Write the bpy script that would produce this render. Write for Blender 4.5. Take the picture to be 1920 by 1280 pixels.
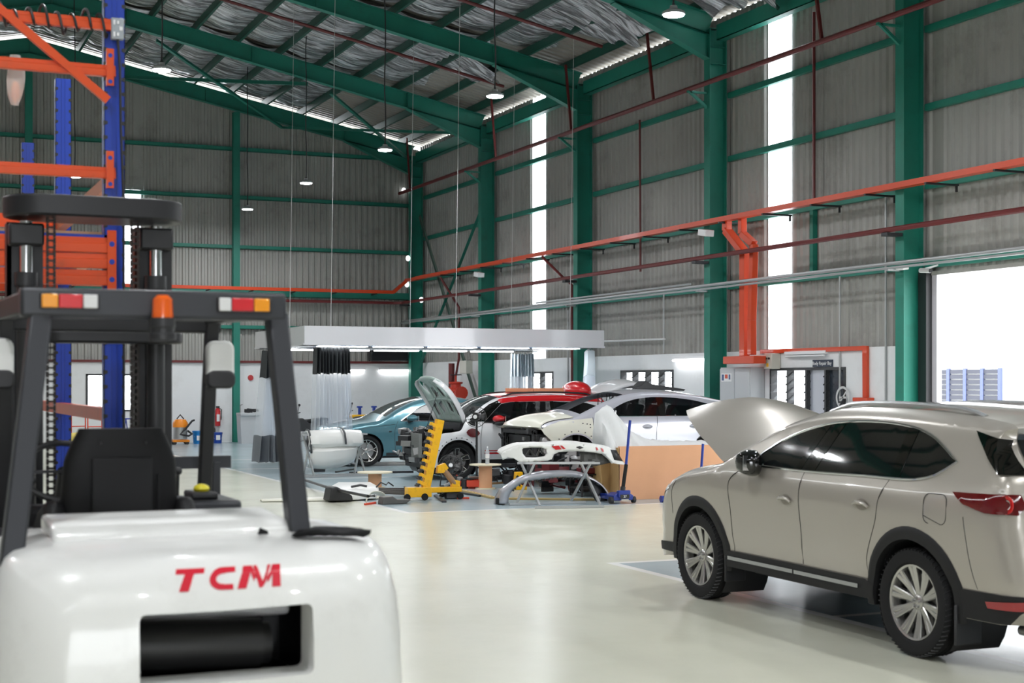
import bpy, bmesh, math, random
import numpy as np
from mathutils import Vector, Matrix
from mathutils.geometry import delaunay_2d_cdt
for _o in list(bpy.data.objects): bpy.data.objects.remove(_o)
SC = bpy.context.scene
COL = SC.collection
rnd = random.Random(7)
PI = math.pi
R = math.radians
# ---------------------------------------------------------------- camera
CAM_H = 1.81
YAW = R(23.44)
SA, CA = math.sin(YAW), math.cos(YAW)
FPX, CX, HY = 2749.0, 960.0, 716.0
cam_d = bpy.data.cameras.new('camera')
cam = bpy.data.objects.new('camera', cam_d); COL.objects.link(cam)
cam.location = (0, 0, CAM_H); cam.rotation_euler = (PI/2, 0, -YAW)
cam_d.sensor_width = 36.0; cam_d.lens = FPX/1920*36.0
cam_d.shift_y = (HY-640)/1920
cam_d.clip_start = .05; cam_d.clip_end = 400
cam_d.dof.use_dof = True; cam_d.dof.focus_distance = 22.0; cam_d.dof.aperture_fstop = 3.8
SC.camera = cam
# ---------------------------------------------------------------- world: bright overcast daylight
world = bpy.data.worlds.new('overcast_sky'); SC.world = world; world.use_nodes = True
_nt = world.node_tree; _nt.nodes.clear()
_bg = _nt.nodes.new('ShaderNodeBackground'); _ou = _nt.nodes.new('ShaderNodeOutputWorld')
_bg.inputs['Color'].default_value = (.93, .96, 1, 1); _bg.inputs['Strength'].default_value = 9.0
_nt.links.new(_bg.outputs[0], _ou.inputs[0])
def daylight_portal(name, loc, rot, sx, sy):
    l = bpy.data.lights.new(name, 'AREA'); l.shape = 'RECTANGLE'; l.size = sx; l.size_y = sy
    l.cycles.is_portal = True
    o = bpy.data.objects.new(name, l); COL.objects.link(o); o.location = loc; o.rotation_euler = rot
    return o
daylight_portal('door_portal', (16.35, 16.65, 1.8), (0, PI/2, 0), 3.6, 5.4)
daylight_portal('open_end_portal', (-1.0, -9.9, 1.75), (-PI/2, 0, 0), 5, 3.5)
SC.view_settings.view_transform = 'Standard'; SC.view_settings.look = 'None'
SC.view_settings.gamma = 1; SC.view_settings.use_curve_mapping = False
SC.view_settings.exposure = 0.0
cy = SC.cycles
cy.use_denoising = True
try: cy.denoiser = 'OPENIMAGEDENOISE'
except Exception: pass
cy.max_bounces = 7; cy.diffuse_bounces = 4; cy.glossy_bounces = 3; cy.transmission_bounces = 5; cy.transparent_max_bounces = 12
cy.caustics_reflective = False; cy.caustics_refractive = False
cy.sample_clamp_indirect = 6.0
cy.use_adaptive_sampling = True; cy.adaptive_threshold = .02
# ---------------------------------------------------------------- where things stand (metres; x across the hall, y down its length)
def at(px, py, d):
    t = (px-CX)/FPX
    return Vector((d*(SA+CA*t), d*(CA-SA*t), CAM_H+(HY-py)/FPX*d))
def gr(px, py, z=0.0):
    return at(px, py, FPX*(CAM_H-z)/(py-HY))
def on_x(px, py, X):
    t = (px-CX)/FPX
    return at(px, py, X/(SA+CA*t))
def on_y(px, py, Y):
    t = (px-CX)/FPX
    return at(px, py, Y/(CA-SA*t))
# ---------------------------------------------------------------- materials
def s2l(c):
    return tuple(((x/255)/12.92 if x/255 <= .04045 else (((x/255)+.055)/1.055)**2.4) for x in c)
MATS = {}
def mat(name, col=(.5, .5, .5), rough=.5, metal=0.0, bump=0.0, bscale=30.0, var=0.0, vscale=3.0, coat=0.0, emit=None, estr=0.0,
        alpha=1.0, trans=0.0, stretch=(1, 1, 1), spec=None, rvar=0.0, dirt=None, dirt_amt=.5, dscale=2.0, translucent=0.0):
    if name in MATS: return MATS[name]
    m = bpy.data.materials.new(name); m.use_nodes = True
    nt = m.node_tree; N = nt.nodes; L = nt.links
    b = N['Principled BSDF']
    b.inputs['Base Color'].default_value = (*col, 1); b.inputs['Roughness'].default_value = rough
    b.inputs['Metallic'].default_value = metal
    if coat: b.inputs['Coat Weight'].default_value = coat; b.inputs['Coat Roughness'].default_value = .04
    if spec is not None: b.inputs['Specular IOR Level'].default_value = spec
    if emit: b.inputs['Emission Color'].default_value = (*emit, 1); b.inputs['Emission Strength'].default_value = estr
    if alpha < 1: b.inputs['Alpha'].default_value = alpha
    if trans: b.inputs['Transmission Weight'].default_value = trans
    if bump or var or rvar or dirt:
        tc = N.new('ShaderNodeTexCoord'); mp = N.new('ShaderNodeMapping'); mp.inputs['Scale'].default_value = stretch
        L.new(tc.outputs['Object'], mp.inputs['Vector'])
    if var or rvar:
        n = N.new('ShaderNodeTexNoise'); n.inputs['Scale'].default_value = vscale; n.inputs['Detail'].default_value = 6
        L.new(mp.outputs[0], n.inputs['Vector'])
        if var:
            r = N.new('ShaderNodeValToRGB'); r.color_ramp.elements[0].position = .3; r.color_ramp.elements[1].position = .7
            r.color_ramp.elements[0].color = (*[c*(1-var) for c in col], 1)
            r.color_ramp.elements[1].color = (*[min(1, c*(1+var*.6)) for c in col], 1)
            L.new(n.outputs['Fac'], r.inputs['Fac']); L.new(r.outputs[0], b.inputs['Base Color'])
            lastcol = r.outputs[0]
        if rvar:
            mr = N.new('ShaderNodeMapRange'); mr.inputs['From Min'].default_value = .3; mr.inputs['From Max'].default_value = .7
            mr.inputs['To Min'].default_value = max(.02, rough-rvar); mr.inputs['To Max'].default_value = min(1, rough+rvar)
            L.new(n.outputs['Fac'], mr.inputs['Value']); L.new(mr.outputs[0], b.inputs['Roughness'])
    if dirt:
        n2 = N.new('ShaderNodeTexNoise'); n2.inputs['Scale'].default_value = dscale; n2.inputs['Detail'].default_value = 9; n2.inputs['Roughness'].default_value = .7
        L.new(mp.outputs[0], n2.inputs['Vector'])
        rr = N.new('ShaderNodeValToRGB'); rr.color_ramp.elements[0].position = .52; rr.color_ramp.elements[1].position = .75
        rr.color_ramp.elements[0].color = (0, 0, 0, 1); rr.color_ramp.elements[1].color = (dirt_amt,)*3+(1,)
        L.new(n2.outputs['Fac'], rr.inputs['Fac'])
        mx = N.new('ShaderNodeMix'); mx.data_type = 'RGBA'
        L.new(rr.outputs[0], mx.inputs[0])
        if var: L.new(lastcol, mx.inputs[6])
        else: mx.inputs[6].default_value = (*col, 1)
        mx.inputs[7].default_value = (*dirt, 1)
        L.new(mx.outputs[2], b.inputs['Base Color'])
    if bump:
        n3 = N.new('ShaderNodeTexNoise'); n3.inputs['Scale'].default_value = bscale; n3.inputs['Detail'].default_value = 5
        L.new(mp.outputs[0], n3.inputs['Vector'])
        bp = N.new('ShaderNodeBump'); bp.inputs['Strength'].default_value = bump; bp.inputs['Distance'].default_value = .02
        L.new(n3.outputs['Fac'], bp.inputs['Height']); L.new(bp.outputs[0], b.inputs['Normal'])
    if translucent:
        tr = N.new('ShaderNodeBsdfTranslucent'); tr.inputs['Color'].default_value = (*col, 1)
        ms = N.new('ShaderNodeMixShader'); ms.inputs[0].default_value = translucent
        out = N['Material Output']
        L.new(b.outputs[0], ms.inputs[1]); L.new(tr.outputs[0], ms.inputs[2]); L.new(ms.outputs[0], out.inputs[0])
    MATS[name] = m
    return m
def clear_sheet(name, col, fac, rough=.15):
    """thin see-through film or pane: part transparent, part glossy."""
    if name in MATS: return MATS[name]
    m = bpy.data.materials.new(name); m.use_nodes = True
    nt = m.node_tree; N = nt.nodes; L = nt.links
    b = N['Principled BSDF']; b.inputs['Base Color'].default_value = (*col, 1); b.inputs['Roughness'].default_value = rough
    t = N.new('ShaderNodeBsdfTransparent'); t.inputs['Color'].default_value = (1, 1, 1, 1)
    ms = N.new('ShaderNodeMixShader'); ms.inputs[0].default_value = fac
    L.new(t.outputs[0], ms.inputs[1]); L.new(b.outputs[0], ms.inputs[2]); L.new(ms.outputs[0], N['Material Output'].inputs[0])
    MATS[name] = m
    return m
M_GREEN = mat('green_steel_paint', s2l((32, 124, 107)), .5, var=.12, vscale=1.2, dirt=(.02, .05, .04), dirt_amt=.35, dscale=2.5)
M_SHEET = mat('grey_corrugated_steel', s2l((164, 163, 158)), .5, .1, var=.1, vscale=.5, dirt=(.12, .11, .1), dirt_amt=.5, dscale=.9)
M_ROOF = mat('unpainted_roof_sheet', s2l((150, 146, 138)), .5, .2, var=.12, vscale=.4)
M_WALL = mat('white_wall_paint', (.8, .81, .82), .5, var=.04, vscale=.8, dirt=(.5, .48, .45), dirt_amt=.25, dscale=1.2)
M_WHITE = mat('white_painted_steel', (.82, .82, .83), .35)
M_REDPIPE = mat('dark_red_pipe_paint', s2l((104, 38, 38)), .4)
M_ORANGE = mat('orange_tray_paint', s2l((208, 68, 28)), .35, coat=.2)
M_GALV = mat('galvanised_steel', (.5, .51, .52), .4, .7)
M_DARKMETAL = mat('dark_steel', (.05, .05, .055), .5, .5)
M_BLACK = mat('black_plastic', (.02, .02, .022), .45)
M_BLACKR = mat('black_rubber', (.011, .011, .012), .8, spec=.3)
M_CHROME = mat('chrome', (.75, .76, .78), .12, 1.0)
M_SILVER = mat('silver_wheel_paint', (.48, .47, .45), .25, .85)
M_STEEL = mat('bare_steel', (.42, .42, .42), .38, .8)
M_CARD = mat('brown_cardboard', s2l((214, 160, 122)), .8, var=.05, vscale=2)
M_BLUE = mat('blue_rack_paint', s2l((26, 62, 168)), .35, coat=.2)
M_YELLOW = mat('yellow_tool_paint', s2l((246, 184, 12)), .35, coat=.3, dirt=(.2, .12, .02), dirt_amt=.4, dscale=14)
M_RED = mat('red_gloss', s2l((190, 16, 30)), .2, coat=1)
M_LAMP = mat('lamp_diffuser_on', (1, 1, 1), .5, emit=(.95, .98, 1), estr=40)
M_TUBE = mat('fluorescent_tube_on', (1, 1, 1), .5, emit=(1, 1, 1), estr=16)
# ---------------------------------------------------------------- mesh builder
class MB:
    def __init__(s): s.v = []; s.f = []; s.T = None
    def add(s, vs, fs):
        o = len(s.v)
        if s.T is not None: vs = [s.T @ Vector(p) for p in vs]
        s.v += [tuple(p) for p in vs]; s.f += [tuple(i+o for i in f) for f in fs]
        return s
    def box(s, x0, x1, y0, y1, z0, z1):
        return s.add([(x0,y0,z0),(x1,y0,z0),(x1,y1,z0),(x0,y1,z0),(x0,y0,z1),(x1,y0,z1),(x1,y1,z1),(x0,y1,z1)],
                     [(0,3,2,1),(4,5,6,7),(0,1,5,4),(1,2,6,5),(2,3,7,6),(3,0,4,7)])
    def cbox(s, c, sx, sy, sz): return s.box(c[0]-sx/2, c[0]+sx/2, c[1]-sy/2, c[1]+sy/2, c[2]-sz/2, c[2]+sz/2)
    def bar(s, a, b, w, h, up=(0, 0, 1)):
        a = Vector(a); b = Vector(b); d = (b-a).normalized(); u = Vector(up)
        if abs(d.dot(u)) > .98: u = Vector((1, 0, 0))
        x = d.cross(u).normalized(); y = x.cross(d).normalized()
        P = []
        for p in (a, b):
            for i, j in ((-1,-1),(1,-1),(1,1),(-1,1)): P.append(p+x*w/2*i+y*h/2*j)
        return s.add(P, [(0,1,2,3),(7,6,5,4),(0,4,5,1),(1,5,6,2),(2,6,7,3),(3,7,4,0)])
    def tube(s, pts, r, n=10, caps=True):
        pts = [Vector(p) for p in pts]; m = len(pts)
        rs = r if isinstance(r, (list, tuple)) else [r]*m
        V = []; F = []; px = None
        for i, p in enumerate(pts):
            d = (pts[min(i+1, m-1)]-pts[max(i-1, 0)])
            if d.length < 1e-9: d = Vector((0, 0, 1))
            d.normalize()
            if px is None:
                u = Vector((0, 0, 1)) if abs(d.z) < .9 else Vector((1, 0, 0))
                x = d.cross(u).normalized()
            else:
                x = (px-d*px.dot(d))
                x = x.normalized() if x.length > 1e-6 else d.cross(Vector((0, 0, 1))).normalized()
            px = x; y = d.cross(x)
            for k in range(n):
                a = 2*PI*k/n; V.append(p+(x*math.cos(a)+y*math.sin(a))*rs[i])
        for i in range(m-1):
            for k in range(n):
                F.append((i*n+k, i*n+(k+1) % n, (i+1)*n+(k+1) % n, (i+1)*n+k))
        if caps: F.append(tuple(range(n))[::-1]); F.append(tuple((m-1)*n+k for k in range(n)))
        return s.add(V, F)
    def cyl(s, a, b, r, n=20): return s.tube([a, b], r, n)
    def lathe(s, prof, c=(0, 0, 0), axis='z', n=32, close=False):
        V = []; F = []; m = len(prof)
        for k in range(n):
            a = 2*PI*k/n; ca, sa = math.cos(a), math.sin(a)
            for r, h in prof:
                p = {'z': (r*ca, r*sa, h), 'x': (h, r*ca, r*sa), 'y': (r*sa, h, r*ca)}[axis]
                V.append((p[0]+c[0], p[1]+c[1], p[2]+c[2]))
        for k in range(n):
            k2 = (k+1) % n
            for i in range(m-1 if not close else m):
                j = (i+1) % m
                F.append((k*m+i, k2*m+i, k2*m+j, k*m+j))
        return s.add(V, F)
    def prism(s, poly, axis, a, b):
        """extrude a 2-D polygon along an axis from a to b. x: (y,z); y: (x,z); z: (x,y)"""
        def P(p, h): return {'x': (h, p[0], p[1]), 'y': (p[0], h, p[1]), 'z': (p[0], p[1], h)}[axis]
        n = len(poly); V = [P(p, a) for p in poly]+[P(p, b) for p in poly]
        F = [tuple(range(n))[::-1], tuple(range(n, 2*n))]+[(i, (i+1) % n, n+(i+1) % n, n+i) for i in range(n)]
        return s.add(V, F)
    def grid(s, rows, closed=False):
        m = len(rows); n = len(rows[0]); V = [p for r in rows for p in r]; F = []
        for i in range(m-1):
            for j in range(n-1 if not closed else n):
                F.append((i*n+j, i*n+(j+1) % n, (i+1)*n+(j+1) % n, (i+1)*n+j))
        return s.add(V, F)
    def sphere(s, c, rx, ry=None, rz=None, n=16, m=10):
        ry = ry or rx; rz = rz or rx
        rows = []
        for i in range(m+1):
            t = PI*i/m
            rows.append([(c[0]+rx*math.sin(t)*math.cos(2*PI*k/n), c[1]+ry*math.sin(t)*math.sin(2*PI*k/n), c[2]+rz*math.cos(t)) for k in range(n)])
        return s.grid(rows, True)
    def build(s, name, m, parent=None, smooth=35, bevel=0, solid=0, loc=None, rot=None, sub=0, fix=False, seg=2):
        me = bpy.data.meshes.new(name); me.from_pydata(s.v, [], s.f)
        if fix or bevel:
            bm = bmesh.new(); bm.from_mesh(me); bmesh.ops.remove_doubles(bm, verts=bm.verts, dist=1e-5)
            bmesh.ops.recalc_face_normals(bm, faces=bm.faces); bm.to_mesh(me); bm.free()
        for mm in (m if isinstance(m, (list, tuple)) else [m]): me.materials.append(mm)
        if smooth:
            me.polygons.foreach_set('use_smooth', [True]*len(me.polygons))
            try: me.set_sharp_from_angle(angle=R(smooth))
            except Exception: pass
        o = bpy.data.objects.new(name, me); COL.objects.link(o)
        if parent is not None: o.parent = parent
        if loc is not None: o.location = loc
        if rot is not None: o.rotation_euler = rot
        if sub:
            md = o.modifiers.new('sub', 'SUBSURF'); md.levels = sub; md.render_levels = sub
        if solid:
            md = o.modifiers.new('solid', 'SOLIDIFY'); md.thickness = solid; md.offset = 0
        if bevel:
            md = o.modifiers.new('bevel', 'BEVEL'); md.width = bevel; md.segments = seg; md.limit_method = 'ANGLE'; md.angle_limit = R(40)
            md.harden_normals = False
        return o
def tag(o, label, cat=None, group=None, kind=None):
    if label: o['label'] = label
    if cat: o['category'] = cat
    if group: o['group'] = group
    if kind: o['kind'] = kind
    return o
def thing(name, label, cat, loc=(0, 0, 0), rz=0.0, group=None):
    o = bpy.data.objects.new(name, None); COL.objects.link(o)
    o.empty_display_size = .2; o.location = loc; o.rotation_euler = (0, 0, rz)
    return tag(o, label, cat, group)
def struct(o, label=None): return tag(o, label, kind='structure')
def copy_tree(o, parent=None):
    c = o.copy(); COL.objects.link(c); c.parent = parent
    for ch in list(KIDS.get(o.name, [])) or [x for x in o.children]: copy_tree(ch, c)
    return c
KIDS = {}
def arc(cx, cy, r, a0, a1, n):
    return [(cx+r*math.cos(R(a0+(a1-a0)*i/n)), cy+r*math.sin(R(a0+(a1-a0)*i/n))) for i in range(n+1)]
def rrect(x0, x1, y0, y1, r, n=4):
    return arc(x1-r, y0+r, r, -90, 0, n)+arc(x1-r, y1-r, r, 0, 90, n)+arc(x0+r, y1-r, r, 90, 180, n)+arc(x0+r, y0+r, r, 180, 270, n)
def flat_poly(mb, poly, P):
    """fill a simple 2-D polygon, mapped by P(a, b)."""
    n = len(poly)
    r = delaunay_2d_cdt([Vector(p) for p in poly], [(i, (i+1) % n) for i in range(n)], [], 1, 1e-6)
    mb.add([P(*p) for p in r[0]], [tuple(f) for f in r[2]])
# ================================================================ THE HALL
XW, YB, XL, XR = 16.0, 44.3, -7.8, 4.0            # right sheet wall, back wall, left wall, ridge line
COLS = [43.75, 37.9, 31.8, 25.7, 19.6, 13.5, 7.4, 1.3, -4.8]
SL = .2025
def rb(x):                                        # underside of the rafters
    return 8.8+SL*(15.7-x) if x >= XR else 8.8+SL*(15.7-XR)-SL*(XR-x)
RD = .42
def ripple(a0, a1, pitch=.19, depth=.04):
    out = []; n = int((a1-a0)/pitch)
    for i in range(n):
        b = a0+i*pitch
        out += [(b, 0), (b+pitch*.35, 0), (b+pitch*.5, depth), (b+pitch*.85, depth)]
    out.append((a1, 0))
    return [(min(a, a1), d) for a, d in out]
# floor: cream epoxy aisle, pale blue bays, white lines - one surface
def floor_mat():
    m = bpy.data.materials.new('epoxy_floor'); m.use_nodes = True; nt = m.node_tree; N = nt.nodes; L = nt.links
    b = N['Principled BSDF']
    g = N.new('ShaderNodeNewGeometry'); sp = N.new('ShaderNodeSeparateXYZ'); L.new(g.outputs['Position'], sp.inputs[0])
    def M(op, a, bb, c=None):
        n = N.new('ShaderNodeMath'); n.operation = op
        for i, v in enumerate((a, bb, c)):
            if v is None: continue
            if hasattr(v, 'links'): L.new(v, n.inputs[i])
            else: n.inputs[i].default_value = v
        return n.outputs[0]
    X, Y = sp.outputs[0], sp.outputs[1]
    gx = M('GREATER_THAN', X, 6.75)
    zone = M('MULTIPLY', gx, M('MAXIMUM', M('GREATER_THAN', Y, 19.2), M('LESS_THAN', Y, 13.05)))
    def near(v, c, w): return M('LESS_THAN', M('ABSOLUTE', M('SUBTRACT', v, c), 0), w)
    ln = M('MULTIPLY', near(X, 6.75, .05), M('MAXIMUM', M('GREATER_THAN', Y, 19.15), M('LESS_THAN', Y, 13.1)))
    for c, w in ((19.2, .05), (13.05, .05), (22.9, .05), (26.6, .05), (30.2, .05), (33.9, .05), (9.4, .04), (5.7, .04)):
        ln = M('MAXIMUM', ln, M('MULTIPLY', gx, near(Y, c, w)))
    n1 = N.new('ShaderNodeTexNoise'); n1.inputs['Scale'].default_value = .5; n1.inputs['Detail'].default_value = 8; n1.inputs['Roughness'].default_value = .62
    mp = N.new('ShaderNodeMapping'); mp.inputs['Scale'].default_value = (1, .8, 1); L.new(g.outputs['Position'], mp.inputs[0]); L.new(mp.outputs[0], n1.inputs[0])
    r1 = N.new('ShaderNodeValToRGB'); r1.color_ramp.elements[0].position = .3; r1.color_ramp.elements[1].position = .7
    r1.color_ramp.elements[0].color = (*s2l((204, 204, 186)), 1); r1.color_ramp.elements[1].color = (*s2l((212, 212, 196)), 1)
    r2 = N.new('ShaderNodeValToRGB'); r2.color_ramp.elements[0].position = .3; r2.color_ramp.elements[1].position = .7
    r2.color_ramp.elements[0].color = (*s2l((152, 168, 174)), 1); r2.color_ramp.elements[1].color = (*s2l((166, 182, 188)), 1)
    L.new(n1.outputs[0], r1.inputs[0]); L.new(n1.outputs[0], r2.inputs[0])
    mx = N.new('ShaderNodeMix'); mx.data_type = 'RGBA'; L.new(zone, mx.inputs[0]); L.new(r1.outputs[0], mx.inputs[6]); L.new(r2.outputs[0], mx.inputs[7])
    m2 = N.new('ShaderNodeMix'); m2.data_type = 'RGBA'; L.new(ln, m2.inputs[0]); L.new(mx.outputs[2], m2.inputs[6]); m2.inputs[7].default_value = (.78, .78, .76, 1)
    # tyre scuffs
    n2 = N.new('ShaderNodeTexNoise'); n2.inputs['Scale'].default_value = 1.1; n2.inputs['Detail'].default_value = 10; n2.inputs['Roughness'].default_value = .75
    L.new(g.outputs['Position'], n2.inputs[0])
    r3 = N.new('ShaderNodeValToRGB'); r3.color_ramp.elements[0].position = .56; r3.color_ramp.elements[1].position = .78
    r3.color_ramp.elements[0].color = (0, 0, 0, 1); r3.color_ramp.elements[1].color = (.12, .12, .12, 1)
    L.new(n2.outputs[0], r3.inputs[0])
    m3 = N.new('ShaderNodeMix'); m3.data_type = 'RGBA'; L.new(r3.outputs[0], m3.inputs[0]); L.new(m2.outputs[2], m3.inputs[6]); m3.inputs[7].default_value = (.33, .32, .28, 1)
    L.new(m3.outputs[2], b.inputs['Base Color'])
    mr = N.new('ShaderNodeMapRange'); mr.inputs['From Min'].default_value = .3; mr.inputs['From Max'].default_value = .7
    mr.inputs['To Min'].default_value = .2; mr.inputs['To Max'].default_value = .27
    L.new(n2.outputs[0], mr.inputs[0]); L.new(mr.outputs[0], b.inputs['Roughness'])
    bp = N.new('ShaderNodeBump'); bp.inputs['Strength'].default_value = .03; bp.inputs['Distance'].default_value = .02
    L.new(n1.outputs[0], bp.inputs['Height']); L.new(bp.outputs[0], b.inputs['Normal'])
    return m
struct(MB().box(XL, XW, -10, YB, -.2, 0).build('floor', floor_mat(), smooth=0), 'glossy cream and pale blue epoxy floor with white bay lines')
struct(MB().box(XW, 60, -60, 90, -.3, -.05).build('floor_outside', mat('outdoor_concrete', (.5, .5, .48), .8, var=.1), smooth=0), 'pale concrete yard outside the roller door')
# right wall: sheets between openings
STRIPS = [(34.7, 35.5), (23.5, 24.3), (10.9, 11.7)]  # last strip is added out of view, for reflections
DOOR = (13.9, 19.38, 3.6)
M_POLY = mat('translucent_sheet', (.9, .93, .95), .4, translucent=.85)
def sheet_y(name, y0, y1, z0, z1, m, lab):
    mb = MB(); pr = ripple(y0, y1)
    mb.grid([[(XW-d, a, z0) for a, d in pr], [(XW-d, a, z1) for a, d in pr]])
    return struct(mb.build(name, m, smooth=20, solid=.004), lab)
edges = [-10]+sum([[a, b] for a, b in sorted(STRIPS)], [])+[YB]
wr = MB()
segs = [(-10, 10.9, 2.3), (11.7, 13.9, 2.3), (13.9, 19.38, 3.6), (19.38, 23.5, 2.3), (24.3, 34.7, 2.3), (35.5, YB, 2.3)]
for y0, y1, z0 in segs:
    pr = ripple(y0, y1); wr.grid([[(XW-d, a, z0) for a, d in pr], [(XW-d, a, 9.32) for a, d in pr]])
struct(wr.build('wall_right', M_SHEET, smooth=20), 'grey corrugated steel sheet wall along the bays')
for i, (a, b) in enumerate(STRIPS):
    pr = ripple(a, b); mb = MB().grid([[(XW-d, x, 2.3) for x, d in pr], [(XW-d, x, 8.8) for x, d in pr]])
    struct(mb.build('window_%d' % (i+10), M_POLY, smooth=20), ['tall glowing translucent wall strip behind the white lighting canopy', 'tall glowing translucent wall strip beside the orange cable ducts', 'added unseen translucent wall strip near the roller door'][i])
# white lower wall with window openings
WINS = [(33.9, 36.2), (27.75, 30.2), (21.6, 24.0)]
WZ0, WZ1, WH = .95, 2.08, 2.42
wl = MB(); y = -10
for a, b in sorted(WINS):
    if y == -10: wl.box(15.85, 16.1, y, 13.9, 0, WH); y = 19.38
    wl.box(15.85, 16.1, y, a, 0, WH); wl.box(15.85, 16.1, a, b, 0, WZ0); wl.box(15.85, 16.1, a, b, WZ1, WH); y = b
wl.box(15.85, 16.1, y, YB, 0, WH)
struct(wl.build('wall_right_lower', M_WALL, smooth=0), 'white painted lower wall with louvre windows')
M_FRAME = mat('dark_window_frame', (.035, .037, .04), .4)
M_LOUV = clear_sheet('louvre_glass', (.7, .75, .78), .35, .1)
M_LOUVD = clear_sheet('dark_louvre_glass', (.03, .04, .055), .93, .1)
M_LOUVF = clear_sheet('frosted_louvre_glass', (.42, .44, .5), .8, .3)
def louvre_window(name, y0, y1, leaves, label, dark=(), frost=()):
    w = thing(name, label, None, (15.85, (y0+y1)/2, WZ0)); w['kind'] = 'structure'
    h = WZ1-WZ0; L = (y1-y0); t = .05
    fr = MB()
    fr.box(-.02, .12, -L/2, L/2, 0, t).box(-.02, .12, -L/2, L/2, h-t, h)
    for i in range(leaves+1):
        yy = -L/2+L*i/leaves; yy = min(max(yy, -L/2+t/2), L/2-t/2); fr.box(-.02, .12, yy-t/2, yy+t/2, t, h-t)
    fr.build('window_frame', M_FRAME, w)
    for i in range(leaves):
        a = -L/2+L*i/leaves+t*.6; b = -L/2+L*(i+1)/leaves-t*.6
        mb = MB(); n = 7
        for k in range(n):
            z = t+(h-2*t)*(k+.5)/n
            tl = .055 if i not in dark+frost else .012
            mb.bar(((.05+tl), (a+b)/2-(b-a)/2, z-.0), ((.05+tl), (a+b)/2+(b-a)/2, z), .006, .15 if i in dark+frost else .006)
            if i not in dark+frost:
                mb.add([(.0, a, z-.05), (.0, b, z-.05), (.12, b, z+.05), (.12, a, z+.05)], [(0, 1, 2, 3)])
                # handle clips on the mullion
        mb.build('louvre_pane', M_LOUVD if i in dark else M_LOUVF if i in frost else M_LOUV, w, smooth=0)
        cl = MB()
        for k in range(n):
            z = t+(h-2*t)*(k+.5)/n
            for yy in (a+.01, b-.01): cl.bar((-.03, yy, z-.055), (.1, yy, z+.05), .012, .02)
        cl.build('louvre_clips', M_FRAME, w)
    return w
louvre_window('window_1', *WINS[0], 3, 'louvre window partly behind the far curtain under the canopy')
louvre_window('window_2', *WINS[1], 4, 'four-leaf louvre window behind the silver car')
louvre_window('window_3', *WINS[2], 4, 'four-leaf louvre window under the repair bay sign', dark=(0,), frost=(1,))
# back wall
bx = MB()
def back_top(x): return rb(x)+.47
def back_sheet(x0, x1, z0, z1=None):
    pr = ripple(x0, x1); bx.grid([[(a, YB-d, z0) for a, d in pr], [(a, YB-d, (back_top(a) if z1 is None else z1)) for a, d in pr]])
back_sheet(XL, 6.5, 2.3); back_sheet(7.2, XW, 2.3); back_sheet(6.5, 7.2, 2.3, 4.6); back_sheet(6.5, 7.2, 7.5)
struct(bx.build('wall_back', M_SHEET, smooth=20), 'grey corrugated steel gable wall at the far end')
pr = ripple(6.5, 7.2)
struct(MB().grid([[(a, YB-d, 4.6) for a, d in pr], [(a, YB-d, 7.5) for a, d in pr]]).build('window_4', M_POLY, smooth=20), 'translucent sheet in the far wall behind the forklift mast')
wb = MB(); BW = (5.6, 7.6)
wb.box(XL, BW[0], 44.1, 44.35, 0, WH).box(BW[1], 15.85, 44.1, 44.35, 0, WH).box(*BW, 44.1, 44.35, 0, .95).box(*BW, 44.1, 44.35, 2.05, WH)
struct(wb.build('wall_back_lower', M_WALL, smooth=0), 'white painted lower part of the far wall')
w5 = thing('window_5', 'glazed window in the far wall behind the blue rack upright', None, (6.6, 44.1, .95)); w5['kind'] = 'structure'
f5 = MB()
for z in (.025, 1.075): f5.box(-1, 1, -.02, .1, z-.025, z+.025)
for x in (-.975, -.33, .33, .975): f5.box(x-.03, x+.03, -.02, .1, 0, 1.1)
f5.build('window_frame', M_FRAME, w5); MB().box(-1, 1, .04, .05, 0, 1.1).build('window_pane', M_LOUV, w5)
struct(MB().box(XL, 15.8, 44.02, 44.1, WH-.03, WH+.04).build('trim_1', M_REDPIPE), 'dark red capping along the top of the white far wall')
# left wall and open near end (behind the camera)
lw = MB(); pr = ripple(-10, YB, .4, .03)
lw.grid([[(XL+d, a, 0) for a, d in pr], [(XL+d, a, 9.0) for a, d in pr]])
struct(lw.build('wall_left', M_SHEET, smooth=20))
struct(MB().box(XL, -3.5, -10.1, -10, 0, 9).box(1.5, XW, -10.1, -10, 0, 9).box(-3.5, 1.5, -10.1, -10, 3.5, 9).box(-3.5, 14, -10.1, -10, 9, 11.3).build('wall_front', M_SHEET, smooth=0))
# roof sheets
def roof_slope(name, x0, x1, y0, y1, lab):
    mb = MB(); pr = ripple(y0, y1, .25, .03)
    mb.grid([[(x0, a, rb(x0)+RD+.22+d) for a, d in pr], [(x1, a, rb(x1)+RD+.22+d) for a, d in pr]])
    return struct(mb.build(name, M_ROOF, smooth=20), lab)
roof_slope('ceiling', XR, 16.1, -10, 44.8, 'corrugated roof slope above the repair bays')
roof_slope('ceiling_left', XL-.2, XR, -10, 44.8, 'corrugated roof slope above the storage side')
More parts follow.
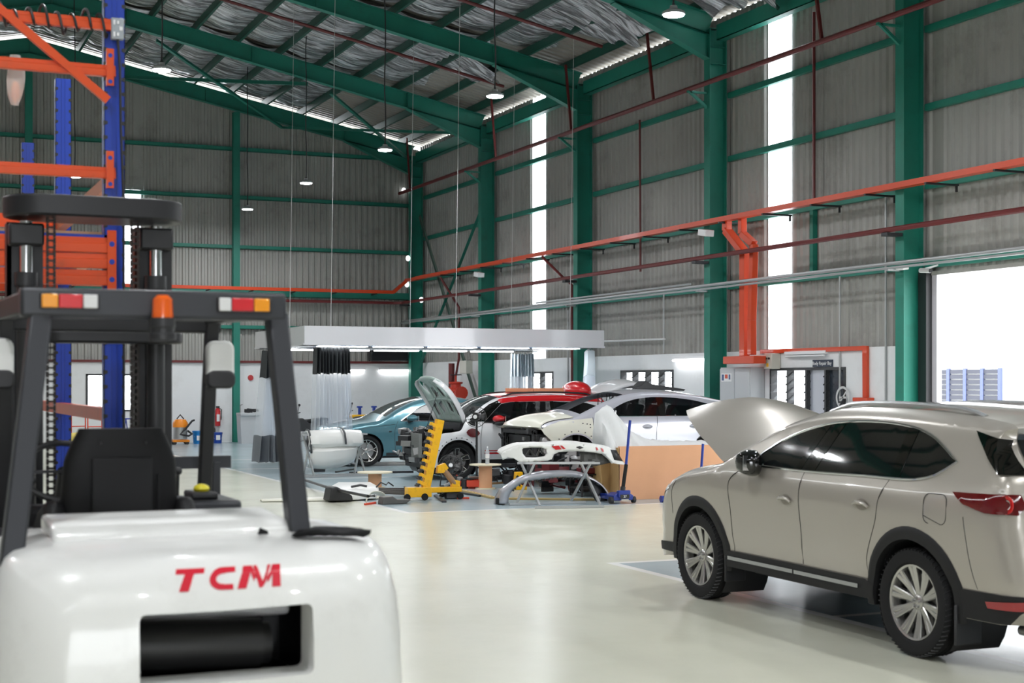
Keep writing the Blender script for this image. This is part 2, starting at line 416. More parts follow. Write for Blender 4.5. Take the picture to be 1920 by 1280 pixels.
# steel frame
def ibeam_web(mb, poly_bot, poly_top, y, fw=.2, t=.014):
    """I-shaped frame piece in the x-z plane: bottom line, top line (lists of (x,z))"""
    mb.prism(poly_bot+poly_top[::-1], 'y', y-.005, y+.005)
    for ln in (poly_bot, poly_top):
        for a, b in zip(ln[:-1], ln[1:]): mb.bar((a[0], y, a[1]), (b[0], y, b[1]), fw, t)
ORD = ['far corner', 'second from the far corner', 'third from the far corner', 'fourth from the far corner', 'nearest in view, beside the roller door', 'beyond the roller door', 'near end', 'behind the camera', 'last']
for i, y in enumerate(COLS):
    h = 8.95
    mb = MB().box(15.45, 15.465, y-.11, y+.11, 0, h).box(15.835, 15.85, y-.11, y+.11, 0, h).box(15.465, 15.835, y-.006, y+.006, 0, h)
    mb.box(15.4, 15.87, y-.16, y+.16, 0, .025)
    for z in (8.25, 8.6): mb.box(15.465, 15.835, y-.1, y+.1, z, z+.012)
    if i < 5:
        tag(mb.build('steel_column', M_GREEN), 'green steel wall column, '+['in the far corner of the hall', 'between the white canopy and the tall light strip', 'behind the right end of the white canopy', 'between the louvre window and the orange ducts', 'beside the roller door opening'][i], 'column', 'green columns along the bay wall')
    else: tag(mb.build('steel_column', M_GREEN), 'green steel wall column, '+['on the near side of the roller door', 'level with the rear of the foreground car', 'one bay behind the foreground car', 'nearest the open end of the hall'][i-5], 'column', 'green columns along the bay wall')
for i, y in enumerate(COLS):
    mb = MB()
    ibeam_web(mb, [(15.45, rb(15.45)-.5), (13.3, rb(13.3)-.02)], [(15.45, rb(15.45)), (13.3, rb(13.3)+.0)], y)
    ibeam_web(mb, [(XR, rb(XR)), (15.45, rb(15.45))], [(XR, rb(XR)+RD), (15.6, rb(15.6)+RD)], y)
    ibeam_web(mb, [(XR, rb(XR)), (XL+.4, rb(XL+.4))], [(XR, rb(XR)+RD), (XL+.2, rb(XL+.2)+RD)], y)
    ibeam_web(mb, [(XR-1.8, rb(XR-1.8)), (XR, rb(XR)-.28), (XR+1.8, rb(XR+1.8))], [(XR-1.8, rb(XR-1.8)+.02), (XR, rb(XR)), (XR+1.8, rb(XR+1.8)+.02)], y)
    for x in (XR, 13.3, 9.0, XR-1.8, XR+1.8): mb.box(x-.006, x+.006, y-.1, y+.1, rb(x), rb(x)+RD)
    if i < 5:
        tag(mb.build('roof_rafter', M_GREEN), 'green steel roof beam, '+['against the far gable wall', 'first one in front of the far gable', 'second one in front of the far gable', 'third from the far gable, at the top edge', 'meeting the column beside the roller door'][i], 'roof beam', 'green roof beams')
    else: tag(mb.build('roof_rafter', M_GREEN), 'green steel roof beam, '+['one bay nearer than the roller door column', 'two bays nearer than the roller door column', 'over the forklift counterweight', 'nearest the open end of the hall'][i-5], 'roof beam', 'green roof beams')
k = 1
M_PURL = mat('purlin_green', s2l((18, 76, 64)), .5)
for s_ in (1, -1):
    for j in range(10):
        x = 15.26-1.1*j-.0
        x = x if s_ > 0 else 2*XR-x
        if s_ < 0 and j < 0: continue
        k += 1; z = rb(x)+RD
        mb = MB().box(x-.035, x+.035, -9.9, 44.3, z+.0, z+.012).box(x-.035, x+.035, -9.9, 44.3, z+.188, z+.2).box(x-.035, x-.025, -9.9, 44.3, z+.012, z+.188)
        struct(mb.build('trim_%d' % k, M_PURL, smooth=0), 'dark green roof purlin running the length of the hall')
# girts on both walls, eave beams
for z in (3.7, 5.0, 6.29, 7.58):
    for i in range(len(COLS)-1):
        a, b = COLS[i+1]+.12, COLS[i]-.12
        if i == 4 and z < 4: pass
        k += 1
        struct(MB().box(15.86, 15.95, a, b, z-.012, z+.0).box(15.86, 15.872, a, b, z, z+.09).box(15.86, 15.95, a, b, z+.09, z+.1).build('trim_%d' % k, M_GREEN, smooth=0), 'green wall rail on the bay wall')
for i in range(len(COLS)-1):
    a, b = COLS[i+1]+.12, COLS[i]-.12; k += 1
    struct(MB().box(15.6, 15.615, a, b, 8.72, 9.02).box(15.6, 15.8, a, b, 8.72, 8.735).box(15.6, 15.8, a, b, 9.02, 9.035).build('trim_%d' % k, M_GREEN, smooth=0), 'green eave beam between two columns')
PX = [-2.0, 4.0, 9.98]
for x in PX:
    tag(MB().box(x-.1, x+.1, 43.9, 43.912, 0, rb(x)).box(x-.1, x+.1, 44.08, 44.092, 0, rb(x)).box(x-.006, x+.006, 43.912, 44.08, 0, rb(x)).build('gable_post', M_GREEN),
        'green steel post on the far gable wall, '+('under the roof ridge' if x == 4 else 'behind the forklift mirror' if x > 5 else 'near the storage side'), 'post', 'green gable posts')
for z, hh in ((3.42, .1), (4.42, .2), (5.85, .1), (7.36, .1), (8.82, .1)):
    xs = [XL+.1]+PX+[15.75]
    for a, b in zip(xs[:-1], xs[1:]):
        if z > rb((a+b)/2): continue
        if z > 8.5 and b > 15: b = 15.3
        k += 1
        struct(MB().box(a+.1, b-.1, 44.1, 44.24, z, z+.012).box(a+.1, b-.1, 44.1, 44.11, z, z+hh).box(a+.1, b-.1, 44.1, 44.24, z+hh, z+hh+.012).build('trim_%d' % k, M_GREEN, smooth=0), 'green wall rail on the far gable wall')
# foil insulation slung over the purlins
def foil_mat():
    m = bpy.data.materials.new('silver_foil_insulation'); m.use_nodes = True; nt = m.node_tree; N = nt.nodes; L = nt.links
    b = N['Principled BSDF']; b.inputs['Metallic'].default_value = .85; b.inputs['Roughness'].default_value = .3
    b.inputs['Base Color'].default_value = (.62, .63, .65, 1)
    tc = N.new('ShaderNodeTexCoord'); mp = N.new('ShaderNodeMapping'); mp.inputs['Scale'].default_value = (1.0, 8, 1); L.new(tc.outputs['Object'], mp.inputs[0])
    n = N.new('ShaderNodeTexNoise'); n.inputs['Scale'].default_value = 1.3; n.inputs['Detail'].default_value = 6; n.inputs['Distortion'].default_value = 1.2; L.new(mp.outputs[0], n.inputs[0])
    bp = N.new('ShaderNodeBump'); bp.inputs['Strength'].default_value = 1; bp.inputs['Distance'].default_value = .12; L.new(n.outputs[0], bp.inputs['Height']); L.new(bp.outputs[0], b.inputs['Normal'])
    r = N.new('ShaderNodeValToRGB'); r.color_ramp.elements[0].position = .42; r.color_ramp.elements[0].color = (.17, .17, .175, 1); r.color_ramp.elements[1].position = .6; r.color_ramp.elements[1].color = (.78, .79, .81, 1)  # wrinkle shading painted into the foil colour, following the bump
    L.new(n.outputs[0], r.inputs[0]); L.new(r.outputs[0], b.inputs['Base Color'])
    return m
M_FOIL = foil_mat()
def foil(y0, y1, x_lo, x_hi, ragged=0.0, seed=1, droop=None):
    q = random.Random(seed); mb = MB(); rows = []
    ny = int((y1-y0)/.12); nx = int((x_hi-x_lo)/.11)
    ph = [q.random()*9 for _ in range(6)]
    for j in range(ny+1):
        y = y0+(y1-y0)*j/ny; row = []
        xh = x_hi+ragged*(math.sin(y*1.7+ph[0])*.5+math.sin(y*4.1+ph[1])*.3)
        for i in range(nx+1):
            x = x_lo+(xh-x_lo)*i/nx
            ph_x = ((15.26-x)/1.1) % 1.0
            sag = .09*math.sin(PI*ph_x)**1
            z = rb(x)+RD+.205-sag+.03*math.sin(y*6.5+ph[2]+x*1.3)*math.sin(PI*ph_x)+.016*math.sin(y*17+ph[3]+x*2.1)+q.uniform(-.006, .006)
            if droop and x > droop[0]: z -= (x-droop[0])*droop[1]*(1+.25*math.sin(y*5+ph[4]))
            row.append((x, y, z))
        rows.append(row)
    return mb.grid(rows)
FB = [(37.95, 43.4, 12.0), (31.95, 37.7, 13.3), (25.85, 31.6, 14.3), (19.75, 22.6, 15.2), (13.6, 19.4, 14.0), (7.5, 13.3, 14.2)]
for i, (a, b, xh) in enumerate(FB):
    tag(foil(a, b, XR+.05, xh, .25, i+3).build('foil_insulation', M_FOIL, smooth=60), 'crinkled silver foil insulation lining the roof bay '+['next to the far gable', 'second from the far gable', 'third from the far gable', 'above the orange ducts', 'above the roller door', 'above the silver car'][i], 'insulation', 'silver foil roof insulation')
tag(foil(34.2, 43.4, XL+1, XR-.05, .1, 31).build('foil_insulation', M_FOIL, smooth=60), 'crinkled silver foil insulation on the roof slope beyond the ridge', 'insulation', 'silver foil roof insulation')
# torn flaps of foil hanging at the low end of the roof
def flap(name_lab, x0, x1, y0, y1, drop, seed):
    q = random.Random(seed); rows = []; ny = 26; nx = 16; ph = q.random()*6
    for j in range(ny+1):
        t = j/ny; row = []
        for i in range(nx+1):
            s = i/nx
            x = x0+(x1-x0)*s*(1-.35*math.sin(t*PI*2.2+ph)**2*.6); y = y0+(y1-y0)*t+.1*math.sin(s*5+ph)
            z = rb(x)+RD+.17-drop*s**1.3*(.7+.3*math.sin(t*5+ph))+.05*math.sin(t*40+s*6)*s+.03*math.sin(t*23+ph)
            row.append((x, y, z))
        rows.append(row)
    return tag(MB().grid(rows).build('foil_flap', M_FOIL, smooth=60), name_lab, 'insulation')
flap('torn foil sheet hanging loose from the roof behind the far high-bay lamp', 12.7, 14.3, 33.3, 34.9, .45, 1)
flap('torn foil sheet hanging loose below the roof above the second and third columns', 13.3, 15.1, 26.6, 29.2, .5, 2)
flap('torn foil sheet drooping over the top of the column beside the light strip', 13.6, 15.5, 22.6, 25.0, .75, 3)
# bracing
def brace(a, b, lab, w=.07, m=M_GREEN):
    return tag(MB().bar(a, b, w, .008).bar((a[0], a[1], a[2]+w/2), (b[0], b[1], b[2]+w/2), .008, w).build('brace', m, smooth=0), lab, 'brace')
brace((15.7, 43.5, 7.0), (15.7, 38.2, .6), 'grey-green diagonal wall brace dropping away from the far corner', .1, mat('grey_green_paint', s2l((92, 112, 104)), .5))
brace((15.65, 38.0, 6.9), (15.65, 43.5, 2.2), 'green diagonal wall brace rising towards the second column', .09)
brace((6.6, 38.2, 10.55), (11.3, 43.6, 9.5), 'green diagonal roof brace beside the large high-bay lamp', .09)
brace((6.3, 43.5, 10.6), (10.6, 38.2, 9.75), 'green roof brace crossing behind the large high-bay lamp', .09)
brace((11.2, 38.1, 9.55), (15.4, 43.6, 8.75), 'green diagonal roof brace above the far corner', .09)
brace((11.3, 43.6, 9.5), (15.3, 38.2, 8.75), 'thin green roof brace crossing above the far corner', .07)
k += 1; struct(MB().box(15.88, 15.98, 22.65, 22.75, 3.8, 5.0).build('trim_%d' % k, M_GREEN, smooth=0), 'short green stud between two wall rails')
# outside: neighbouring building seen through the door
nb = thing('building', 'pale neighbouring building with grey louvres outside the roller door', 'building', (25, 24, 0))
MB().box(0, 3, -18, 20, 0, 6.5).build('wall', mat('outside_white_wall', (.88, .88, .88), .7), nb, smooth=0)
lf = MB(); p0 = on_x(1750, 692, 25); p1 = on_x(1877, 757, 25)
for j in range(5):
    yy = p1.y-24+(p0.y-p1.y)*j/4; lf.box(-.06, 0, yy-.05, yy+.05, .95, 2.15)
lf.build('louvre_frame', mat('outside_blue_grey', (.13, .16, .32), .6), nb, smooth=0)
lf = MB()
for j in range(9): lf.box(-.04, 0, p1.y-24, p0.y-24, .98+j*.13, 1.08+j*.13)
lf.build('louvres', mat('outside_grey_louvre', (.07, .075, .1), .6), nb, smooth=0)
# roller door frame
dr = thing('door_1', 'open roller door with steel guide rail', None, (15.9, 19.38, 0)); dr['kind'] = 'structure'
MB().box(-.12, .2, -.04, .16, 0, 3.62).build('door_jamb', M_BLACK, dr)
MB().box(.0, .1, -.16, -.04, 0, 3.6).build('guide_rail', mat('pale_guide_rail', (.62, .6, .66), .4), dr)
MB().box(-.02, .02, -5.5, -.05, 3.56, 3.62).build('lintel', M_SHEET, dr)
# ================================================================ LAMPS, PIPES, TRAYS, CANOPY
def high_bay(x, y, z, lab, power=420, show=True):
    t = thing('high_bay_lamp', lab, 'lamp', (x, y, z), group='round high-bay lamps')
    zt = rb(x)+RD+.19-z
    pts = [(.012*math.sin(q*1.3), .01*math.cos(q*2.1), .13+(zt-.13)*q/10) for q in range(11)]
    MB().tube(pts, .013, 6).build('cord', M_BLACK, t)
    MB().lathe([(.001, .12), (.05, .115), (.055, .08), (.12, .05), (.155, .03), (.16, .0), (.15, -.004)], n=28).build('lamp_housing', M_GALV, t)
    MB().lathe([(.15, 0), (.14, -.018), (.001, -.024)], n=28).build('diffuser', M_LAMP, t)
    hk = MB(); hk.tube([(0, 0, .115), (.02, 0, .14), (0, 0, .165), (-.02, 0, .14), (0, 0, .115)], .006, 6); hk.build('hook', M_DARKMETAL, t)
    l = bpy.data.lights.new('lamp_light', 'AREA'); l.shape = 'DISK'; l.size = .3; l.energy = power; l.color = (.96, .98, 1)
    lo = bpy.data.objects.new('lamp_light', l); COL.objects.link(lo); lo.parent = t; lo.location = (0, 0, -.035)
    return t
LP = 152
for px, py, d, lab in ((303, 131, 23.7, 'bright round high-bay lamp on a long cord beside the blue rack upright'),
                       (928, 180, 25.8, 'round high-bay lamp on a straight cord in front of the torn foil'),
                       (1263, 27, 19.9, 'largest round high-bay lamp, at the top edge near the third column'),
                       (722, 281, 31.0, 'round high-bay lamp hanging in front of the far gable roof beam'),
                       (574, 343, 37.0, 'small round high-bay lamp hanging left of the far corner before the gable'),
                       (464, 392, 41.0, 'lowest and farthest round high-bay lamp, beside the gable post'),
                       (140, 331, 36.0, 'distant round high-bay lamp partly hidden by the blue rack uprights')):
    p = at(px, py, d); high_bay(p.x, p.y, p.z, lab, LP)
_wh = iter(['over the cream aisle short of the bays', 'over the nose of the foreground car', 'beyond the forklift mast', 'over the tail of the foreground car', 'by the bay wall behind the foreground car', 'behind the forklift on the storage side', 'behind the forklift on the aisle side', 'over the open floor behind the foreground car', 'over the storage side beyond the rack', 'over the storage side halfway down the hall', 'over the storage side near the far gable', 'over the aisle beyond the rack', 'nearest the open end on the storage side', 'nearest the open end on the aisle side'])
for x, y in ((5.5, 15.5), (11.0, 13.0), (2.0, 9.0), (8.5, 7.0), (13.5, 6.0), (-1, 3.5), (4.5, 2.5), (9.5, 1.0), (-3.5, 15), (-3.5, 25), (-4, 36), (1, 21), (0, -4), (7, -4.5)):
    high_bay(x, y, 6.85, 'round high-bay lamp '+next(_wh), LP)
# orange cable tray on the bay wall and the far wall
XT = 15.3
def tray(pts, name, lab, w=.16, h=.07, m=M_ORANGE, cat='cable tray', par=None, up=(0, 0, 1)):
    mb = MB()
    for a, b in zip(pts[:-1], pts[1:]): mb.bar(a, b, w, h, up)
    o = mb.build(name, m, par, smooth=0, bevel=.006)
    return tag(o, lab, cat) if par is None else o
tr = thing('cable_tray', 'orange cable tray running along the bay wall on dark brackets', 'cable tray', (XT, 25, 5.0))
tray([(0, -12, 0), (0, 17.6, 0)], 'tray', '', par=tr)
lip = MB().box(-.085, -.075, -12, 17.6, -.035, .06).box(.075, .085, -12, 17.6, -.035, .06); lip.build('side_lip', M_ORANGE, tr)
for j in range(18):
    y = -11+j*1.55; MB().bar((-.10, y, -.05), (.55, y, -.05), .05, .03).bar((.52, y, -.05), (.52, y, -.16), .03, .03).build('bracket', M_DARKMETAL, tr)
tb = thing('cable_tray', 'orange cable tray crossing the far gable wall above the green rail', 'cable tray', (XT, 42.6, 5.0))
tray([(0, 0, 0), (0, 1.0, 0), (-.45, 1.0, -.38), (-22, 1.0, -.38)], 'tray', '', w=.14, h=.1, par=tb)
for j in range(16): MB().box(-1-j*1.3-.02, -1-j*1.3+.02, .98, 1.55, -.46, -.43).build('bracket', M_DARKMETAL, tb)
# the two orange ducts down to the switch cabinet
def px_wall(px, py, X=15.45): return on_x(px, py, X)
for nm, pp, lab in (('A', [(1365, 415), (1367, 432), (1400, 474), (1401, 672)], 'orange cable duct dropping to the cabinets, the one nearer the column'),
                    ('B', [(1394, 412), (1396, 438), (1418, 458), (1414, 600), (1416, 665)], 'orange cable duct dropping to the cabinets, the one nearer the light strip')):
    pts = [px_wall(*p) for p in pp]
    for i in range(len(pts)): pts[i].x = 15.4
    pts[0].z = 4.98; pts[0].y = pts[1].y; pts[-1].y = pts[-2].y
    mb = MB()
    for a, b in zip(pts[:-1], pts[1:]): mb.bar(a, b, .18 if nm == 'A' else .13, .13, (0, 0, 1) if abs((b-a).normalized().z) < .9 else (1, 0, 0))
    tag(mb.build('cable_duct', M_ORANGE, smooth=0, bevel=.01), lab, 'cable duct', 'orange cable ducts')
a = px_wall(1366, 674); b = px_wall(1424, 674); 
tag(MB().box(15.32, 15.6, b.y, a.y, a.z-.09, a.z+.06).build('cable_duct', M_ORANGE, bevel=.01), 'short orange cable duct lying across the top of the electrical cabinet', 'cable duct', 'orange cable ducts')
a = px_wall(1424, 656, 15.78); b = px_wall(1616, 652, 15.78); c = px_wall(1613, 742, 15.78)
tag(MB().box(15.79, 15.845, b.y, a.y, 2.36, 2.44).box(15.79, 15.845, b.y-.12, b.y+.0, 1.54, 2.44).build('cable_duct', M_ORANGE, bevel=.006), 'orange cable duct along the top of the white wall turning down to a socket box', 'cable duct', 'orange cable ducts')
sb = thing('socket_box', 'pale socket box with an orange top below the orange duct', 'socket box', (15.77, b.y-.06, 1.34))
MB().box(-.07, .07, -.2, .2, 0, .13).build('box_body', mat('pale_grey_plastic', (.6, .62, .62), .4), sb, bevel=.01)
MB().box(-.08, .07, -.21, .21, .13, .2).build('box_cover', M_ORANGE, sb, bevel=.01)
# pipes
pu = thing('sprinkler_pipe', 'dark red pipe hung high along the bay wall', 'pipe', (15.05, 20, 7.72))
MB().tube([(0, -14, 0), (0, 23.6, 0)], .05, 10).build('pipe', M_REDPIPE, pu)
for j, y in enumerate((1.2, 7.2, 11.2, 15.8, 22.6)):
    z = rb(15)+RD-7.72; MB().bar((0, y, .02), (.02, y+.35, z), .05, .05).build('hanger', M_REDPIPE, pu)
for y in COLS[1:5]: MB().bar((0.0, y-20, -.06), (.4, y-20, -.35), .05, .05).bar((-.06, y-20, -.06), (.4, y-20, -.06), .05, .04).build('bracket', M_GREEN, pu)
pl = thing('sprinkler_pipe', 'dark red pipe along the bay wall below the orange tray', 'pipe', (15.2, 20, 4.3))
MB().tube([(0, -14, 0), (0, 23.7, 0), (-.25, 23.9, 0), (-20, 23.9, -.02)], .045, 10).build('pipe', M_REDPIPE, pl)
for y in COLS[:6]: MB().box(-.06, .27, y-20-.08, y-20+.08, -.1, -.045).build('bracket', M_DARKMETAL, pl)
for X0, X1, Y0, Y1, zz, lab in ((XR+.3, 14.6, 34.2, 34.2, 0, 'thin dark red roof pipe between the first and second roof beams'), (XR+.3, 14.8, 29.1, 29.1, 0, 'thin dark red roof pipe between the second and third roof beams')):
    tag(MB().tube([(X0, Y0, rb(X0)+.3), (X1, Y1, rb(X1)+.28)], .04, 8).build('sprinkler_pipe', M_REDPIPE), lab, 'pipe')
tag(MB().tube([(15.8, 29.2, 7.72), (15.82, 29.2, 4.3), (15.82, 29.2, 4.35)], .025, 8).build('drop_pipe', M_REDPIPE), 'thin dark red drop pipe on the sheet wall between the second and third columns', 'pipe')
tag(MB().tube([(15.8, 22.5, 8.6), (15.8, 22.5, 5.1)], .03, 8).build('drop_pipe', M_REDPIPE), 'thin dark red drop pipe beside the near light strip', 'pipe')
tag(MB().tube([(15.3, 33.4, 4.95), (15.65, 33.0, 4.45), (15.75, 32.6, 4.2), (15.75, 32.6, .2)], .035, 8).build('drop_pipe', M_REDPIPE), 'dark red drop pipe beside the far light strip', 'pipe')
tag(MB().tube([(15.3, 40.6, 4.9), (15.6, 40.2, 4.2), (15.65, 40.0, 4), (15.65, 40.0, 2.5), (15.65, 40.3, 1.9), (15.65, 40.3, .3)], .035, 8).build('drop_pipe', M_REDPIPE), 'dark red drop pipe in front of the valve assembly', 'pipe')
cg = thing('conduit_run', 'galvanised conduit pipes running along the bay wall', 'conduit', (15.3, 20, 3.75))
MB().tube([(0, -14, .02), (0, 24, -.02)], .033, 10).build('conduit', M_GALV, cg)
MB().tube([(-.07, -14, -.07), (-.07, 24, -.08)], .022, 8).build('conduit', M_GALV, cg)
MB().tube([(-.06, 6, .06), (-.06, 13.6, .05)], .022, 8).build('conduit', M_GALV, cg)
for y in COLS[:6]: MB().box(-.1, .16, y-20-.03, y-20+.03, -.12, -.09).build('bracket', M_GALV, cg)
for px, y0, z0, z1, nm in ((0, 28.15, 3.75, 2.45, 'thin grey conduit dropping to the top of the white wall behind the canopy end'), (0, 21.75, 3.7, 1.1, 'grey conduit dropping beside the socket box'), (0, 20.45, 5.0, 1.15, 'pale grey conduit dropping beside the door column'), (0, 26.3, 3.7, 1.0, 'thin dark conduit dropping beside the third column'), (0, 33.0, 3.6, 1.2, 'grey conduit dropping behind the canopy')):
    tag(MB().tube([(15.83, y0, z0), (15.83, y0, z1)], .02, 8).build('drop_conduit', M_GALV), nm, 'conduit')
tag(MB().tube([(15.83, 28.1, 2.75), (15.83, 31.3, 2.78)], .022, 8).build('drop_conduit', mat('pale_conduit', (.7, .7, .7), .4)), 'level pale conduit beyond the right end of the canopy', 'conduit')
# wall lights
def flood(px, py, X, lab, cy_=0):
    p = on_x(px, py, X); t = thing('flood_light', lab, 'light', p, R(20))
    MB().bar((0, -.08, 0), (0, .22, .05), .2, .13).build('light_housing', M_WHITE, t, bevel=.01)
    t.rotation_euler = (0, 0, 0); MB().bar((0, .0, 0), (15.458-p.x, cy_-p.y, 0), .03, .03).build('bracket', M_DARKMETAL, t)
flood(1327, 438, 15.2, 'white flood light on the column near the orange ducts', 25.63)
flood(900, 516, 15.2, 'white flood light on the column behind the canopy', 37.83)
tag(MB().box(-.0, .12, -.1, .1, -.03, .03).build('wall_fitting', M_WHITE, loc=on_x(1686, 502, 15.33), bevel=.01), 'small white fitting on the column by the roller door', 'fitting')
for px, py, lab in ((757, 357, 'small lit camera lamp high in the far corner'), (765, 484, 'small lit white lamp in the middle of the far corner column'), (763, 533, 'small lit white lamp where the orange tray turns'), (790, 562, 'small lit white lamp on the lower red pipe')):
    p = on_x(px, py, 15.39)
    o = MB().sphere((0, 0, 0), .07, .07, .09).build('corner_lamp', mat('small_lamp_on', (1, 1, 1), .4, emit=(1, 1, 1), estr=2)); o.location = p; tag(o, lab, 'lamp')
# security camera by the door
sc_ = thing('security_camera', 'small white security camera under the conduit by the roller door', 'camera', on_x(1735, 506, 15.6))
MB().tube([(0, .12, 0), (0, -.12, -.02)], .04, 12).build('camera_body', M_WHITE, sc_); MB().bar((0, 0, .02), (.38, .02, .12), .03, .03).build('bracket', M_WHITE, sc_)
MB().tube([(0, -.12, -.02), (0, -.135, -.021)], .033, 12).build('lens', M_BLACK, sc_)
# fluorescent wall fittings (lit ones light the white wall)
def tube_light(c, L, axis, lab, lit=True, name='fluorescent_light'):
    t = thing(name, lab, 'light', c)
    if axis == 'y': MB().box(-.04, .04, -L/2, L/2, 0, .06).build('light_body', M_WHITE, t, bevel=.005); MB().tube([(-.03, -L/2+.04, -.03), (-.03, L/2-.04, -.03)], .018, 10).build('tube', M_TUBE if lit else M_WHITE, t)
    else: MB().box(-L/2, L/2, -.04, .04, 0, .06).build('light_body', M_WHITE, t, bevel=.005); MB().tube([(-L/2+.04, -.03, -.03), (L/2-.04, -.03, -.03)], .018, 10).build('tube', M_TUBE if lit else M_WHITE, t)
    return t
tube_light((15.78, 26.9, 2.3), 1.5, 'y', 'lit fluorescent tube on the white wall beside the third column')
p = on_x(1511, 664, 15.81); tube_light(p, 1.3, 'y', 'unlit fluorescent fitting above the repair bay sign', False)
for px, lab in ((640, 'lit fluorescent tube on the far white wall behind the curtain'), (757, 'lit fluorescent tube on the far white wall near the corner')):
    p = on_y(px, 690, 44.0); tube_light((p.x, 44.05, 2.2), 1.6, 'x', lab)
# black rolled screen above the far white wall
p0 = on_y(693, 654, 43.9); p1 = on_y(800, 679, 43.9)
tag(MB().box(p0.x, min(p1.x, 15.4), 43.75, 44.1, p1.z+.03, p0.z).build('black_duct', mat('black_gloss_panel', (.012, .012, .015), .2), bevel=.03), 'black box duct above the far white wall beside the corner', 'duct')
# the white suspended canopy
CX0, CX1, CY0, CY1, CZ0, CZ1 = 7.95, 14.75, 28.9, 33.1, 2.58, 2.95
cn = thing('lighting_canopy', 'long white suspended work canopy with lights underneath', 'canopy', (CX0, CY0, CZ0))
W, D, Hh = CX1-CX0, CY1-CY0, CZ1-CZ0
M_CAN = mat('gloss_white_panel', (.8, .8, .84), .18, coat=.5)
mb = MB().box(0, W, 0, .05, .02, Hh).box(0, W, D-.05, D, .02, Hh).box(0, .05, .05, D-.05, .02, Hh).box(W-.05, W, .05, D-.05, .02, Hh).box(0.05, W-.05, .05, D-.05, Hh-.1, Hh-.05)
mb.build('fascia', M_CAN, cn, smooth=0)
rim = MB()
for a, b, c, d in ((0, W, -.02, .55), (0, W, D-.55, D+.02), (-.02, .55, 0, D), (W-.55, W+.02, 0, D)): rim.box(a, b, c, d, -.02, .02)
rim.build('lower_rim', M_CAN, cn, smooth=0)
for i in range(5):
    x = .35+i*(W-.7)/5; mb = MB(); poly = rrect(x, x+1.05, .12, .42, .06); mb.prism(poly, 'z', -.045, -.02); mb.build('rim_light', M_TUBE, cn)
    MB().prism(rrect(x-.03, x+1.08, .09, .45, .08), 'z', -.03, -.019).build('rim_light_frame', mat('blue_trim', (.1, .25, .5), .4), cn)
for i in range(5):
    x = .35+i*(W-.7)/5; mb = MB(); mb.prism(rrect(x, x+1.05, D-.42, D-.12, .06), 'z', -.045, -.02); mb.build('rim_light', M_TUBE, cn)
for i, (x, y) in enumerate(((.7, .5), (3.4, .3), (6.2, .5), (.7, 3.8), (3.6, 3.8), (6.2, 3.8))):
    X, Y = CX0+x, CY0+y
    tag(MB().tube([(X, Y, CZ1-.05), (X+.12, Y+.05, rb(X)+RD+.12)], .006, 6).build('suspension_cable', mat('pale_cable', (.55, .55, .55), .4)), 'thin suspension cable holding up the white canopy, at its '+['near left corner', 'near middle', 'near right corner', 'far left corner', 'far middle', 'far right corner'][i], 'cable', 'canopy suspension cables')
# curtains: dark or pale pleated heading, clear film below, weighted dark hem
M_FILM = clear_sheet('clear_curtain_film', (.78, .84, .92), .42, .12)
M_CURTD = mat('dark_grey_curtain', (.05, .055, .06), .35); M_CURTP = mat('pale_blue_curtain', (.68, .76, .82), .3)
M_SHIM = mat('shiny_grey_hem', (.3, .32, .35), .25, .5)
def curtain(x, y, w, z_top, z_head, z_hem, z_bot, label, mhead, spread=1.0, ang=0.0, hem=True, seed=1, stripes=0):
    q = random.Random(seed); t = thing('curtain', label, 'curtain', (x, y, 0), ang, 'clear film curtains of the canopy')
    n = 150; ph = [q.random()*6 for _ in range(8)]; fr = [q.uniform(.8, 1.3) for _ in range(8)]
    def pos(s, z):
        k = (z_top-z)/(z_top-z_bot); ww = w*(1+(spread-1)*k)
        u = (s-.5)*ww+.02*math.sin(s*31+ph[1])*k
        v = .10*math.sin(s*2*PI*(w*14)+ph[0]+.8*math.sin(s*9+ph[2]))*(.8+.4*k)+.06*math.sin(s*11*fr[1]+ph[3]+z*1.1)*(.3+k)
        return (u, v, z+.015*math.sin(s*50+ph[4]))
    def band(z0, z1, m, nm, nz):
        rows = [[pos(i/n, z0+(z1-z0)*j/nz) for i in range(n+1)] for j in range(nz+1)]
        return MB().grid(rows).build(nm, m, t, smooth=70)
    band(z_top, z_head, mhead, 'curtain_heading', 5); band(z_head, z_hem if hem else z_bot, M_FILM, 'clear_film', 14)
    if hem: band(z_hem, z_bot, M_SHIM, 'weighted_hem', 6)
    rr = MB(); rr.tube([(-w/2-.1, 0, z_top+.06), (w/2+.1, 0, z_top+.06)], .012, 6)
    rr.build('curtain_rail', M_GALV, t)
    hk = MB()
    for i in range(12): s_ = (i+.5)/12; p = pos(s_, z_top); hk.tube([p, (p[0], 0, z_top+.06)], .004, 4)
    hk.build('curtain_hooks', M_GALV, t)
    return t
curtain(8.1, 32.2, .42, 2.5, 1.9, .62, .03, 'clear film curtain gathered at the far left corner of the canopy with a dark hem', M_CURTD, 2.0, R(20), seed=4)
p = on_y(622, 716, 29.1)
curtain(p.x, 29.1, .74, 2.52, 1.98, 0, .12, 'clear film curtain with a black pleated heading at the near left corner of the canopy', M_CURTD, 1.15, 0, False, seed=7)
p = on_y(979, 716, 33.0)
curtain(p.x, 33.0, .62, 2.5, 1.95, 0, .3, 'clear film curtain with pale blue heading at the far side of the canopy', M_CURTP, 1.1, 0, False, seed=9)
p = on_y(1107, 716, 29.3)
curtain(p.x, 29.35, .42, 2.5, 1.95, 0, .3, 'clear film curtain gathered beside the second column', M_CURTP, 1.1, R(70), False, seed=12)
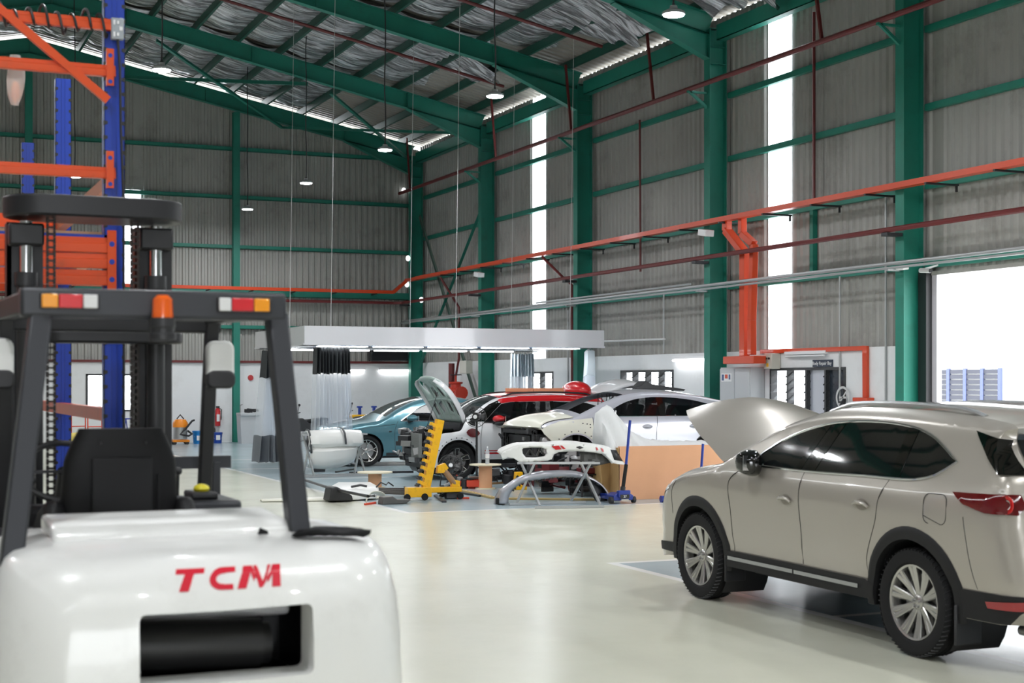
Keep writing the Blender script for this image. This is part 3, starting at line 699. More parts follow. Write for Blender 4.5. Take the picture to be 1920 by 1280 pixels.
# electrical cabinets and boxes by the third column
p = on_x(1385, 716, 15.6)
cb = thing('electrical_cabinet', 'tall grey two-door electrical cabinet below the orange ducts', 'cabinet', (15.80, p.y, 0))
M_CAB = mat('grey_cabinet_paint', (.52, .54, .56), .35)
MB().box(-.28, .04, -.55, .55, .0, 2.1).build('cabinet_body', M_CAB, cb, bevel=.01)
for s_ in (-1, 1):
    d_ = MB().box(-.3, -.28, .01 if s_ > 0 else -.54, .54 if s_ > 0 else -.01, .1, 2.07).build('door', M_CAB, cb, bevel=.004)
    MB().prism([(s_*.27-.05, 1.1), (s_*.27+.05, 1.1), (s_*.27, 1.2)], 'x', -.304, -.3).build('warning_label', M_YELLOW, d_)
    MB().box(-.32, -.3, s_*.05-.01, s_*.05+.01, 1.0, 1.15).build('door_handle', M_BLACK, d_)
MB().box(-.304, -.3, .1, .48, 1.82, 1.98).build('label_sheet', M_WHITE, cb); MB().box(-.306, -.303, .38, .46, 1.84, 1.96).box(-.306, -.303, .14, .2, 1.86, 1.96).build('label_blocks', mat('label_blue', (.05, .1, .25), .4), cb)
MB().box(-.306, -.303, .24, .34, 1.88, 1.96).build('label_block', M_ORANGE, cb)
p = on_x(1436, 690, 15.6)
bx_ = thing('isolator_box', 'small beige isolator box beside the electrical cabinet', 'switch box', (15.74, p.y, 2.06))
MB().box(-.1, .1, -.14, .14, 0, .3).build('box_body', mat('beige_box', (.6, .57, .5), .4), bx_, bevel=.012)
for z in (.3, .3): pass
MB().tube([(-.1, .05, .2), (-.13, .05, .2)], .022, 12).tube([(-.1, -.06, .2), (-.13, -.06, .2)], .02, 12).build('switch', M_BLACK, bx_)
MB().box(-.106, -.1, -.03, .04, .04, .11).build('warning_label', M_YELLOW, bx_)
# the sign
p = on_x(1543, 681, 15.84)
sg = thing('sign', 'small dark sign reading Body Repair Bay above the louvre window', 'sign', (15.85, p.y, p.z))
MB().box(-.03, 0, -.3, .3, -.065, .065).build('sign_board', mat('sign_dark', s2l((44, 54, 70)), .4), sg, bevel=.004)
def text_mesh(txt, size, m, parent, loc, rot, name='lettering', ext=.002):
    cu = bpy.data.curves.new(name, 'FONT'); cu.body = txt; cu.size = size; cu.extrude = ext; cu.align_x = 'CENTER'; cu.align_y = 'CENTER'
    o = bpy.data.objects.new('tmp_text', cu); COL.objects.link(o); dg = bpy.context.evaluated_depsgraph_get()
    me = bpy.data.meshes.new_from_object(o.evaluated_get(dg)); bpy.data.objects.remove(o)
    me.materials.clear(); me.materials.append(m)
    o = bpy.data.objects.new(name, me); COL.objects.link(o); o.parent = parent; o.location = loc; o.rotation_euler = rot
    return o
text_mesh('Body Repair Bay', .088, M_WHITE, sg, (-.034, 0, 0), (PI/2, 0, -PI/2))
# the round no-smoking roundel on the dark louvre leaf
p = on_x(1580, 745, 15.78)
ns = thing('no_smoking_sticker', 'round grey no smoking sticker on the dark louvre leaf', 'sticker', p)
MB().lathe([(.2, -.004), (.2, .004), (.16, .004), (.16, -.004)], axis='x', n=32, close=True).bar((0, -.12, .12), (0, .12, -.12), .006, .03).bar((0, .1, 0), (0, -.1, 0), .006, .035).build('sticker_ring', mat('sticker_grey', (.6, .6, .6), .5), ns)
# fire valve assembly
p = on_x(884, 716, 15.4)
va = thing('valve_assembly', 'red fire pump valve assembly beside the green column', 'valve', (15.2, 39.4, 0))
MB().box(-.5, .4, -.8, .8, 0, 1.33).build('plinth', M_WALL, va, bevel=.01)
MB().lathe([(.001, 0), (.22, 0), (.22, .05), (.15, .07), (.17, .2), (.24, .22), (.24, .28), (.15, .3), (.15, .42), (.2, .44), (.2, .48), (.03, .5), (.03, .7)], c=(0, -.3, 1.33), n=20).build('valve_body', mat('valve_red', s2l((196, 60, 42)), .4), va)
MB().tube([(0, -.75, 1.5), (0, .5, 1.5)], .12, 14).tube([(0, -.77, 1.5), (0, -.7, 1.5)], .19, 14).tube([(0, .1, 1.5), (0, .17, 1.5)], .17, 14).build('pipe', mat('valve_red'), va)
MB().lathe([(.16, 0), (.18, .015), (.16, .03), (.14, .015)], c=(0, -.3, 2.0), n=18, close=True).bar((-.15, -.3, 2.01), (.15, -.3, 2.01), .02, .02).build('hand_wheel', M_DARKMETAL, va)
MB().tube([(.1, .3, 1.5), (.1, .3, 2.35)], .09, 12).build('riser', M_REDPIPE, va)
gb = on_x(880, 689, 15.5)
tag(MB().box(15.3, 15.5, gb.y-.25, gb.y+.25, 2.05, 2.42).build('wall_box', mat('beige_box'), bevel=.01), 'small beige box on the riser above the red valve', 'box')
# ================================================================ VEHICLES
# local frame of a car: y from the rear bumper (0) to the nose, x across (left side is -x), z up
def resample(pts, n):
    P = [np.array(p, float) for p in pts]; out = []
    m = len(P)
    for i in range(m-1):
        p0 = P[max(i-1, 0)]; p1 = P[i]; p2 = P[i+1]; p3 = P[min(i+2, m-1)]
        L = np.linalg.norm((p2-p1)[:2]); k = max(2, int(L/n))
        d1 = np.linalg.norm((p1-p0)[:2])**.5 or 1; d2 = L**.5; d3 = np.linalg.norm((p3-p2)[:2])**.5 or 1
        m1 = (p2-p1)+0*p1; m2 = (p2-p1)+0*p1
        if i > 0: m1 = d2*((p1-p0)/d1-(p2-p0)/(d1+d2)+(p2-p1)/d2)
        if i < m-2: m2 = d2*((p2-p1)/d2-(p3-p1)/(d2+d3)+(p3-p2)/d3)
        for j in range(k):
            t = j/k; t2 = t*t; t3 = t2*t
            out.append((2*t3-3*t2+1)*p1+(t3-2*t2+t)*m1+(-2*t3+3*t2)*p2+(t3-t2)*m2)
    out.append(P[-1]); return np.array(out)
def pip(poly, x, y):
    c = False; n = len(poly); j = n-1
    for i in range(n):
        xi, yi = poly[i]; xj, yj = poly[j]
        if (yi > y) != (yj > y) and x < (xj-xi)*(y-yi)/(yj-yi)+xi: c = not c
        j = i
    return c
def lerp(tab, x):
    return float(np.interp(x, [t[0] for t in tab], [t[1] for t in tab]))
def cdt_fill(outer, holes=(), step=.07, extra=()):
    """triangulate a polygon with holes, with inner points; returns (points, faces)."""
    pts = [tuple(p) for p in outer]; E = [(i, (i+1) % len(outer)) for i in range(len(outer))]
    for h in holes:
        o = len(pts); pts += [tuple(p) for p in h]; E += [(o+i, o+(i+1) % len(h)) for i in range(len(h))]
    A = np.array(pts)
    x0, y0 = A.min(0); x1, y1 = A.max(0)
    cand = [(x, y) for x in np.arange(x0+step/2, x1, step) for y in np.arange(y0+step/2, y1, step)]+list(extra)
    B = A
    for c in cand:
        if not pip(outer, *c): continue
        if any(pip(h, *c) for h in holes): continue
        if np.min(np.abs(B-np.array(c)).sum(1)) < step*.45: continue
        pts.append(c)
    r = delaunay_2d_cdt([Vector(p) for p in pts], E, [], 0, 1e-7)
    V = [tuple(v) for v in r[0]]; F = []
    for f in r[2]:
        cx = sum(V[i][0] for i in f)/3; cy_ = sum(V[i][1] for i in f)/3
        if pip(outer, cx, cy_) and not any(pip(h, cx, cy_) for h in holes): F.append(tuple(f))
    return V, F
class Car:
    def __init__(s, sil, plan, prof, W, zb, axles, R_arch, z_ax, wheel_r):
        """sil: (y, z, edge radius, bow) from rear bottom over the roof to the nose bottom"""
        s.S = resample(sil, .045); s.plan = plan; s.prof = prof; s.W = W; s.zb = zb
        s.axles = axles; s.RA = R_arch; s.zax = z_ax; s.wr = wheel_r
    def hw(s, u, z):
        S = s.S
        base = s.W*lerp(s.plan, u)*lerp(s.prof, z)
        A = S[:-1, :2]; D = S[1:, :2]-A; q = np.array([u, z])-A
        t = np.clip((q*D).sum(1)/np.maximum((D*D).sum(1), 1e-9), 0, 1)
        dd = np.hypot(*(q-D*t[:, None]).T); i = int(dd.argmin()); d = dd[i]
        r = S[i, 2]+(S[i+1, 2]-S[i, 2])*t[i]
        if d < r: base -= (r-math.sqrt(max(0, r*r-(r-d)**2)))*min(1, 1.0)
        return max(base, .02)
    def outline(s, arches=True):
        top = [(p[0], p[1]) for p in s.S]
        bot = []; y_n, y_r = top[-1][0], top[0][0]
        bot_pts = [(y_n, top[-1][1])]
        for ax in sorted(s.axles, reverse=True):
            dz = s.zax-s.zb; hx = math.sqrt(max(s.RA**2-dz*dz, 0)) if dz > 0 else s.RA
            a0 = math.degrees(math.atan2(-dz, hx))
            bot_pts += [(ax+hx+.0, s.zb)]+arc(ax, s.zax, s.RA, a0, 180-a0, 22)[1:-1]+[(ax-hx, s.zb)]
        bot = bot_pts[1:]
        # densify straights
        out = list(top)
        prev = out[-1]
        for p in bot+[top[0]]:
            L = math.dist(prev, p); k = int(L/.08)
            for j in range(1, k+1):
                if j < k+1 and k > 0 and j/(k+1) < 1: out.append((prev[0]+(p[0]-prev[0])*j/(k+1), prev[1]+(p[1]-prev[1])*j/(k+1)))
            if p != top[0]: out.append(p)
            prev = p
        return out
    def inset_pts(s):
        out = []
        S = s.S
        for i in range(1, len(S)-1):
            t = S[i+1, :2]-S[i-1, :2]; t /= max(np.linalg.norm(t), 1e-9); n = np.array([t[1], -t[0]])
            if S[i, 2] < .02: continue
            for f in (.06, .18, .36, .65, 1.0):
                out.append(tuple(S[i, :2]+n*S[i, 2]*f))
        return out
    def side(s, mb, sgn, holes=(), off=0.0, poly=None, step=.09, cut_top=None):
        if poly is None:
            outer = s.outline(); ex = s.inset_pts()
        else: outer = poly; ex = ()
        V, F = cdt_fill(outer, holes, step, ex)
        mb.add([(sgn*(s.hw(u, z)+off), u, z) for u, z in V], F if sgn > 0 else [f[::-1] for f in F])
        return mb
    def strip_pt(s, i, sv, off=0.0):
        S = s.S; n_ = len(S)
        t = S[min(i+1, n_-1), :2]-S[max(i-1, 0), :2]; t /= max(np.linalg.norm(t), 1e-9); n = np.array([-t[1], t[0]])
        p = S[i]; V = s.hw(p[0], p[1])
        k = p[3]*(1-sv*sv)+off
        return (sv*V, p[0]+n[0]*k, p[1]+n[1]*k)
    def idx(s, u, zmin=.5):
        S = s.S; c = [(abs(S[i, 0]-u), i) for i in range(len(S)) if S[i, 1] >= zmin]
        return min(c)[1]
    def strip(s, mb, i0, i1, s0=-1, s1=1, off=0.0, n=14, edge=None):
        rows = []
        for i in range(i0, i1+1):
            a, b = (s0, s1) if edge is None else edge((i-i0)/max(1, i1-i0))
            rows.append([s.strip_pt(i, a+(b-a)*j/n, off) for j in range(n+1)])
        # normals outwards: rows run rear->front over the top
        m = len(rows); k = len(rows[0]); V = [p for r in rows for p in r]; F = []
        for i in range(m-1):
            for j in range(k-1): F.append((i*k+j, i*k+j+1, (i+1)*k+j+1, (i+1)*k+j))
        return mb.add(V, F)
    def patch(s, mb, poly, sgn=-1, off=.006, step=.08, dens=.05):
        q = []
        for a, b in zip(poly, poly[1:]+poly[:1]):
            k = max(1, int(math.dist(a, b)/dens))
            q += [(a[0]+(b[0]-a[0])*j/k, a[1]+(b[1]-a[1])*j/k) for j in range(k)]
        return s.side(mb, sgn, off=off, poly=q, step=step)
    def line(s, mb, pts, r=.004, sgn=-1, off=.0, dens=.05, n=5):
        q = []
        for a, b in zip(pts[:-1], pts[1:]):
            k = max(1, int(math.dist(a, b)/dens)); q += [(a[0]+(b[0]-a[0])*j/k, a[1]+(b[1]-a[1])*j/k) for j in range(k)]
        q.append(pts[-1])
        return mb.tube([(sgn*(s.hw(u, z)+off), u, z) for u, z in q], r, n)
    def arch_trim(s, ax, w, sgn, off=.012, drop=None):
        dz = s.zax-s.zb; a0 = math.degrees(math.asin(-dz/s.RA)) if dz < s.RA else -80
        inner = arc(ax, s.zax, s.RA-.004, a0-6, 186-a0, 26); outer = arc(ax, s.zax, s.RA+w, a0-4, 184-a0, 26)
        rows = []
        for (p, q) in zip(inner, outer):
            row = [(sgn*(s.hw(*p)-.05), p[0], p[1])]
            for k in range(5):
                u = p[0]+(q[0]-p[0])*k/4; z = p[1]+(q[1]-p[1])*k/4
                row.append((sgn*(s.hw(u, z)+off*(1 if k < 4 else .15)), u, z))
            rows.append(row if sgn > 0 else row[::-1])
        return MB().grid(rows)
def smooth_poly(pts, n=.03):
    return [tuple(p) for p in resample([(a, b) for a, b in pts], n)]
def wheel(par, c, r, w, sgn, spokes, m_rim, style='twin', tire=M_BLACKR, rim_r=None, rot=0.0, facecol=None):
    """one road wheel; sgn -1 faces -x."""
    rr = rim_r or r*.66
    def X(h): return sgn*h
    ti = MB(); h = w/2
    prof = [(rr, -h*.8), (rr*1.04, -h*.92), (r*.86, -h), (r*.95, -h*.96), (r*.985, -h*.8), (r, -h*.6), (r*.985, -h*.56), (r, -h*.52), (r*1.0, -h*.2), (r*.985, -h*.16), (r, -h*.12),
            (r, h*.12), (r*.985, h*.16), (r, h*.2), (r, h*.52), (r*.985, h*.56), (r, h*.6), (r*.985, h*.8), (r*.95, h*.96), (r*.86, h), (rr*1.04, h*.92), (rr, h*.8)]
    ti.lathe([(a, X(b)) for a, b in prof], c, 'x', 48)
    t = ti.build('wheel', tire, par, smooth=40)
    # tread sipes
    sp_ = MB()
    for k in range(60):
        a = 2*PI*k/60
        for u0, u1 in ((-.98, -.62), (.62, .98)):
            p = [(c[0]+h*u*1.0, c[1]+math.cos(a+(abs(u))*0.12)*r*(.9975 if abs(u) < .7 else .968), c[2]+math.sin(a+abs(u)*.12)*r*(.9975 if abs(u) < .7 else .968)) for u in (u0, u1)]
            sp_.bar(p[0], p[1], .006, .008)
    sp_.build('tread_grooves', M_BLACK, t, smooth=0)
    rm = MB()
    rm.lathe([(rr*1.0, X(h*.8)), (rr*.985, X(h*.86)), (rr*.93, X(h*.82)), (rr*.9, X(h*.6)), (rr*.9, X(-h*.7))], c, 'x', 48)
    o_face = h*.62
    def polar(rad, a, x): return (c[0]+X(x), c[1]+rad*math.cos(a), c[2]+rad*math.sin(a))
    def spoke(a0, a1, w0, w1, m, r0=.13, r1=.93, d0=None):
        d0 = o_face*.8 if d0 is None else d0
        V = []; nn = 6
        for k in range(nn+1):
            t_ = k/nn; rad = rr*(r0+(r1-r0)*t_); a = a0+(a1-a0)*t_; ww = (w0+(w1-w0)*t_)/2/rad
            xo = d0+(h*.80-d0)*t_**1.5; xi = xo-.035
            V += [polar(rad, a-ww, xo-.006), polar(rad, a-ww*.6, xo), polar(rad, a+ww*.6, xo), polar(rad, a+ww, xo-.006), polar(rad, a+ww, xi), polar(rad, a-ww, xi)]
        F = []
        for k in range(nn):
            for j in range(6): F.append((k*6+j, k*6+(j+1) % 6, (k+1)*6+(j+1) % 6, (k+1)*6+j))
        m.add(V, F)
    fm = rm if style != 'loop' else MB()
    if style == 'twin':
        for k in range(spokes):
            a = rot+2*PI*k/spokes; g = .17*10/spokes
            spoke(a-g*.4, a-g*.55, rr*.12, rr*.155, fm, r0=.17); spoke(a+g*.4, a+g*.55, rr*.12, rr*.155, fm, r0=.17)
    elif style == 'y':
        for k in range(spokes):
            a = rot+2*PI*k/spokes
            spoke(a, a, rr*.13, rr*.12, fm, r1=.55); spoke(a, a-.24, rr*.1, rr*.09, fm, r0=.5); spoke(a, a+.24, rr*.1, rr*.09, fm, r0=.5)
    elif style == 'loop':
        for k in range(spokes):
            a = rot+2*PI*k/spokes; g = .2
            spoke(a-g, a-g*.95, rr*.07, rr*.06, fm, r0=.4, r1=.88); spoke(a+g, a+g*.95, rr*.07, rr*.06, fm, r0=.4, r1=.88)
            V = []
            for rad in (.38, .9):
                pts = [polar(rr*rad, a+g*(j/6*2-1)*(1.0 if rad < .5 else .92), h*.62 if rad < .5 else h*.8) for j in range(7)]
                fm.tube(pts, rr*.03, 6)
    rm.lathe([(rr*.2, X(o_face*.55)), (rr*.2, X(o_face*.85)), (rr*.15, X(o_face*.98)), (.001, X(o_face*1.0))], c, 'x', 24)
    rim = rm.build('rim', m_rim if style != 'loop' else M_BLACK, t, smooth=35)
    if style == 'loop':
        fm.build('rim_loops', m_rim, t, smooth=35)
        bk = MB(); 
        for k in range(spokes):
            a = rot+2*PI*k/spokes; spoke(a, a, rr*.5, rr*.42, bk, r0=.1, r1=.9, d0=o_face*.5)
        bk.v = [(a-sgn*.035, b, c_) for a, b, c_ in bk.v]; bk.build('rim_web', M_BLACK, t)
    nb_ = MB()
    for k in range(5):
        a = 2*PI*k/5+.3; p = polar(rr*.125, a, o_face*.9); nb_.tube([p, (p[0]+X(.02), p[1], p[2])], .009, 6)
    nb_.build('wheel_nuts', M_STEEL, t)
    MB().lathe([(rr*.72, X(.0)), (rr*.72, X(.012)), (.01, X(.012))], c, 'x', 32).build('brake_disc', M_STEEL, t)
    MB().lathe([(rr*.9, X(-.02)), (.01, X(-.02))], c, 'x', 24).build('wheel_backing', M_BLACK, t)
    return t
def wheel_well(par, car, ax, sgn, depth=.42):
    c = arc(ax, car.zax, car.RA+.002, -40, 220, 20); V = []; n = len(c)
    x1 = car.W*.93
    rows = [[(sgn*(min(car.hw(u, max(z, car.zb)), x1)-.012), u, z) for u, z in c], [(sgn*(x1-depth), u, z) for u, z in c]]
    mb = MB().grid(rows); mb.add([(sgn*(x1-depth), u, z) for u, z in c], [tuple(range(n))])
    return mb.build('wheel_well', M_BLACK, par)
# ---------------------------------------------------------------- champagne SUV in the foreground
SIL = [(.14, .34, .10, .10), (.03, .42, .16, .14), (.0, .60, .22, .16), (.03, .80, .24, .16), (.07, 1.0, .24, .15), (.09, 1.14, .22, .14), (.14, 1.27, .14, .10), (.33, 1.50, .09, .07), (.31, 1.575, .05, .05),
       (.55, 1.62, .08, .045), (1.1, 1.665, .09, .04), (1.7, 1.685, .09, .04), (2.2, 1.675, .09, .04), (2.5, 1.64, .08, .045), (2.85, 1.55, .06, .06), (3.15, 1.425, .05, .08), (3.5, 1.275, .05, .09),
       (3.72, 1.185, .08, .08), (3.95, 1.15, .09, .07), (4.25, 1.095, .10, .07), (4.5, 1.03, .13, .09), (4.72, .94, .2, .11), (4.84, .82, .24, .13), (4.89, .62, .24, .13), (4.88, .42, .2, .12), (4.80, .28, .1, .08)]
PLAN = [(0, .93), (.35, .97), (.9, 1), (1.8, 1.0), (2.6, .985), (3.4, .985), (4.1, .985), (4.6, .95), (4.9, .9)]
PROF = [(.2, .93), (.34, .955), (.52, .958), (.60, .976), (.78, .99), (.95, 1.0), (1.06, .997), (1.12, .985), (1.17, .955), (1.3, .895), (1.5, .79), (1.62, .72), (1.75, .66)]
suv = Car(SIL, PLAN, PROF, .92, .34, (1.03, 3.96), .435, .372, .372)
SUVP = (7.10, 6.80, 0.0); SUVR = R(-1.0)
M_CHAMP = mat('champagne_pearl_paint', s2l((168, 162, 153)), .28, .35, coat=1.0)
M_TINT = mat('dark_tinted_glass', (.006, .007, .008), .04, coat=1.0)
M_ARCHP = mat('textured_black_cladding', (.010, .010, .011), .6, spec=.35, bump=.15, bscale=400)
SV = thing('suv', 'champagne sport utility car with its bonnet raised in the foreground', 'car', SUVP, SUVR)
SV.scale = (.966, .966, .966)
def glass_line(u):  # bottom line of the side glass
    return 1.085+(.02 if u < 2 else 0)
side_top = [(3.17, 1.20), (3.02, 1.30), (2.82, 1.405), (2.6, 1.485), (2.3, 1.55), (1.95, 1.582), (1.5, 1.58), (1.15, 1.54), (.95, 1.478), (.68, 1.345)]
glass_outer = smooth_poly(side_top, .05)+smooth_poly([(.68, 1.345), (.84, 1.25), (1.02, 1.21), (1.6, 1.2), (2.4, 1.19), (3.17, 1.20)], .08)[1:-1]
body = MB()
for sg in (-1, 1): suv.side(body, sg)
iH = suv.idx(3.70); iN = suv.idx(4.66); nS = len(suv.S)-1
suv.strip(body, 0, iH); suv.strip(body, iN, nS)
body.build('body', M_CHAMP, SV, smooth=50)
for sg in (-1, 1):
    g = MB(); suv.patch(g, glass_outer, sg, off=.005)
    gl = g.build('side_glass', M_TINT, SV)
    ch = MB(); suv.line(ch, glass_outer+[glass_outer[0]], .011, sg, off=.004, n=6); ch.build('window_chrome', M_CHROME, gl)
    pl_ = MB(); suv.patch(pl_, [(2.36, 1.195), (2.23, 1.195), (2.06, 1.565), (2.18, 1.56)], sg, off=.008); suv.patch(pl_, [(1.30, 1.21), (1.20, 1.212), (1.18, 1.535), (1.30, 1.55)], sg, off=.008)
    suv.patch(pl_, [(2.42, 1.195), (2.50, 1.195), (2.32, 1.54), (2.24, 1.55)], sg, off=.007)
    pl_.build('window_pillar', mat('gloss_black_trim', (.003, .003, .003), .05, coat=.8), gl)
    for ax in suv.axles:
        suv.arch_trim(ax, .085, sg, .016).build('wheel_arch_trim', M_ARCHP, SV)
        wheel_well(SV, suv, ax, sg)
        wheel(SV, (sg*(.92*.985-.125), ax, .372), .372, .235, sg, 10, M_SILVER, 'twin', rim_r=.262, rot=.2)
    sill = MB(); suv.patch(sill, [(1.47, .335), (3.52, .335), (3.53, .43), (3.45, .47), (1.55, .47), (1.46, .43)], sg, off=.018)
    for u0, u1 in ((1.5, 2.5), (2.5, 3.5)): pass
    sl = sill.build('sill_cladding', M_ARCHP, SV)
    cs = MB(); suv.patch(cs, [(1.63, .395), (2.47, .395), (2.47, .425), (1.63, .425)], sg, off=.026); suv.patch(cs, [(2.49, .395), (3.46, .395), (3.46, .425), (2.49, .425)], sg, off=.026)
    cs.build('chrome_strip', mat('satin_chrome', (.4, .41, .43), .2, .9), sl)
    bc = MB(); suv.patch(bc, [(.16, .345), (.57, .345), (.60, .45), (.54, .53), (.06, .53), (.05, .45)], sg, off=.014)
    bc.build('rear_cladding', M_ARCHP, SV)
    fc = MB(); suv.patch(fc, [(4.44, .35), (4.72, .35), (4.8, .42), (4.42, .44)], sg, off=.014); fc.build('front_cladding', M_ARCHP, SV)
    # door shut lines
    dl = MB()
    for pts in ([(2.36, 1.19), (2.38, 1.0), (2.36, .7), (2.37, .48)], [(3.22, 1.18), (3.42, 1.05), (3.40, .8), (3.38, .47)], [(1.30, 1.20), (1.38, 1.03), (1.40, .92), (1.53, .62), (1.53, .48)]):
        dl = MB(); suv.line(dl, smooth_poly(pts, .04), .0035, sg, off=.0); dl.build('door_gap', M_BLACK, SV)
    dl = MB()
    suv.line(dl, smooth_poly([(.50, 1.0), (.45, .7), (.40, .54)], .04), .003, sg)
    suv.line(dl, smooth_poly([(4.36, 1.0), (4.44, .9), (4.44, .7)], .04), .003, sg)
    dl.build('door_gap', M_BLACK, SV)
    for (u, z) in ((2.56, .965), (1.56, 1.005)):
        hd = MB(); pts = [(-.09, -.018), (-.05, .004), (.0, .01), (.05, .008), (.09, -.004)]
        hd.tube([(sg*(suv.hw(u+a, z+b)+.028-.6*abs(a)**1.3*.5), u+a, z+b) for a, b in pts], [.009, .014, .016, .014, .01], 8)
        h_ = hd.build('door_handle', M_CHAMP, SV)
        cu_ = MB(); suv.patch(cu_, [(u+.07*math.cos(t), z-.005+.042*math.sin(t)) for t in [2*PI*k/16 for k in range(16)]], sg, off=.002); cu_.build('handle_recess', mat('recess_shade', s2l((146, 140, 131)), .3, .3), h_)  # flat patch: shade of the handle cup painted as darker body colour
    # tail lamp wraps the corner
    tl = MB(); suv.patch(tl, [(.62, 1.155), (.13, 1.165), (.10, 1.09), (.12, 1.035), (.3, 1.04), (.5, 1.085)], sg, off=.012, step=.05)
    t_ = tl.build('tail_lamp', mat('red_lamp_lens', (.11, .003, .005), .06, coat=1), SV)
    tr_ = MB(); 
    pt = (suv.hw(.17, 1.10)+.012)
    tr_.lathe([(.06, 0), (.057, .012), (.036, .014), (.034, .006)], (sg*pt if sg > 0 else -pt-.012, .165, 1.10), 'x', 24); tr_.build('lamp_ring', mat('lit_red_ring', (.6, .02, .02), .2), t_)
    MB().lathe([(.03, 0), (.001, .02)], (sg*pt, .165, 1.10), 'x', 20).build('reversing_lamp', mat('clear_lens', (.7, .7, .7), .1), t_)
    rf = MB(); suv.patch(rf, [(.04, .44), (.3, .435), (.32, .475), (.04, .50)], sg, off=.022); rf.build('reflector', mat('red_reflector', (.28, .006, .01), .15, coat=1), SV)
    # head lamp
    hl = MB(); suv.patch(hl, [(4.82, .85), (4.74, .91), (4.55, .96), (4.50, .92), (4.68, .86), (4.82, .78)], sg, off=.006, step=.05); hl.build('headlamp', mat('clear_lens'), SV)
    # mud flaps
    MB().box(sg*.79-.11, sg*.79+.11, .57, .59, .15, .42).build('mud_flap', M_BLACK, SV, bevel=.01)
    MB().box(sg*.79-.1, sg*.79+.1, 3.50, 3.52, .2, .42).build('mud_flap', M_BLACK, SV, bevel=.01)
    # mirror
    mx_ = suv.hw(3.0, 1.2)
    mr_ = MB(); rows = []
    for k in range(9):
        t = k/8; w_ = .045+.075*math.sin(PI*min(1, t*.62+.33)); hh = .055+.055*math.sin(PI*min(1, t*.6+.35))
        cx_ = mx_+.05+.17*t
        rows.append([(sg*cx_, 3.0+w_*math.cos(a)-.01*t, 1.22+.01*t+hh*(abs(math.sin(a))**.7)*(1 if math.sin(a) > 0 else -1)) for a in [2*PI*j/18 for j in range(18)]])
    mr_.grid(rows, True); mr_.add(rows[0], [tuple(range(18))]); mr_.add(rows[-1], [tuple(range(18))])
    mo = mr_.build('door_mirror', M_CHAMP if sg > 0 else mat('gloss_black_trim'), SV, fix=True, smooth=50, sub=1)
    MB().bar((sg*(mx_-.03), 3.1, 1.18), (sg*(mx_+.1), 3.07, 1.2), .06, .045).build('mirror_arm', M_BLACK, mo)
    MB().bar((sg*(mx_+.07), 2.925, 1.225), (sg*(mx_+.22), 2.915, 1.23), .008, .12).build('mirror_glass', M_CHROME, mo)
    # roof rail
    rl = MB(); pts = []
    for k in range(15):
        u = .7+1.8*k/14; i = suv.idx(u, 1.5); p = suv.strip_pt(i, sg*.93); e = min(k, 14-k); pts.append((p[0], p[1], p[2]+(-.005 if e == 0 else .015 if e == 1 else .028)))
    rl.tube(pts, .017, 8); rl.build('roof_rail', mat('satin_rail', (.55, .56, .58), .25, .8), SV)
# fuel flap on the left flank
ff = MB(); suv.line(ff, [(a, b) for a, b in rrect(.66, .88, .93, 1.13, .05)]+[(.88, .98)], .003, -1); ff.build('fuel_flap_gap', M_BLACK, SV)
# windscreen, rear glass
ws = MB(); i0 = suv.idx(2.53, 1.3); i1 = suv.idx(3.68, 1.0); suv.strip(ws, i0, i1, -.9, .9, .006); ws.build('windscreen', M_TINT, SV)
rg = MB(); j0 = next(i for i in range(len(suv.S)) if suv.S[i, 1] > 1.28); j1 = next(i for i in range(len(suv.S)) if suv.S[i, 1] > 1.50)
suv.strip(rg, j0, j1, -1, 1, .012); rgo = rg.build('rear_glass', M_TINT, SV)
for sg in (-1, 1):
    q = MB(); suv.patch(q, [(.15, 1.285), (.33, 1.50), (.60, 1.555), (.40, 1.38), (.27, 1.285)], sg, off=.02); q.build('rear_corner_trim', mat('gloss_black_trim'), rgo)
rb_ = MB(); k1 = next(i for i in range(len(suv.S)) if suv.S[i, 1] > .56); suv.strip(rb_, 0, k1, -.98, .98, .012); rb_.build('rear_bumper_cladding', M_ARCHP, SV)
ga = MB(); g0 = next(i for i in range(len(suv.S)-1, 0, -1) if suv.S[i, 1] > .40); g1 = next(i for i in range(len(suv.S)-1, 0, -1) if suv.S[i, 1] > .80)
suv.strip(ga, g1, g0, -.5, .5, .006); ga.build('grille', M_BLACK, SV)
MB().box(-.1, .1, .0, .12, .5, .52).build('badge', M_CHROME, SV)
un = MB().box(-.6, .6, 1.45, 3.5, .26, .36).box(-.42, .42, .1, .5, .25, .4); un.build('underbody', M_BLACK, SV)
for k in (-1, 1): pass
tp = MB(); tp.tube([(-.55, .35, .27), (-.55, .02, .26)], .035, 12); tp.build('exhaust_tip', M_STEEL, SV)
# shark fin aerial
MB().prism([(.52, 1.65), (.70, 1.67), (.58, 1.735), (.54, 1.73)], 'x', -.015, .015).build('roof_aerial', M_CHAMP, SV, bevel=.008)
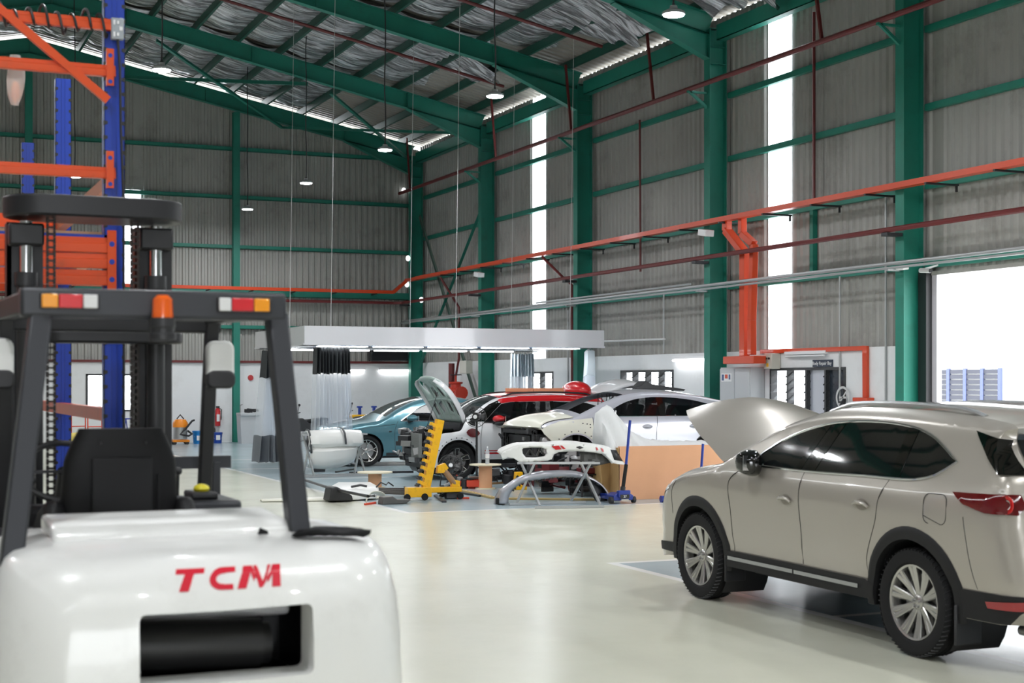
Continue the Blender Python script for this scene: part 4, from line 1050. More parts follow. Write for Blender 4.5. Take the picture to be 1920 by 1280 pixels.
# engine bay and raised bonnet
eb = MB().box(-.72, .72, 3.95, 4.7, .55, .8); eb.box(-.3, .3, 4.1, 4.5, .8, .93).box(-.68, -.42, 4.05, 4.35, .8, .92).tube([(.4, 4.1, .9), (.45, 4.5, .92), (0, 4.62, .88)], .05, 8)
eb.build('engine_bay', M_DARKMETAL, SV, bevel=.02)
hd = MB(); iw = suv.idx(3.72)
hinge = Vector((0, 3.74, 1.18)); ang = R(39)
rows_o = []; rows_i = []
for i in range(iw, iN+1):
    ro = []; ri = []
    for j in range(19):
        sv = -1+2*j/18
        for off, rr_ in ((.002, ro), (-.035, ri)):
            p = Vector(suv.strip_pt(i, sv*(.985 if off > 0 else .93), off)); p = Vector((p.x*(1-.10*max(0, (i-iw)/(iN-iw)-.55)), p.y, p.z+.03*(1-abs(sv))))
            d = p-hinge; y = d.y*math.cos(ang)-d.z*math.sin(ang); z = d.y*math.sin(ang)+d.z*math.cos(ang)
            rr_.append((p.x, hinge.y+y+.02, hinge.z+z+.02))
    rows_o.append(ro); rows_i.append(ri)
hd.grid(rows_o); hd.grid([r[::-1] for r in rows_i])
m = len(rows_o); 
for A_, B_ in ((rows_o[0], rows_i[0]), (rows_o[-1], rows_i[-1]), ([r[0] for r in rows_o], [r[0] for r in rows_i]), ([r[-1] for r in rows_o], [r[-1] for r in rows_i])): hd.grid([A_, B_])
bo = hd.build('bonnet', M_CHAMP, SV, smooth=40, fix=True)
MB().tube([(.6, 4.35, .95), (.55, 4.2, 1.4)], .01, 6).build('bonnet_stay', M_STEEL, bo)
# ---------------------------------------------------------------- the three cars being repaired, noses towards the aisle (-x)
M_GLASS = clear_sheet('car_glass', (.10, .12, .12), .3, .05)
M_GLASSD = clear_sheet('dark_car_glass', (.004, .004, .005), .9, .04)
M_SEAT = mat('dark_seat_cloth', (.03, .03, .032), .8)
def cabin(par, W, y0, y1, yd, zf, zb_, hs=1.0):
    MB().box(-W, W, y0, yd+.15, zf-.05, zf).build('cabin_floor', M_BLACK, par)
    dsh = MB().prism([(yd-.1, zf+.25), (yd+.35, zf+.2), (yd+.35, zb_-.03), (yd, zb_), (yd-.12, zb_-.1)], 'x', -W*.93, W*.93); dsh.build('dashboard', M_BLACK, par, bevel=.02)
    for x in (-W*.5, W*.5):
        mb = MB().box(x-.24, x+.24, yd-1.15, yd-.62, zf+.12, zf+.3); mb.prism([(yd-1.15, zf+.2), (yd-1.0, zf+.3), (yd-1.22, zf+.86), (yd-1.32, zf+.84)], 'x', x-.23, x+.23)
        mb.prism([(yd-1.25, zf+.88), (yd-1.17, zf+.88), (yd-1.22, zf+1.04), (yd-1.29, zf+1.03)], 'x', x-.12, x+.12)
        mb.build('front_seat', M_SEAT, par, bevel=.03)
    mb = MB().box(-W*.9, W*.9, yd-2.0, yd-1.55, zf+.12, zf+.3).prism([(yd-2.0, zf+.2), (yd-1.88, zf+.3), (yd-2.08, zf+.84), (yd-2.16, zf+.82)], 'x', -W*.9, W*.9)
    mb.build('rear_seat', M_SEAT, par, bevel=.03)
    MB().lathe([(.17, -.012), (.185, 0), (.17, .012), (.158, 0)], (0, 0, 0), 'y', 24, True).bar((-.15, 0, 0), (.15, 0, 0), .02, .03).build('steering_wheel', M_BLACK, par, loc=(W*.48, yd-.22, zb_-.08))
def mirror(par, car, u, z, sg, m, w=.085, h=.075, L=.2, back=None):
    mx_ = car.hw(u, z); rows = []; mr_ = MB()
    for k in range(9):
        t = k/8; s_ = math.sin(PI*min(1, t*.7+.25)); cx_ = mx_+.06+L*t
        rows.append([(sg*cx_, u+w*s_*math.cos(a), z+.06+h*s_*math.sin(a)*(1 if math.sin(a) > 0 else .85)) for a in [2*PI*j/16 for j in range(16)]])
    mr_.grid(rows, True); mr_.add(rows[0], [tuple(range(16))]); mr_.add(rows[-1], [tuple(range(16))])
    o = mr_.build('door_mirror', m, par, fix=True, smooth=60, sub=1)
    MB().bar((sg*(mx_-.03), u+.05, z-.03), (sg*(mx_+.1), u, z+.0), .06, .04).build('mirror_arm', M_BLACK, o)
    if back: MB().sphere((sg*(mx_+.06+L*.5), u-.01, z-.01), L*.42, w*.8, h*.7).build('mirror_base', back, o)
    MB().bar((sg*(mx_+.08), u-w*.86, z+.06), (sg*(mx_+L), u-w*.86, z+.06), .01, h*1.3).build('mirror_glass', M_CHROME, o)
    return o
def shell(car, par, m, holes_by_side, skip=(), upper=None, name='body'):
    """body skin: two flanks with window holes, and the top strip less the skipped ranges."""
    body = MB()
    for sg in (-1, 1): car.side(body, sg, holes=holes_by_side)
    i = 0; n = len(car.S)-1
    for a, b, edge in sorted(skip, key=lambda q: q[0]):
        if a > i: car.strip(body, i, a)
        if edge:
            car.strip(body, a, b, -1, -edge, n=2); car.strip(body, a, b, edge, 1, n=2)
        i = b
    if i < n: car.strip(body, i, n)
    return body.build(name, m, par, smooth=50)
def inset(poly, k):
    cx_ = sum(p[0] for p in poly)/len(poly); cz = sum(p[1] for p in poly)/len(poly)
    return [(cx_+(p[0]-cx_)*k, cz+(p[1]-cz)*k) for p in poly]
def engine_clutter(par, rng, x0, x1, y0, y1, z0, z1, n, seed, name='engine_part', mats=None):
    q = random.Random(seed); mats = mats or [M_BLACK, M_DARKMETAL, M_STEEL]
    groups = {}
    for i in range(n):
        k = q.choice(['box', 'tube', 'cyl', 'fin']); m = q.choice(mats); mb = groups.setdefault(m.name, (MB(), m))[0]
        c = Vector((q.uniform(x0, x1), q.uniform(y0, y1), q.uniform(z0, z1))); a = q.uniform(.04, .14)
        mb.T = Matrix.Translation(c) @ Matrix.Rotation(q.uniform(-.5, .5), 4, 'Z') @ Matrix.Rotation(q.uniform(-.25, .25), 4, 'X')
        if k == 'box': mb.box(-a, a, -a*.6, a*.6, -a*.5, a*.5)
        elif k == 'cyl': mb.lathe([(.001, -a*.7), (a*.5, -a*.7), (a*.55, 0), (a*.5, a*.7), (.001, a*.7)], n=14)
        elif k == 'fin':
            for j in range(5): mb.box(-a, a, -a*.5+j*a*.25, -a*.5+j*a*.25+.008, -a*.4, a*.4)
        else:
            mb.tube([(0, 0, 0), (q.uniform(-.1, .1), q.uniform(-.15, .15), q.uniform(0, .1)), (q.uniform(-.25, .25), q.uniform(-.2, .2), q.uniform(-.1, .15))], q.uniform(.01, .03), 7)
        mb.T = None
    return [mb.build(name, m, par, bevel=0) for mb, m in groups.values()]
# ---- teal saloon
M_TEAL = mat('teal_metallic_paint', s2l((76, 120, 131)), .3, .45, coat=1)
TS = [(.10, .30, .1, .1), (.02, .45, .16, .14), (.0, .7, .2, .15), (.05, .95, .14, .12), (.25, 1.03, .08, .05), (.6, 1.10, .06, .05), (1.0, 1.24, .06, .05), (1.5, 1.40, .07, .05), (2.1, 1.455, .08, .05), (2.55, 1.44, .08, .05),
      (2.85, 1.37, .06, .06), (3.2, 1.22, .05, .08), (3.55, 1.03, .05, .09), (3.75, .965, .08, .07), (4.2, .90, .1, .07), (4.6, .80, .16, .09), (4.83, .68, .24, .14), (4.9, .5, .24, .15), (4.88, .35, .2, .13), (4.8, .22, .1, .08)]
TP = [(.2, .93), (.35, .96), (.6, .985), (.8, 1), (.88, .985), (.94, .955), (1.0, .93), (1.2, .82), (1.4, .71), (1.5, .67)]
tcar = Car(TS, [(0, .86), (.5, .95), (1.2, 1), (3.6, .985), (4.4, .96), (4.9, .84)], TP, .925, .22, (1.03, 3.98), .375, .335, .335)
TC = thing('saloon_car', 'teal metallic saloon car parked under the white canopy', 'car', (8.72+4.9, 30.9, 0), PI/2)
tg = smooth_poly([(3.22, .97), (3.02, 1.09), (2.75, 1.245), (2.5, 1.335), (2.1, 1.375), (1.6, 1.33), (1.25, 1.235), (.98, 1.11), (.86, 1.02)], .06)+smooth_poly([(.86, 1.02), (1.3, .985), (2.2, .965), (3.22, .97)], .12)[1:-1]
wi0, wi1 = tcar.idx(2.62, 1.2), tcar.idx(3.52, .9); ri0, ri1 = tcar.idx(.62, 1.0), tcar.idx(1.45, 1.2)
shell(tcar, TC, M_TEAL, [tg], [(wi0, wi1, .9), (ri0, ri1, .9)])
for sg in (-1, 1):
    g = MB(); tcar.patch(g, tg, sg, off=.002, step=.12); gl = g.build('side_glass', M_GLASSD, TC)
    ch = MB(); tcar.line(ch, tg+[tg[0]], .011, sg, off=.004); ch.build('window_chrome', M_CHROME, gl)
    q = MB(); tcar.patch(q, [(2.18, .967), (2.06, .967), (1.98, 1.37), (2.1, 1.372)], sg, off=.006); q.build('window_pillar', mat('gloss_black_trim'), gl)
    for i, ax in enumerate(tcar.axles):
        wheel_well(TC, tcar, ax, sg); wheel(TC, (sg*(.925*.95-.12), ax, .335), .335, .225, sg, 5, M_SILVER, 'y', rim_r=.245, rot=.5)
    for pts in ([(2.16, .965), (2.18, .7), (2.17, .28)], [(3.28, .965), (3.36, .8), (3.34, .28)], [(1.22, .98), (1.28, .8), (1.42, .5)], [(3.36, .90), (3.9, .84), (4.55, .76)]): dl = MB(); tcar.line(dl, smooth_poly(pts, .08), .004, sg); dl.build('door_gap', M_BLACK, TC)
    mirror(TC, tcar, 3.0, .97, sg, M_TEAL, w=.13, h=.075, L=.24)
    sk = MB(); tcar.patch(sk, [(1.45, .225), (3.55, .225), (3.55, .29), (1.45, .29)], sg, off=.012); sk.build('sill_trim', M_BLACK, TC)
    hl = MB(); tcar.patch(hl, [(4.80, .66), (4.5, .74), (4.46, .70), (4.6, .63), (4.82, .6)], sg, off=.006, step=.05); hl.build('headlamp', mat('clear_lens'), TC)
    bd = MB(); tcar.patch(bd, [(3.50, .76), (3.44, .76), (3.44, .73), (3.50, .73)], sg, off=.006); bd.build('side_badge', M_CHROME, TC)
    for u in (2.36, 1.46):
        hd = MB(); hd.tube([(sg*(tcar.hw(u+a, .86)+.028-.4*abs(a)), u+a, .86) for a in (-.09, -.05, 0, .05, .09)], .011, 7); hd.build('door_handle', M_TEAL, TC)
w = MB(); tcar.strip(w, wi0, wi1, -.91, .91, .003); w.build('windscreen', clear_sheet('pale_windscreen', (.3, .32, .3), .38, .06), TC)
w = MB(); tcar.strip(w, ri0, ri1, -.91, .91, .003); w.build('rear_glass', M_GLASSD, TC)
cabin(TC, .7, .9, 3.4, 3.1, .3, .97)
MB().box(-.75, .75, .5, 4.4, .17, .26).build('underbody', M_BLACK, TC)
k = MB(); tcar.strip(k, tcar.idx(4.82, .6), len(tcar.S)-4, -.5, .5, .006); k.build('grille', M_BLACK, TC)
# ---- white compact with red roof, nose stripped, bonnet up
M_MW = mat('white_car_paint', (.74, .75, .77), .3, coat=1)
M_MR = mat('red_roof_paint', s2l((190, 12, 24)), .3, coat=.5)
MS = [(.10, .34, .1, .1), (.02, .5, .16, .14), (.0, .75, .18, .14), (.05, 1.0, .14, .11), (.15, 1.2, .08, .08), (.27, 1.42, .06, .06), (.35, 1.50, .06, .05), (.8, 1.545, .08, .05), (1.4, 1.565, .09, .05), (2.1, 1.55, .09, .05),
      (2.5, 1.505, .08, .05), (2.75, 1.40, .06, .07), (3.0, 1.24, .05, .09), (3.2, 1.11, .05, .10), (3.29, 1.03, .03, .02), (3.36, .92, .03, .02), (3.5, .885, .03, .02), (3.75, .85, .03, .02), (3.88, .74, .03, .02), (3.93, .55, .03, .02), (3.94, .30, .03, .02)]
MP = [(.2, .93), (.35, .955), (.55, .985), (.8, 1), (.95, .985), (1.02, .955), (1.08, .92), (1.3, .845), (1.5, .77), (1.6, .74)]
mcar = Car(MS, [(0, .88), (.4, .96), (1, 1), (3, .985), (3.6, .97), (4.1, .93)], MP, .91, .28, (.78, 3.42), .40, .35, .35)
MC = thing('hatchback_car', 'white hatchback with a red roof, its nose stripped and bonnet propped up', 'car', (8.98+4.3, 26.1, 0), PI/2)
hA = [(2.30, 1.07), (2.88, 1.07), (2.74, 1.22), (2.58, 1.385), (2.36, 1.43), (2.30, 1.43)]; hB = [(2.27, 1.07), (2.27, 1.43), (1.5, 1.44), (1.5, 1.07)]; hC = [(1.42, 1.07), (1.42, 1.44), (.72, 1.41), (.5, 1.35), (.42, 1.09)]
hAB = [(2.88, 1.07), (2.70, 1.235), (2.50, 1.40), (2.30, 1.435), (1.5, 1.445), (1.5, 1.07)]
wi0, wi1 = mcar.idx(2.52, 1.3), mcar.idx(3.2, 1.0); bi0 = mcar.idx(3.29, .9); bi0 = wi1; nS = len(mcar.S)-1; fi = next(i for i in range(nS, 0, -1) if mcar.S[i, 1] > .85)
shell(mcar, MC, M_MW, [hAB, hC], [(wi0, wi1, .9), (bi0, nS, 0)])
# red roof skin over the top
rf = MB(); q0 = mcar.idx(.36, 1.4); mcar.strip(rf, q0, wi0, -1, 1, .006)
for sg in (-1, 1):
    mcar.patch(rf, [(.285, 1.425), (.6, 1.435), (1.45, 1.45), (2.3, 1.44), (2.50, 1.41), (2.56, 1.465), (2.5, 1.497), (2.1, 1.545), (1.4, 1.56), (.8, 1.54), (.36, 1.495)], sg, off=.006, step=.05)
    ap = MB(); mcar.patch(ap, [(2.50, 1.41), (2.70, 1.24), (2.88, 1.075), (3.12, 1.075), (3.19, 1.10), (2.98, 1.24), (2.74, 1.395), (2.56, 1.465)], sg, off=.005, step=.05); ap.build('pillar_trim', mat('gloss_black_trim'), MC)
rf.build('roof', M_MR, MC, smooth=60)
for sg in (-1, 1):
    g = MB(); mcar.patch(g, hAB, sg, off=.002, step=.12); mcar.patch(g, hC, sg, off=.002, step=.12); gl = g.build('side_glass', M_GLASSD, MC)
    q = MB(); mcar.patch(q, [(2.22, 1.07), (2.14, 1.07), (2.14, 1.44), (2.22, 1.44)], sg, off=.006); mcar.patch(q, [(1.5, 1.065), (1.42, 1.065), (1.42, 1.445), (1.5, 1.445)], sg, off=.006); q.build('window_pillar', mat('gloss_black_trim'), gl)
    q = MB(); mcar.line(q, [(.42, 1.075), (2.9, 1.06)], .012, sg, off=.005); q.build('belt_trim', M_BLACK, gl)
    for ax in mcar.axles:
        mcar.arch_trim(ax, .06, sg, .008).build('wheel_arch', M_MW if ax > 2 else M_ARCHP, MC); wheel_well(MC, mcar, ax, sg)
        wheel(MC, (sg*(.91*.95-.115), ax, .35), .35, .215, sg, 5, M_SILVER, 'loop', rim_r=.26, rot=.3)
    hol = MB()
    for k in range(9):
        a = R(28+k*14); u = 3.42+.43*math.cos(a); z = .35+.43*math.sin(a); hol.tube([(sg*(mcar.hw(u, z)+.004), u, z), (sg*(mcar.hw(u, z)+.014), u, z)], .011, 8)
    hol.build('fixing_holes', M_BLACK, MC)
    for pts in ([(2.2, 1.065), (2.24, .8), (2.22, .4)], [(2.93, 1.05), (2.98, .8), (2.96, .36)], [(1.35, 1.06), (1.35, .8), (1.2, .6)]): dl = MB(); mcar.line(dl, smooth_poly(pts, .08), .005, sg); dl.build('door_gap', M_BLACK, MC)
    st = MB(); mcar.patch(st, [(1.3, .46), (2.9, .47), (2.9, .50), (1.3, .49)], sg, off=.006); mcar.patch(st, [(1.3, .515), (2.9, .525), (2.9, .54), (1.3, .53)], sg, off=.006); st.build('red_side_stripe', M_MR, MC)
    sk = MB(); mcar.patch(sk, [(1.22, .285), (2.96, .285), (2.96, .37), (1.22, .37)], sg, off=.014); sk.build('sill_cladding', M_ARCHP, MC)
    sc2 = MB(); mcar.patch(sc2, smooth_poly([(3.0, .86), (3.06, .93), (3.18, .95), (3.27, .88), (3.2, .80), (3.06, .80), (3.0, .86)], .04)[:-1], sg, off=.012); sc2.build('side_scuttle', mat('dark_red_scuttle', (.12, .01, .015), .25, coat=1), MC)
    mirror(MC, mcar, 2.66, 1.06, sg, M_MR, w=.12, h=.08, L=.24, back=M_BLACK)
    rr_ = MB(); pts = []
    for k in range(12):
        u = .5+1.9*k/11; i = mcar.idx(u, 1.4); p = mcar.strip_pt(i, sg*.9); e = min(k, 11-k); pts.append((p[0], p[1], p[2]+(.0 if e == 0 else .04)))
    rr_.tube(pts, .018, 7); rr_.build('roof_rail', M_BLACK, MC)
w = MB(); mcar.strip(w, wi0, wi1, -.91, .91, .003); w.build('windscreen', M_GLASS, MC)
cabin(MC, .68, .5, 3.1, 2.95, .36, 1.05)
bay = MB().box(-.72, .72, 3.26, 3.30, .3, .98).box(-.70, .70, 3.16, 3.34, .9, 1.05).box(-.74, -.62, 3.3, 4.0, .68, .84).box(.62, .74, 3.3, 4.0, .68, .84).box(-.5, .5, 3.5, 3.9, .45, .8); bay.build('engine_bay', M_DARKMETAL, MC, bevel=.01)
engine_clutter(MC, None, -.62, .62, 3.4, 3.95, .55, .95, 46, 5)
fr = MB().box(-.62, .62, 3.95, 4.03, .62, .70).box(-.55, .55, 4.02, 4.1, .36, .44).box(-.34, .3, 3.98, 4.08, .44, .86); fr.build('front_frame', M_DARKMETAL, MC, bevel=.01)
rad = MB().box(-.72, -.3, 4.08, 4.14, .42, .86)
for k in range(14): rad.box(-.70, -.32, 4.142, 4.15, .44+k*.03, .452+k*.03)
rad.build('radiator', mat('radiator_grey', (.25, .26, .25), .5, .5), MC)
engine_clutter(MC, None, -.7, .62, 3.9, 4.16, .32, .9, 44, 8, 'nose_part', [M_BLACK, M_DARKMETAL, M_STEEL, M_BLACK])
MB().box(-.6, .45, 3.4, 3.85, .88, .95).build('engine_cover', mat('gloss_black_trim'), MC, bevel=.03)
MB().box(-.72, .72, .4, 3.9, .2, .3).build('underbody', M_BLACK, MC)
# propped bonnet: inner frame with lamp hole, built in its own plane (a along the width, b from hinge to tip)
M_UND = mat('grey_green_primer', s2l((168, 186, 182)), .45)
bo = thing('x', None, None); bo.name = 'bonnet'; bo.parent = MC; bo.location = (0, 3.2, 1.07); bo.rotation_euler = (R(57), 0, 0)
outl = smooth_poly([(-.70, 0), (-.74, .35), (-.73, .62), (-.62, .84), (-.35, .97), (0, 1.0), (.35, .97), (.62, .84), (.73, .62), (.74, .35), (.70, 0)], .06)
lamp_h = [(-.47+.18*math.cos(t), .74+.19*math.sin(t)) for t in [2*PI*k/18 for k in range(18)]]; lamp_h2 = [(-a, b) for a, b in lamp_h]
cut = []
for s_ in (-1, 1):
    cut += [[(s_*.12, .2), (s_*.30, .16), (s_*.34, .36), (s_*.14, .42)], [(s_*.42, .14), (s_*.58, .12), (s_*.60, .34), (s_*.45, .38)], [(s_*.10, .52), (s_*.28, .50), (s_*.24, .72), (s_*.10, .76)]]
V, F = cdt_fill(outl, [lamp_h, lamp_h2]+cut, .09)
def bz(a, b): return .05*(1-(a/.76)**2)+.05*math.sin(PI*b)-.10*max(0, b-.7)**1.0
mb = MB().add([(a, b, bz(a, b)-.035) for a, b in V], F); o = mb.build('bonnet_inner_frame', M_UND, bo, smooth=40, solid=.016)
V, F = cdt_fill(outl, [lamp_h, lamp_h2], .09)
mb = MB().add([(a, b, bz(a, b)+.004) for a, b in V], F); mb.build('bonnet_skin', M_MW, bo, smooth=60, solid=.006)
for s_ in (-1, 1):
    el = [(s_*.72, .02), (s_*.755, .35), (s_*.745, .62), (s_*.64, .85), (s_*.45, .95)]
    el = [tuple(q_) for q_ in resample(el, .06)]
    MB().grid([[(a*(1+.012*k), b, bz(a, b)+.012-.035*k) for k in range(4)] for a, b in el]).build('bonnet_side_lip', M_MW, bo, smooth=60, solid=.006)
rim_ = MB().tube([(a, b, bz(a, b)-.015) for a, b in outl], .016, 6); rim_.build('bonnet_edge', M_UND, bo)
ri = MB()
for h in (lamp_h, lamp_h2): ri.tube([(a, b, bz(a, b)-.015) for a, b in h+[h[0]]], .018, 6)
for pts in ([(-.38, .05), (-.37, .5), (-.3, .85)], [(.38, .05), (.37, .5), (.3, .85)], [(0, .05), (0, .9)], [(-.7, .45), (0, .47), (.7, .45)]): ri.tube([(a, b, bz(a, b)-.05) for a, b in resample(pts, .1)], .02, 6)
ri.build('stiffening_ribs', M_UND, bo)
MB().tube([(-.60, 3.95, .95), (-.58, 3.72, 1.62)], .008, 6).build('bonnet_stay', M_DARKMETAL, MC)
# ---- silver coupe-shaped SUV, front end off, standing on stands
M_SLV = mat('lilac_silver_paint', s2l((200, 200, 210)), .3, .3, coat=1)
M_CRM = mat('cream_primer_panel', s2l((222, 220, 206)), .4, coat=.4)
CS = [(.10, .40, .1, .1), (.02, .55, .16, .14), (.0, .8, .18, .14), (.05, 1.05, .12, .11), (.12, 1.22, .06, .06), (.4, 1.33, .05, .05), (.8, 1.44, .06, .06), (1.2, 1.525, .07, .05), (1.8, 1.58, .08, .05), (2.2, 1.575, .08, .05), (2.5, 1.53, .08, .05),
      (2.8, 1.43, .06, .06), (3.15, 1.27, .05, .08), (3.5, 1.10, .05, .09), (3.62, 1.06, .07, .08), (3.9, 1.03, .08, .08), (4.12, .98, .1, .08), (4.24, .91, .05, .04), (4.12, .82, .02, .02), (4.06, .66, .02, .02), (4.045, .36, .02, .02)]
_lo = lambda z: z if z < 1.1 else 1.1+(z-1.1)*.84
CS = [(a, _lo(b), c, d) for a, b, c, d in CS]
CP = [(.2, .93), (.4, .955), (.6, .985), (.85, 1), (.98, .985), (1.04, .955), (1.1, .925), (1.3, .83), (1.5, .73), (1.62, .69)]
ccar = Car(CS, [(0, .86), (.5, .95), (1.2, 1), (3.6, .985), (4.1, .96), (4.5, .92)], CP, .92, .34, (.95, 3.62), .41, .37, .36)
CC = thing('coupe_car', 'lilac silver coupe with a cream front wing, bonnet and nose dismantled, raised on stands', 'car', (10.12+4.5, 23.5, .13), PI/2)
gA = smooth_poly([(3.1, 1.09), (2.92, 1.20), (2.62, 1.36), (2.35, 1.44), (2.05, 1.475)], .07)+[(1.96, 1.475), (1.96, 1.085)]
gB = [(1.86, 1.085), (1.86, 1.475)]+smooth_poly([(1.6, 1.46), (1.2, 1.40), (.85, 1.30), (.55, 1.19), (.5, 1.12)], .07)+[(1.0, 1.09)]
gA = [(a, _lo(b)) for a, b in gA]; gB = [(a, _lo(b)) for a, b in gB]
cw0, cw1 = ccar.idx(2.55, 1.3), ccar.idx(3.46, 1.0); cb = ccar.idx(3.62, 1.0); nS = len(ccar.S)-1; cfi = next(i for i in range(nS, 0, -1) if ccar.S[i, 1] > .86)
shell(ccar, CC, M_SLV, [gA, gB], [(cw0, cw1, .92), (cb, nS, 0)])
wing = MB(); ww = MB()
for sg in (-1, 1):
    g = MB(); ccar.patch(g, gB, sg, off=.002, step=.12)
    if sg < 0: ccar.patch(g, gA, sg, off=.002, step=.12)
    gl = g.build('side_glass', M_GLASSD, CC)
    q = MB(); ccar.line(q, gA+gB[::-1][1:2]+[], .010, sg, off=.004) if False else q.tube([(sg*(ccar.hw(u, z)+.004), u, z) for u, z in [(3.12, 1.085), (.98, 1.08)]], .010, 6)
    q.build('belt_trim', M_CHROME, gl)
    q = MB(); ccar.patch(q, [(1.97, 1.085), (1.85, 1.085), (1.85, _lo(1.475)), (1.97, _lo(1.475))], sg, off=.006); q.build('window_pillar', mat('gloss_black_trim'), gl)
    wheel_well(CC, ccar, 3.62, sg); wheel_well(CC, ccar, .95, sg)
    # cream wing with its notch towards the lamp
    ol = [(4.22, .80), (4.27, .875), (4.12, .945), (3.9, 1.015), (3.3, 1.06), (3.3, .44)]+[(3.62+.435*math.cos(R(a)), .37+.435*math.sin(R(a))) for a in range(164, 24, -10)]+[(4.06, .66)]
    w_ = MB(); ccar.patch(w_, ol, sg, off=.012, step=.08); w_.build('front_wing', M_CRM, CC, smooth=60)
    hol = MB()
    for k in range(9):
        a = R(30+k*16); u = 3.62+.47*math.cos(a); z = .37+.47*math.sin(a); hol.tube([(sg*(ccar.hw(u, z)+.014), u, z), (sg*(ccar.hw(u, z)+.022), u, z)], .010, 7)
    for u, z in ((3.36, .95), (3.42, .96), (3.36, .90), (3.5, .97)): hol.tube([(sg*(ccar.hw(u, z)+.014), u, z), (sg*(ccar.hw(u, z)+.02), u, z)], .011, 7)
    hol.build('fixing_holes', M_BLACK, CC)
    li = MB().grid([[(sg*(ccar.hw(3.62, .8)-.02-.25*k), 3.62+.44*math.cos(R(a)), .37+.44*math.sin(R(a))) for a in range(-10, 195, 8)] for k in range(2)]); li.build('arch_liner', M_BLACK, CC)
    for pts in ([(2.02, 1.08), (2.06, .8), (2.04, .44)], [(3.28, 1.07), (3.3, .8), (3.27, .42)], [(1.0, 1.08), (1.05, .85), (1.25, .66)]): dl = MB(); ccar.line(dl, smooth_poly(pts, .08), .005, sg); dl.build('door_gap', M_BLACK, CC)
    for u in (2.24, 1.3):
        hd = MB(); hd.tube([(sg*(ccar.hw(u+a, .9)+.03-.4*abs(a)), u+a, .9) for a in (-.1, -.05, 0, .05, .1)], .014, 7); h_ = hd.build('door_handle', M_SLV, CC)
        cu_ = MB(); ccar.patch(cu_, [(u+.1*math.cos(t), .9+.045*math.sin(t)) for t in [2*PI*k/16 for k in range(16)]], sg, off=.002); cu_.build('handle_recess', mat('recess_grey', (.3, .3, .33), .3), h_)  # handle cup shade painted on as a flat grey ellipse
    # front hub with bare brake disc
    MB().lathe([(.001, -sg*.10), (.08, -sg*.10), (.08, 0), (.165, 0), (.165, sg*.012), (.165, sg*.026), (.085, sg*.026), (.08, sg*.06), (.045, sg*.07), (.001, sg*.07)], (sg*.74, 3.62, .34), 'x', 36).build('brake_disc', mat('machined_disc', (.3, .3, .3), .4, .8), CC)
    MB().box(sg*.74-.07, sg*.74+.07, 3.70, 3.80, .22, .44).build('brake_caliper', M_STEEL, CC, bevel=.02)
    wheel(CC, (sg*(.92*.95-.12), .95, .33), .35, .225, sg, 5, M_SILVER, 'y', rim_r=.25)
mirror(CC, ccar, 2.98, 1.08, -1, M_BLACK, L=.14)
w = MB()
hd = MB(); ccar.strip(hd, cb, cfi, -1, 1, .016); hdo = hd.build('bonnet', M_CRM, CC, smooth=60, solid=.01)
bay = MB().box(-.8, .8, 3.5, 3.54, .4, 1.0).box(-.72, -.6, 3.6, 4.3, .66, .78).box(.6, .72, 3.6, 4.3, .66, .78).box(-.45, .45, 3.8, 4.3, .4, .76); bay.build('engine_bay', M_BLACK, CC, bevel=.01)
engine_clutter(CC, None, -.66, .66, 3.8, 4.32, .38, .84, 60, 15, 'engine_part', [M_BLACK, M_BLACK, M_BLACK, M_DARKMETAL, M_STEEL])
fm = MB().box(-.7, .7, 4.26, 4.34, .78, .85).box(-.7, -.62, 4.26, 4.34, .4, .85).box(.62, .7, 4.26, 4.34, .4, .85).box(-.7, .7, 4.26, 4.34, .36, .42); fm.build('front_frame', M_BLACK, CC, bevel=.01)
MB().prism([(3.95, .62), (4.18, .6), (4.24, .66), (4.22, .74), (4.0, .76)], 'x', -.84, -.66).box(-.82, -.7, 4.0, 4.2, .45, .62).build('strut_tower', M_STEEL, CC, bevel=.015)
cabin(CC, .7, .6, 3.4, 3.05, .42, 1.06)
MB().box(-.74, .74, 1.4, 3.2, .24, .36).build('underbody', M_BLACK, CC)
cab_ = MB()
for i, (x, L) in enumerate(((-.5, .16), (-.3, .22), (-.1, .12), (.2, .25), (.45, .18))):
    p = ccar.strip_pt(ccar.idx(2.62, 1.2), x); cab_.tube([(p[0], p[1], p[2]-.02), (p[0]+.03, p[1]-.02, p[2]-L*.6), (p[0]-.02, p[1]+.01, p[2]-L), (p[0]+.01, p[1], p[2]-L*1.3)], .008, 5)
cab_.build('hanging_wires', M_BLACK, CC)
for x, y in ((8.0, 0),): pass
# raised tailgate of the red-roofed hatchback
tgt = MB(); rows = []
for i in range(11):
    t = i/10; y = .30-.95*t; z = 1.58+.36*math.sin(t*1.9)*.9-.10*t*t
    rows.append([(x*(.62+.06*t-.0*abs(x)), y, z-.10*x*x) for x in [-1+2*k/12 for k in range(13)]])
tgt.grid(rows); tg_ = tgt.build('tailgate', M_MW, MC, smooth=60, solid=.05)
rows = [[(p[0]*.8, p[1], p[2]-.035) for p in r] for r in rows[1:6]]
MB().grid(rows).build('tailgate_glass', M_TINT, tg_)
sp_ = MB(); sp_.sphere((0, .58, 1.63), .50, .23, .2, n=28, m=14); sp_.build('roof_spoiler', M_MR, MC, smooth=80)
MB().tube([(-.5, .28, 1.3), (-.52, -.2, 1.72)], .012, 6).build('gas_strut', M_BLACK, tg_)
